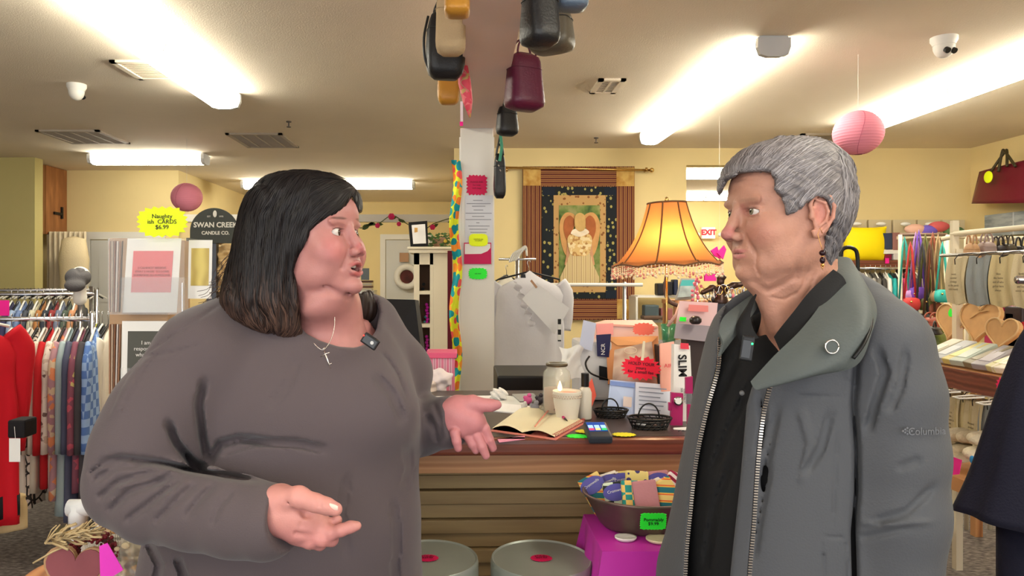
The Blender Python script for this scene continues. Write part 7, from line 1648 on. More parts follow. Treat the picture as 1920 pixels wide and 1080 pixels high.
# ---------------------------------------------------------------- blouses on a white rail behind the counter
Zr = 5.0
t = thing('garment_rail', 'white garment rail behind the counter in front of the angel tapestry', 'rack', (P(1060, 0, Zr).x, Zr, 0)); zr = P(0, 534, Zr).z
MB().tube([P(935, 486, Zr), P(1005, 486, Zr)], .008, 8).build('front_bar', M_chrome, t, smooth=True)
MB().tube([(P(925, 0, Zr+.3).x, Zr+.1, zr), (P(1205, 0, Zr).x, Zr, zr)], .012, 10).build('rail', M_white, t, smooth=True)
MB().tube([(P(1172, 0, Zr).x, Zr+.02, 0), (P(1172, 0, Zr).x, Zr+.02, zr+.02)], .014, 10).build('post', M_chrome, t, smooth=True)
MB().tube([(P(970, 0, Zr).x, Zr+.05, 0), P(970, 480, Zr+.05)], .014, 10).build('post', M_chrome, t, smooth=True)
for x in (970, 1172): MB().tube([(P(x, 0, Zr).x, Zr-.25, .02), (P(x, 0, Zr).x, Zr+.3, .02)], .013, 8).build('foot', M_chrome, t, smooth=True)
M_blouse = mat('white_blouse', (196, 194, 198), .85, var=.05, vscale=5, bump=.1)
g = garment(P(992, 492, 4.85), .10, M_blouse, .48, .78, 'sheer white ruffled blouse with a paper tag hanging right of the white post', None, .34, .05, seed=201)
for s_ in (0, 1):
    rf = []
    for i in range(22): rf.append([P(962+i*1.5+s_*30+j*2.4+4*math.sin(i*1.5+j), 528+i*4.0, 4.755-.012*j+.008*math.sin(i*2.1)) for j in range(5)])
    if s_ == 0: MB().grid(rf).grid([[v+Vector((0, .003, 0)) for v in r] for r in rf]).build('ruffle', mat('blouse_ruffle', (206, 204, 212), .85), g, smooth=True)
quad('neck_label', [(976, 521), (986, 521), (985, 514), (977, 514)], 4.78, .002, M_black, g)
quad('paper_tag', [(979, 561), (1040, 627), (1068, 578), (1006, 530)], 4.70, .003, mat('tag_white', (214, 214, 216), .7), g); quad('brown_clip', [(997, 524), (1008, 538), (1005, 541), (994, 527)], 4.69, .004, M_kraft, g)
garment(P(950, 500, 5.1), .9, mat('cream_blouse', (206, 200, 186), .85), .42, .75, 'cream blouse mostly hidden between the post and the white ruffled blouse', None, .4, .05, seed=203)
t = thing('hanger_bundle', 'bunch of clear plastic hangers above the white ruffled blouse', 'hangers', P(975, 470, 4.9)); 
for k in range(5): MB().tube([tuple(v) for v in cr([tuple(P(955+k*3, 492-k, 4.9-.02*k)), tuple(P(962+k*5, 476-k*2, 4.9-.02*k)), tuple(P(975+k*3, 468, 4.9-.02*k)), tuple(P(986, 462+k, 4.9-.02*k)), tuple(P(988, 480, 4.9-.02*k))], 5)], .006, 6).build('hanger', mat('smoky_plastic', (214, 212, 206), .15, alpha=.75), t, smooth=True)
o = MB().box(P(1046, 0, 4.6).x, P(1052, 0, 4.6).x, 4.6, 4.61, P(0, 640, 4.6).z, P(0, 598, 4.6).z).build('patterned_strap', ramp_mat('bw_strap', 'checker', [(0, (20, 20, 20)), (.5, (220, 220, 216))], .7, (1, 1, 1), 30)); o['skip'] = 1; adopt(o, g)
# dark shelf and goods under the blouses
t = thing('office_printer', 'black office printer on the desk below the hanging blouses', 'printer', (P(990, 0, 3.3).x, 3.35, .76)); b0, b1 = P(932, 0, 3.2).x, P(1060, 0, 3.2).x
MB().box(b0, b1, 3.2, 3.6, .761, P(0, 705, 3.2).z).build('printer_body', M_black, t, bevel=.01); MB().box(b0+.05, b1-.05, 3.19, 3.2, .79, .81).build('paper_slot', M_dark_metal, t)
# goods on a low shelf behind the lamp
t = thing('display_shelf', 'low white shelf of small goods against the back wall behind the lamp', 'shelf', (P(1255, 0, 6.9).x, 7.0, 0))
sx0, sx1 = P(1196, 0, 6.9).x, P(1420, 0, 6.9).x
for yy in (554, 601, 660, 720): MB().box(sx0, sx1, 6.9, 7.2, P(0, yy+4, 6.9).z, P(0, yy, 6.9).z).build('shelf_board', M_white, t)
for x in (sx0-.02, sx1): MB().box(x, x+.02, 6.9, 7.2, 0, P(0, 556, 6.9).z).build('side_panel', M_white, t)
for i, (x0, x1, y0, y1, c, lb) in enumerate(((1233, 1247, 531, 554, (30, 28, 30), 'black rounded pouch on the top board of the shelf behind the lamp'), (1249, 1262, 528, 554, (34, 34, 38), 'second black pouch on the top board of the shelf behind the lamp'), (1264, 1272, 524, 554, (36, 44, 70), 'navy pouch on the top board of the shelf behind the lamp'), (1209, 1236, 572, 601, (70, 84, 90), 'dark grey-green lettered box on the second board behind the lamp'), (1240, 1262, 578, 601, (150, 90, 90), 'dusty red small box on the second board behind the lamp'), (1206, 1250, 592, 600, (96, 74, 60), 'brown flat tray on the second board behind the lamp'))):
    o = sheet_rect(x0, y0, x1, y1-.5, 6.88-.02*i, .12, mat('goods_%d' % i, c, .5), 'boxed_goods', None, bevel=.012); tag(o, lb, 'goods')
t = thing('picture_frame', 'tilted frame with a teal and grey picture behind the lamp pole', 'frame', P(1290, 552, 5.2)); quad('frame_board', [(1266, 562), (1302, 560), (1306, 522), (1277, 522)], [5.2, 5.2, 5.26, 5.26], .015, mat('frame_silver', (150, 146, 140), .4), t); quad('picture', [(1270, 558), (1299, 556), (1302, 536), (1276, 536)], [5.19, 5.19, 5.22, 5.22], .004, mat('misty_grey', (150, 160, 160), .5, var=.3, vscale=14), t); quad('teal_sky', [(1275, 536), (1302, 536), (1303, 525), (1279, 525)], [5.22, 5.22, 5.24, 5.24], .004, mat('teal_paint', (50, 150, 150), .5), t)
t = thing('easel_table', 'narrow table behind the counter holding the tilted teal picture and jewellery', 'table', (P(1320, 0, 5.3).x, 5.3, 0)); zt_ = P(0, 563, 5.2).z; MB().box(P(1262, 0, 5.2).x, P(1420, 0, 5.2).x, 5.15, 5.5, zt_-.03, zt_).build('table_top', M_wood, t)
for x in (1266, 1414):
    for y in (5.18, 5.46): MB().box(P(x, 0, 5.2).x-.015, P(x, 0, 5.2).x+.015, y-.015, y+.015, 0, zt_-.03).build('leg', M_wood, t)
# bronze figure lamp / jewellery tree near the jacket
Zj = 2.72; q0 = P(1350, 640, Zj)
t = thing('jewellery_stand', 'dark bronze figure holding up bracelets and charms left of the jacket collar', 'jewellery stand', P(1350, 590, Zj)); zb = P(0, 640, 2.7).z
s = SDF(); s.cone((P(1350, 0, Zj).x, Zj, zb), (P(1350, 0, Zj).x, Zj, zb+.02), .04, .03, .01); s.chain([P(1350, 632, Zj), P(1350, 600, Zj), P(1349, 565, Zj), P(1350, 548, Zj)], [.02, .016, .026, .018], .02); s.ell(P(1351, 528, Zj), (.014, .014, .017), .008); s.ell(P(1353, 520, Zj), (.018, .016, .010), .008)
s.chain([P(1350, 545, Zj), P(1335, 540, Zj-.02), P(1318, 548, Zj-.03)], [.014, .011, .009], .01); s.chain([P(1352, 545, Zj), P(1375, 535, Zj), P(1400, 532, Zj)], [.014, .011, .010], .01)
V, Q = s.mesh(.003); np_object('bronze_figure', V, Q, mat('bronze', (70, 52, 46), .3, .6), t)
rnd = random.Random(3)
for i in range(12):
    x = 1316+i*8; q = P(x, 540+4*math.sin(i), Zj-.02); R = .010+.004*(i % 3)
    MB().tube([q+Vector((math.cos(a)*R, 0, -R+math.sin(a)*R*1.3)) for a in [2*math.pi*k/14 for k in range(15)]], .0022, 5).build('bracelet', M_chrome if i % 2 else M_brass, t, smooth=True)
for i in range(26):
    q = P(rnd.uniform(1312, 1405), rnd.uniform(552, 588), Zj-rnd.uniform(0, .04)); c = [(226, 224, 220), (210, 120, 140), (50, 50, 56), (170, 200, 200)][i % 4]
    MB().ball(q, (.006, .005, rnd.uniform(.006, .011)), 6).tube([q, (q.x, q.y, P(0, 542, Zj).z)], .0008, 4).build('charm', mat('charm_%d' % (i % 4), c, .2), t, smooth=True)
o = sheet_rect(1336, 570, 1400, 641, 2.66, .10, mat('black_box_card', (30, 34, 46), .4), 'dark_box', None); tag(o, 'dark blue-black box behind the bronze figure', 'box')
t = thing('white_orchid', 'small pink and white trinkets standing left of the bronze figure', 'trinket', P(1310, 566, 2.6)); mb = MB()
for i in range(16): mb.ball(P(1303+rnd.uniform(-5, 12), 520+i*2.8, 2.60), .006, 5)
mb.build('pink_beads', mat('bead_pinkish', (214, 110, 130), .3), t, smooth=True); MB().tube([P(1306, 516, 2.62), P(1308, 568, 2.62)], .003, 6).build('stem', M_chrome, t)
# pink paper heart decoration, curved arm lamp, tall slender stem
t = thing('paper_heart', 'bright pink paper heart hanging right of the lamp shade', 'heart decoration', P(1348, 474, 5.8))
for pts, k in (([(1333, 470), (1345, 462), (1352, 486), (1340, 480)], 0), ([(1345, 474), (1358, 460), (1362, 468), (1356, 486)], 1)): quad('petal', pts, 5.8-.03*k, .02, mat('hot_pink', (240, 40, 150), .6), t)
MB().tube([P(1349, 462, 5.8), (P(1349, 0, 5.8).x, 5.8, CE)], .0007, 4).build('string', M_white, t)
sheet_rect(1322, 513, 1343, 527, 5.75, .03, mat('hot_pink', (240, 40, 150), .6), 'pink_card', t); MB().tube([P(1345, 482, 5.78), P(1334, 514, 5.76)], .0015, 4).build('thread', M_white, t)  # pink card of its own, tied below the heart
o = MB().tube([tuple(v) for v in cr([tuple(P(1250, 516, 3.0)), tuple(P(1247, 545, 3.0)), tuple(P(1256, 566, 3.0)), tuple(P(1276, 574, 3.0))], 6)], .008, 8).build('curved_cable', mat('cable_brown', (96, 72, 66), .5), [ob for ob in COL.objects if ob.get('category') == 'lamp'][0], smooth=True)
o = MB().tube([P(1276, 568, 2.55), P(1268, 590, 2.55), P(1252, 612, 2.55)], .006, 8).build('rolled_strap', mat('rose_strap', (214, 176, 166), .6), None, smooth=True); tag(o, 'pale rose strap curling over the green tumbler', 'strap')
# EXIT sign
t = thing('exit_sign', 'white EXIT sign with red letters and two lamp heads on the far wall', 'sign', P(1329, 437, 12.3))
sheet_rect(1317, 426, 1341, 447, 12.3, .06, mat('exit_panel', (236, 226, 214), .5, emit=(240, 226, 214), es=.25), 'panel', t)
text_mesh('EXIT', .125, tframe(P(1329, 436, 12.29), (1, 0, 0), (0, 0, 1)), mat('exit_red', (214, 20, 40), .5, emit=(230, 20, 40), es=.8), t, 'lettering', bold=.006)
for x in (1309, 1350): MB().ball(P(x, 440, 12.28), .035, 8).build('lamp_head', M_white, t, smooth=True)

# ---------------------------------------------------------------- back wall right of the grey head
t = thing('wall_hook_strip', 'row of cream pegboard panels with clear hooks high on the back wall', 'hook strip', P(1690, 430, 7.2))
for k in range(5): sheet_rect(1583+k*46, 412, 1625+k*46, 500, 7.2, .03, mat('peg_cream', (206, 192, 158), .7), 'panel', t)
for k in range(5): MB().ball(P(1606+k*46, 420, 7.1), (.05, .03, .02), 8).tube([P(1606+k*46, 420, 7.18), P(1606+k*46, 420, 7.08)], .012, 6).build('clear_hook', M_clearp if False else mat('hook_clear', (236, 236, 232), .1), t, smooth=True)
t = thing('wall_shelf', 'brown wooden shelf on the back wall carrying the yellow cushion', 'shelf', P(1650, 490, 7.0)); sheet_rect(1560, 488, 1712, 502, 6.85, .33, M_lip, 'shelf_board', t)
for x in (1570, 1700): MB().box(P(x, 0, 7).x, P(x, 0, 7).x+.02, 6.9, 7.18, P(0, 530, 7).z, P(0, 502, 7).z).build('bracket', M_dark_metal, t)
s = SDF(); c0 = P(1621, 458, 6.95)
def pil(q):
    p = q-np.array(c0); a, b_ = S(38, 6.95), S(31, 6.95); u = np.abs(p[:, 0])/a; v = np.abs(p[:, 2])/b_; e = np.clip((1-u**2.2)*(1-v**2.2), 0, 1)
    pin = 1+.06*(u*v)**2; return np.maximum(np.maximum(u-pin, v-pin)*b_, np.abs(p[:, 1])-.012-.075*e**.6)
s.fun(pil, c0-Vector((.25, .12, .22)), c0+Vector((.25, .12, .22)), .01); V, Q = s.mesh(.006); V = relax(V, Q, 2, .5); o = np_object('yellow_cushion', V, Q, mat('cushion_yellow', (250, 224, 0), .7, bump=.1)); tag(o, 'bright yellow square cushion on the brown wall shelf', 'cushion')
for i, (x0, x1, y0, y1, c, lb) in enumerate(((1656, 1673, 437, 467, (52, 62, 84), 'dark blue boxed item beside the yellow cushion'), (1674, 1688, 436, 470, (150, 104, 96), 'dusty red boxed item on the brown wall shelf'), (1657, 1686, 468, 476, (222, 220, 212), 'white flat box lying beside the yellow cushion'), (1660, 1672, 477, 487, (120, 20, 50), 'dark crimson small box on the brown wall shelf'), (1676, 1688, 474, 487, (206, 200, 196), 'pale small box on the brown wall shelf'))):
    o = sheet_rect(x0, y0, x1, y1, 6.9, .12, mat('shelf_item_%d' % i, c, .6), 'boxed_goods', None, bevel=.004); tag(o, lb, 'box')
o = sheet_rect(1660, 484, 1667, 494, 6.83, .004, M_neonp, 'price_tag'); tag(o, 'pink price tag at the edge of the brown wall shelf', 'tag')
t = thing('luggage_handle', 'black curved telescopic handle rising behind the jacket collar', 'suitcase', (P(1592, 0, 4.4).x, 4.4, 0)); MB().tube([tuple(v) for v in cr([tuple(P(1576, 560, 4.4)), tuple(P(1576, 484, 4.4)), tuple(P(1582, 466, 4.4)), tuple(P(1600, 466, 4.4)), tuple(P(1608, 484, 4.4)), tuple(P(1608, 560, 4.4))], 6)], .012, 8).build('handle', M_black, t, smooth=True)
a, b_ = P(1570, 560, 4.4), P(1614, 560, 4.4); MB().box(a.x-.1, b_.x+.1, 4.3, 4.52, .03, a.z).build('case_shell', M_black, t, bevel=.02)
# rows of bags / clothes on racks behind the right shoulder
rack('clothes_rack', 'clothes rack under the brown wall shelf behind the right shoulder', P(1590, 0, 6.6).x, P(1760, 0, 6.6).x, 6.6, P(0, 503, 6.6).z)
cl = [((206, 200, 206), 'lilac-white'), ((150, 146, 140), 'grey'), ((110, 106, 100), 'dark grey'), ((64, 60, 58), 'charcoal'), ((226, 220, 214), 'white'), ((40, 160, 160), 'teal'), ((44, 40, 44), 'black'), ((200, 60, 110), 'pink'), ((120, 30, 50), 'maroon'), ((60, 58, 66), 'slate'), ((180, 170, 150), 'beige'), ((50, 70, 60), 'dark green')]
for i, (c, nm) in enumerate(cl): garment(P(1622+i*9.5, 499, 6.6), math.radians(70), cm(c), .38, .62, '%s garment on the rack under the brown wall shelf' % nm, 'garments under the wall shelf', .4, .035, seed=300+i)
Zp = 5.2; t = thing('purse_rack', 'cream metal rack of hanging purses and straps behind the right shoulder', 'rack', P(1740, 0, Zp)); t.location.z = 0
MB().tube([P(1688, 440, Zp), P(1775, 440, Zp)], .012, 8).build('rail', mat('rail_brown', (120, 96, 80), .5), t, smooth=True); MB().tube([P(1775, 440, Zp), (P(1775, 0, Zp).x, Zp, 0)], .018, 10).build('post', M_cream, t, smooth=True); MB().tube([P(1688, 440, Zp), (P(1688, 0, Zp).x, Zp, 0)], .014, 10).build('post', M_cream, t, smooth=True); MB().tube([P(1768, 448, 4.9), P(1822, 436, 4.6)], .016, 8).build('arm', M_cream, t, smooth=True)
pc = [((60, 170, 160), 'teal', 1695, 460, 590, 1694), ((176, 130, 190), 'lilac', 1716, 452, 545, 1714), ((120, 80, 190), 'violet', 1722, 448, 540, 1720), ((104, 106, 60), 'olive', 1734, 455, 560, 1736), ((150, 84, 60), 'rust brown', 1748, 452, 570, 1752), ((196, 60, 60), 'red', 1706, 470, 560, 1708), ((60, 60, 64), 'charcoal', 1728, 470, 590, 1728), ((180, 150, 110), 'tan', 1758, 456, 545, 1760), ((90, 60, 44), 'dark brown', 1742, 470, 600, 1744), ((60, 180, 170), 'aqua', 1766, 470, 545, 1766)]
for i, (c, nm, x, y0, y1, xb) in enumerate(pc):
    m = mat('purse_%s' % nm.replace(' ', '_'), c, .45); Z_ = Zp-.03-.012*i; t = thing('hanging_purse', '%s purse with a long strap on the purse rack behind the right shoulder' % nm, 'purse', P(xb, y1, Z_), 0, 'purses on the cream rack')
    MB().tube([P(x-11, y1, Z_), P(x-2, y0, Z_), P(x+1, y0-16, Z_+.02), P(x+4, y0, Z_), P(x+12, y1, Z_)], .008, 6, flat=.35).build('strap', m, t, smooth=True)
    w_, h = S(30, Z_), S(24, Z_); q = P(xb+1, y1+10, Z_); rows = [[q+Vector((w_/2*f*math.copysign(abs(math.cos(a))**.6, math.cos(a)), .03*f*math.copysign(abs(math.sin(a))**.6, math.sin(a)), z)) for a in [2*math.pi*j/20 for j in range(20)]] for z, f in ((-h/2, .6), (-h/2+.01, .95), (0, 1.05), (h/2-.01, .9), (h/2, .5))]
    MB().grid(rows, closed_v=True, cap=True).build('purse_body', m, t, smooth=True)
    MB().ball(P(xb+1, y1+6, Z_-.04), .008, 6).build('clasp', M_brass, t, smooth=True)
for i, (x, y, c, nm) in enumerate(((1760, 425, (196, 90, 90), 'dusty red'), (1738, 432, (110, 90, 190), 'violet-blue'), (1788, 434, (80, 110, 70), 'green'), (1716, 430, (216, 170, 150), 'peach'))):
    q = P(x, y, 6.7); o = MB().ball(q, (.10, .05, .05), 8).build('folded_scarf', mat('scarf_%d' % i, c, .8), None, smooth=True); tag(o, '%s folded scarf above the purse rack' % nm, 'scarf', 'scarves above the purse rack')
sh_ = thing('high_shelf', 'narrow high ledge on the back wall above the purse rack', 'shelf', P(1750, 440, 7.0)); MB().box(P(1705, 0, 6.7).x, P(1810, 0, 6.7).x, 6.6, 7.2, P(0, 447, 6.7).z, P(0, 441, 6.7).z).build('shelf_board', M_cream, sh_)
for i, (x, y, w_, h, c, nm) in enumerate(((1710, 612, 34, 30, (50, 200, 190), 'turquoise'), (1748, 600, 40, 26, (150, 70, 50), 'rust'), (1728, 635, 34, 40, (110, 60, 60), 'oxblood'), (1756, 640, 44, 50, (96, 110, 40), 'olive green'), (1745, 612, 40, 16, (36, 30, 30), 'black'))):
    bag('handbag', '%s handbag in the pile below the purse rack' % nm, (x, y+8), 4.25-.08*i, w_, h, .12, L('pile_%d' % i, c), .2*i, .9, .5, .03, group='handbags below the purse rack')
t = thing('bag_bench', 'low dark bench carrying the pile of handbags', 'bench', (P(1735, 0, 4.1).x, 4.15, 0)); MB().box(P(1670, 0, 4.1).x, P(1790, 0, 4.1).x, 3.85, 4.5, .93, P(0, 664, 4.1).z).build('bench_top', M_wood, t)
for x in (1674, 1784):
    for y in (3.9, 4.45): MB().box(P(x, 0, 4.1).x-.02, P(x, 0, 4.1).x+.02, y-.02, y+.02, 0, .93).build('leg', M_wood, t)
# burgundy tote on the right wall
q = Vector((5.02, 6.15, P(1868, 345, 6.2).z)); t = thing('tote_bag', 'burgundy tote with dark handles and a yellow sticker on the right wall', 'bag', q, math.radians(-90)); M = Matrix.Translation(q) @ Matrix.Rotation(math.radians(-78), 4, 'Z')
def QX(px, py, X): Z = X*FPX/(px-VX); return Vector((X, Z, EYE-(py-VY)*Z/FPX))
A, B_, C_, D = QX(1821, 382, 4.9), QX(1960, 380, 4.9), QX(1940, 296, 4.9), QX(1836, 322, 4.9)
rows = []
for i in range(9):
    u = i/8; l = A.lerp(D, u); r_ = B_.lerp(C_, u); th = .10*(1-u*.85)
    rows.append([l.lerp(r_, j/10)-Vector((th*math.sin(math.pi*j/10)**.5, 0, 0)) for j in range(11)]+[l.lerp(r_, 1-j/10)+Vector((.06, 0, 0)) for j in range(11)])
MB().grid(rows, closed_v=True, cap=True).build('bag_body', L('burgundy_tote', (104, 14, 36), .35), t, smooth=True)
for x0, x1, xt in ((1858, 1876, 1886), (1872, 1892, 1882)): MB().tube([tuple(v) for v in cr([tuple(QX(x0, 322, 4.84)), tuple(QX(xt-3, 286, 4.88)), tuple(QX(xt+2, 284, 4.88)), tuple(QX(x1+12, 312, 4.84))], 6)], .012, 8).build('handle', mat('handle_olive', (60, 52, 30), .5), t, smooth=True)
o_ = MB().ball(QX(1853, 332, 4.76), (.012, .055, .055), 10).build('yellow_sticker', M_neony, t, smooth=True)
hk = structure(MB().box(5.04, 5.1, 4.6, 6.9, 2.20, 2.29).build('trim_3', M_white)); MB().tube([QX(1885, 284, 4.88), Vector((5.05, QX(1885, 284, 4.88).y, 2.24))], .008, 6).build('hook', M_chrome, t)

# ---------------------------------------------------------------- display unit at the right, running away from the camera
XU = 2.1
def QU(px, py, X=XU): Z = X*FPX/(px-VX); return Vector((X, Z, EYE-(py-VY)*Z/FPX))
t = thing('display_unit', 'wooden two-shelf display unit with hook rails at the right of the shop', 'shelf unit', (2.3, 2.9, 0)); Y0, Y1 = 2.35, 3.32
M_ply = mat('shelf_ply', (188, 136, 88), .55, var=.1)
MB().box(1.98, 2.62, Y0, Y1, .995, 1.033).build('shelf_board', M_ply, t); MB().box(1.965, 1.98, Y0, Y1, .955, 1.033).build('shelf_edge', M_lip, t); MB().box(1.98, 2.62, Y0, Y1, .57, .60).build('shelf_board', M_ply, t)
MB().box(1.965, 1.98, Y0, Y1, .545, .60).build('shelf_edge', M_ply, t)
for y in (Y0+.01, Y1-.03):
    for x in (2.25, 2.58): MB().box(x, x+.03, y, y+.03, 0.06, 1.53).build('upright', M_cream, t)
for z, nm in ((1.50, 'top_rail'), (.925, 'lower_rail')): MB().tube([(2.2, Y0, z), (2.2, Y1, z)], .008, 8).build(nm, M_chrome, t, smooth=True)
MB().tube([(2.25, Y0-.1, 1.60), (2.25, Y1, 1.60)], .012, 8).build('crown_rail', M_cream, t, smooth=True); MB().box(2.24, 2.27, Y1-.02, Y1+.0, 1.5, 1.66).build('crown_post', M_cream, t)
for y in (Y0+.06, Y1-.06):
    for x in (2.1, 2.5): c0 = Vector((x, y, .06)); MB().tube([c0-Vector((.012, 0, 0)), c0+Vector((.012, 0, 0))], .05, 20).build('caster', M_black, t, smooth=True); MB().tube([(x, y, .08), (x, y, .56)], .014, 8).build('caster_post', M_dark_metal, t)
M_tw = [mat('towel_cream', (206, 192, 156), .95, bump=.3, bscale=260), mat('towel_grey', (146, 152, 152), .95, bump=.3, bscale=260), mat('towel_sand', (200, 184, 140), .95, bump=.3, bscale=260)]
M_print = mat('towel_print', (130, 116, 92), .9)
def towel(y, z, h, w_, m, label, lines, grp, X=2.13):
    t = thing('tea_towel', label, 'towel', (X, y, z), 0, grp); rows = []
    for i in range(13):
        f = i/12; rows.append([Vector((X-.012*math.sin(f*3)-.006*math.sin(j*1.3+f*2), y+(j/10-.5)*w_*(1+.06*f), z-h*f+.006*math.sin(j*.8))) for j in range(11)])
    MB().grid(rows).grid([[v+Vector((.010, 0, 0)) for v in r] for r in rows]).grid([rows[0], [v+Vector((.010, 0, 0)) for v in rows[0]]]).build('folded_cloth', m, t, smooth=True)
    if lines: text_mesh(lines, .0125, tframe(Vector((X-.022, y, z-h*.52)), (0, -1, 0), (0.02, 0, 1)), M_print, t, 'printed_text', space=1.3)
    MB().tube([(X-.014, y, z-.03), (X-.016, y, z-.008), (X, y, z+.012), (2.2, y, z+.02)], .0022, 5).build('hook_clip', M_black, t, smooth=True)
    return t
for i, (px, m, lb, ln) in enumerate(((1797, 0, 'cream printed tea towel, leftmost on the top rail of the display unit', 'sweet\nsummer\nevenings\non the porch\nwith friends'), (1838, 1, 'grey tea towel on the top rail between two cream ones', ''), (1882, 2, 'cream printed tea towel right of the grey one on the top rail', 'bless\nthis home\nand all who\ngather here\nalways'), (1926, 0, 'cream printed tea towel cut by the right picture edge', 'family\nis where\nlife begins\nand love\nnever ends'))):
    Zy = 2.13*FPX/(px-VX); towel(Zy, 1.485, .20, .118, M_tw[m], lb, ln, 'tea towels on the top rail')
for i, (px, m, lb, ln, z, h) in enumerate(((1788, 0, 'cream printed tea towel, leftmost on the lower rail', 'home is\nwhere\nyour mom is\nsimple\nas that', .91, .245), (1812, 2, 'sand tea towel tucked behind on the lower rail', '', .90, .20), (1830, 0, 'cream tea towel with short text on the lower rail', 'Blessed\nalways', .895, .215), (1858, 1, 'grey tea towel on the lower rail', 'thankful', .895, .22), (1884, 0, 'cream tea towel nearest the navy garment on the lower rail', '', .89, .19))):
    Zy = 2.13*FPX/(px-VX); towel(Zy, z, h, .10, M_tw[m], lb, ln, 'tea towels on the lower rail')
t = thing('wire_rack', 'white wire hook rack under the upper shelf of the display unit', 'rack', (2.0, 2.9, .95))
for k in range(7): y = 2.45+k*.13; MB().tube([(1.96, y, .948), (1.9, y+.05, .935), (1.9, y+.09, .935), (1.96, y+.07, .945), (2.2, y+.05, .93)], .0035, 6).build('wire_loop', M_white, t, smooth=True)
o = MB().prism(burst(.035, .028, 12, .25, 5, 2), .01, frame(QU(1880, 722, 1.93), (0, -1, 0), (0, 0, 1))).build('pink_flower_card', M_neonp if False else mat('rose_red', (236, 30, 100), .6)); tag(o, 'bright pink-red burst card on the wire hook rack', 'card')
# heart shaped wooden boards on the shelf
M_hb = mat('bamboo_board', (206, 160, 106), .5, var=.08, vscale=20); M_hr = mat('bamboo_rim', (216, 178, 126), .5)
for i, (px, py, w_, h, lb) in enumerate(((1786, 594, .112, .085, 'round-lobed wooden heart board with a green dot sticker, leftmost of the three'), (1836, 594, .118, .09, 'wooden heart board in the middle of the three'), (1878, 618, .088, .066, 'smaller wooden heart board in front at right of the three'))):
    q = QU(px, py, 2.28-.05*i); t = thing('heart_board', lb, 'board', q, 0, 'wooden heart boards'); M = frame(q, (0, -1, 0), (.2, 0, 1))
    MB().prism(heart_outline(w_, h, 40), .018, M).build('board', M_hb, t, bevel=.003); ho = heart_outline(w_, h, 40); MB().tube([M @ Vector((x, -.002, z)) for x, z in ho+ho[:1]], .004, 6).build('raised_rim', M_hr, t, smooth=True)
    if i == 0: MB().tube([M @ Vector((-.01, -.003, .02)), M @ Vector((-.01, 0, .02))], .021, 20).build('green_sticker', M_neong, t)
    if i == 1: MB().tube([M @ Vector((-.05, -.003, -.01)), M @ Vector((.0, -.004, .02)), M @ Vector((.05, -.003, .03))], .003, 6).build('carved_line', M_hr, t)
t = thing('shelf_back', 'board behind the wooden hearts', 'board', (2.4, 2.9, 1.033)) if False else None
for i, (px, py, c, nm) in enumerate(((1898, 598, (84, 56, 46), 'brown'), (1872, 585, (196, 60, 110), 'pink'), (1915, 615, (180, 24, 34), 'red'), (1902, 640, (150, 100, 80), 'tan'), (1912, 588, (60, 50, 54), 'dark'))):
    q = QU(px, py, 2.42); o = MB().box(q.x-.03, q.x+.05, q.y-.05, q.y+.05, 1.034, q.z+.03).build('boxed_gift', mat('gift_%s' % nm, c, .5), None, bevel=.006); tag(o, '%s boxed gift behind the wooden hearts at the right edge' % nm, 'box', 'boxed gifts behind the hearts')
# packets lying on the sloping upper shelf
pk = [((1765, 648), .09, (206, 200, 180), 'ivory'), ((1790, 655), .12, (176, 180, 184), 'silver-grey'), ((1810, 660), .10, (196, 184, 110), 'straw yellow'), ((1828, 662), .10, (176, 186, 176), 'pale mint'), ((1850, 664), .13, (126, 116, 92), 'dark khaki'), ((1872, 668), .06, (156, 150, 156), 'grey printed'), ((1892, 672), .12, (196, 190, 140), 'pale olive'), ((1912, 676), .12, (214, 206, 190), 'off-white')]
for i, ((px, py), l, c, nm) in enumerate(pk):
    Zy = 2.04*FPX/(px-14-VX); M = Matrix.Translation((2.0, Zy, 1.04)) @ Matrix.Rotation(.3*math.sin(i*3), 4, 'Z') @ Matrix.Rotation(-.42, 4, 'Y')
    t = thing('packaged_towel', '%s packet leaning on the upper shelf in front of the wooden hearts' % nm, 'packet', (2.0, Zy, 1.04), 0, 'packets on the upper shelf')
    MB().box(.0, .17, -.036, .036, 0, .026, M).build('packet_body', mat('packet_%d' % i, c, .4), t, bevel=.005); MB().box(.03, .11, -.024, .024, .0262, .028, M).build('printed_panel', mat('packet_panel_%d' % i, tuple(min(255, v+22) for v in c), .4), t)
# cream rolled cloths on the lower shelf
M_cr = mat('cream_terry', (226, 216, 188), .95, bump=.5, bscale=150); k = 0
for px, py, r_ in ((1778, 822, .038), (1800, 815, .036), (1822, 820, .034), (1848, 822, .038), (1786, 842, .04), (1812, 845, .036), (1842, 850, .04), (1868, 848, .036), (1850, 832, .03), (1802, 858, .028)):
    q = QU(px, py, 2.06+.02*(k % 3)); s = SDF(); q.z = max(q.z, .60+r_*.75); s.ell(q, (r_*1.6, r_, r_*.8), .01); s.ell(q-Vector((r_*1.2, 0, 0)), (r_*.5, r_*.7, r_*.5), .02); s.fun(lambda p: .002*np.sin(p[:, 1]*220+p[:, 2]*160), *BIG, .01, 'd'); V, Q = s.mesh(.006)
    o = np_object('rolled_cloth', V, Q, M_cr); tag(o, ['cream rolled cloth at the back left, highest on the lower shelf', 'cream rolled cloth in the back row, second from the jacket', 'cream rolled cloth in the middle of the back row on the lower shelf', 'cream rolled cloth at the right of the back row beside the navy cape', 'cream rolled cloth in the front row closest to the jacket', 'cream rolled cloth in the front row, second from the jacket', 'cream rolled cloth above the blue dot sticker', 'cream rolled cloth in the front row closest to the navy cape', 'smaller cream rolled cloth squeezed between the two rows', 'smallest cream rolled cloth at the lower shelf edge beside the hot pink tag'][k], 'cloth', 'cream rolled cloths'); k += 1
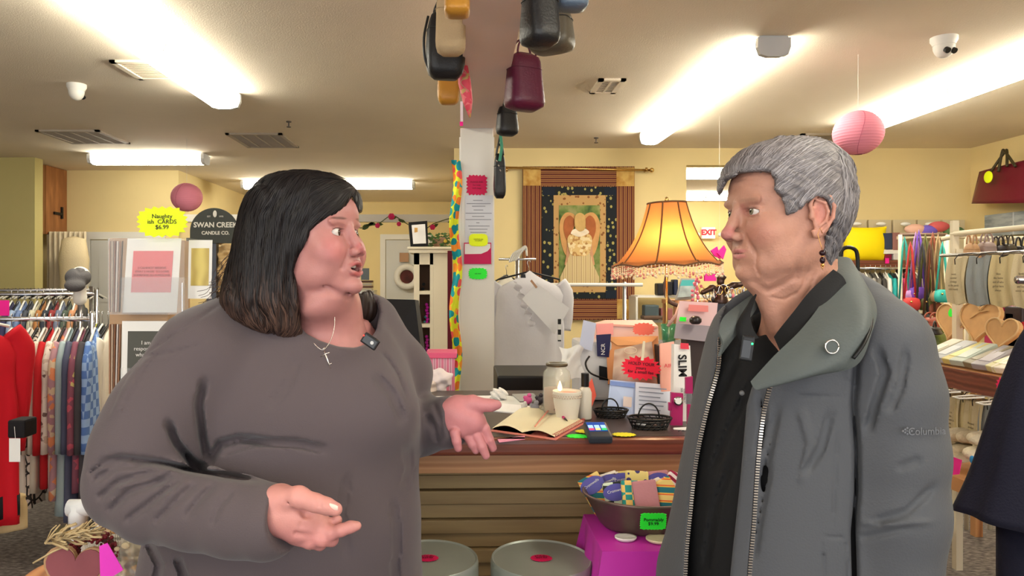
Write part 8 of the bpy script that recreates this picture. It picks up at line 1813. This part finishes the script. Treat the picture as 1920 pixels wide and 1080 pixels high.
for px, py, c, nm in ((1823, 862, (40, 130, 190), 'blue'), (1779, 853, (200, 60, 90), 'red')):
    q = QU(px, py, 1.975); o = MB().ball(q, (.006, .014, .016), 8).build('round_sticker', mat('dot_%s' % nm, c, .5), None, smooth=True); tag(o, '%s dot sticker among the cream rolled cloths' % nm, 'sticker')
o = MB().prism([(-.04, .03), (.04, .03), (.025, -.03), (-.02, -.045)], .002, frame(QU(1790, 872, 1.955), (0, -1, 0), (0, 0, 1))).build('pink_tag', mat('hot_pink', (240, 40, 150), .6)); tag(o, 'hot pink paper tag over the lower shelf edge', 'tag')
# tall grey boxes / picture panel and dark handbags at the top right
t = thing('grey_panel', 'weathered grey wooden picture panel at the right edge on the right wall', 'panel', QX(1885, 420, 4.95)); MB().box(5.0, 5.09, QX(1960, 0, 5.0).y, QX(1846, 0, 5.0).y, QX(1846, 444, 5.0).z, QX(1846, 404, 5.0).z).build('board', ramp_mat('weathered_grey', 'noise', [(.3, (112, 120, 122)), (.6, (166, 170, 168))], .8, (1, 1, 4), 5, interp='LINEAR', detail=6), t)
for yy in (6.55, 6.35, 6.15, 5.9): MB().box(4.995, 5.0, yy-.006, yy+.006, QX(1846, 444, 5.0).z, QX(1846, 404, 5.0).z).build('batten', mat('batten_grey', (190, 192, 190), .7), t)
Zh = 4.0; t = thing('white_rack', 'white metal rack of dark handbags behind the display unit', 'rack', (P(1880, 0, Zh).x, Zh, 0)); MB().tube([P(1812, 448, Zh), P(1985, 446, Zh)], .012, 8).build('rail', M_cream, t, smooth=True)
for x in (1812, 1856, 1902, 1985): MB().tube([P(x, 448, Zh), (P(x, 0, Zh).x, Zh, 0)], .011, 8).build('post', M_cream, t, smooth=True)
for i, (x, y, w_, h, c, nm) in enumerate(((1850, 470, 30, 34, (150, 130, 124), 'grey-brown'), (1872, 474, 26, 28, (40, 30, 30), 'black'), (1890, 472, 24, 30, (70, 62, 48), 'olive-brown'), (1915, 474, 26, 26, (30, 28, 30), 'small black'), (1822, 476, 22, 40, (180, 140, 100), 'caramel'))): bag('handbag', '%s handbag on the white rack above the tea towels' % nm, (x, y), Zh-.12, w_, h, .10, L('rackbag_%d' % i, c), .1*i, .85, .7, .05, group='handbags on the white rack')
# navy cape at the right edge, near the camera
t = thing('hanging_cape', 'dark navy cape hanging at the right picture edge near the camera', 'cape', (P(2000, 0, 1.72).x, 1.72, 1.5)); cx_, cy_ = P(1985, 0, 1.72).x, 1.72
zs = [P(0, y, 1.72).z for y in (560, 600, 640, 700, 760, 885, 1000)]; rx = [.03, .062, .093, .122, .148, .196, .236]; rows = []
for z, r_ in zip(zs, rx): rows.append([Vector((cx_+r_*math.cos(a)*(1+.05*math.sin(a*9)*r_*3), cy_+r_*.55*math.sin(a)*(1+.07*math.sin(a*7+1)*r_*3), z-(.05*math.cos(a) if r_ > .22 else 0))) for a in [2*math.pi*k/72 for k in range(72)]])
M_nv = mat('navy_wool', (16, 16, 34), .9, bump=.2, bscale=200); MB().grid([[Vector(v) for v in r] for r in zip(*[ [tuple(v) for v in c_] for c_ in [cr([tuple(rows[i][k]) for i in range(len(rows))], 4) for k in range(72)]])], closed_v=True, cap=True).build('cape_cloth', M_nv, t, smooth=True)
MB().grid([[Vector((cx_-.02+.12*math.cos(a), cy_+.07*math.sin(a), z)) for a in [2*math.pi*k/40 for k in range(40)]] for z in (zs[-1]-.5, zs[-1]+.1)], closed_v=True, cap=True).build('skirt_panel', M_nv, t, smooth=True)
MB().tube([(cx_, cy_, zs[0]-.02), (cx_, cy_, zs[0]+.05), (cx_+.015, cy_, zs[0]+.065), (cx_+.02, cy_, zs[0]+.05)], .002, 6).build('hook', M_chrome, t)
t = thing('clothes_rack', 'chrome stand just outside the right picture edge carrying the navy cape', 'rack', (cx_, cy_, 0)); MB().tube([(cx_-.1, cy_, zs[0]+.045), (cx_+.7, cy_, zs[0]+.045)], .01, 8).build('rail', M_chrome, t, smooth=True); MB().tube([(cx_+.6, cy_, .02), (cx_+.6, cy_, zs[0]+.045)], .012, 8).build('post', M_chrome, t, smooth=True); MB().tube([(cx_+.6, cy_-.3, .02), (cx_+.6, cy_+.3, .02)], .012, 8).build('foot', M_chrome, t, smooth=True)
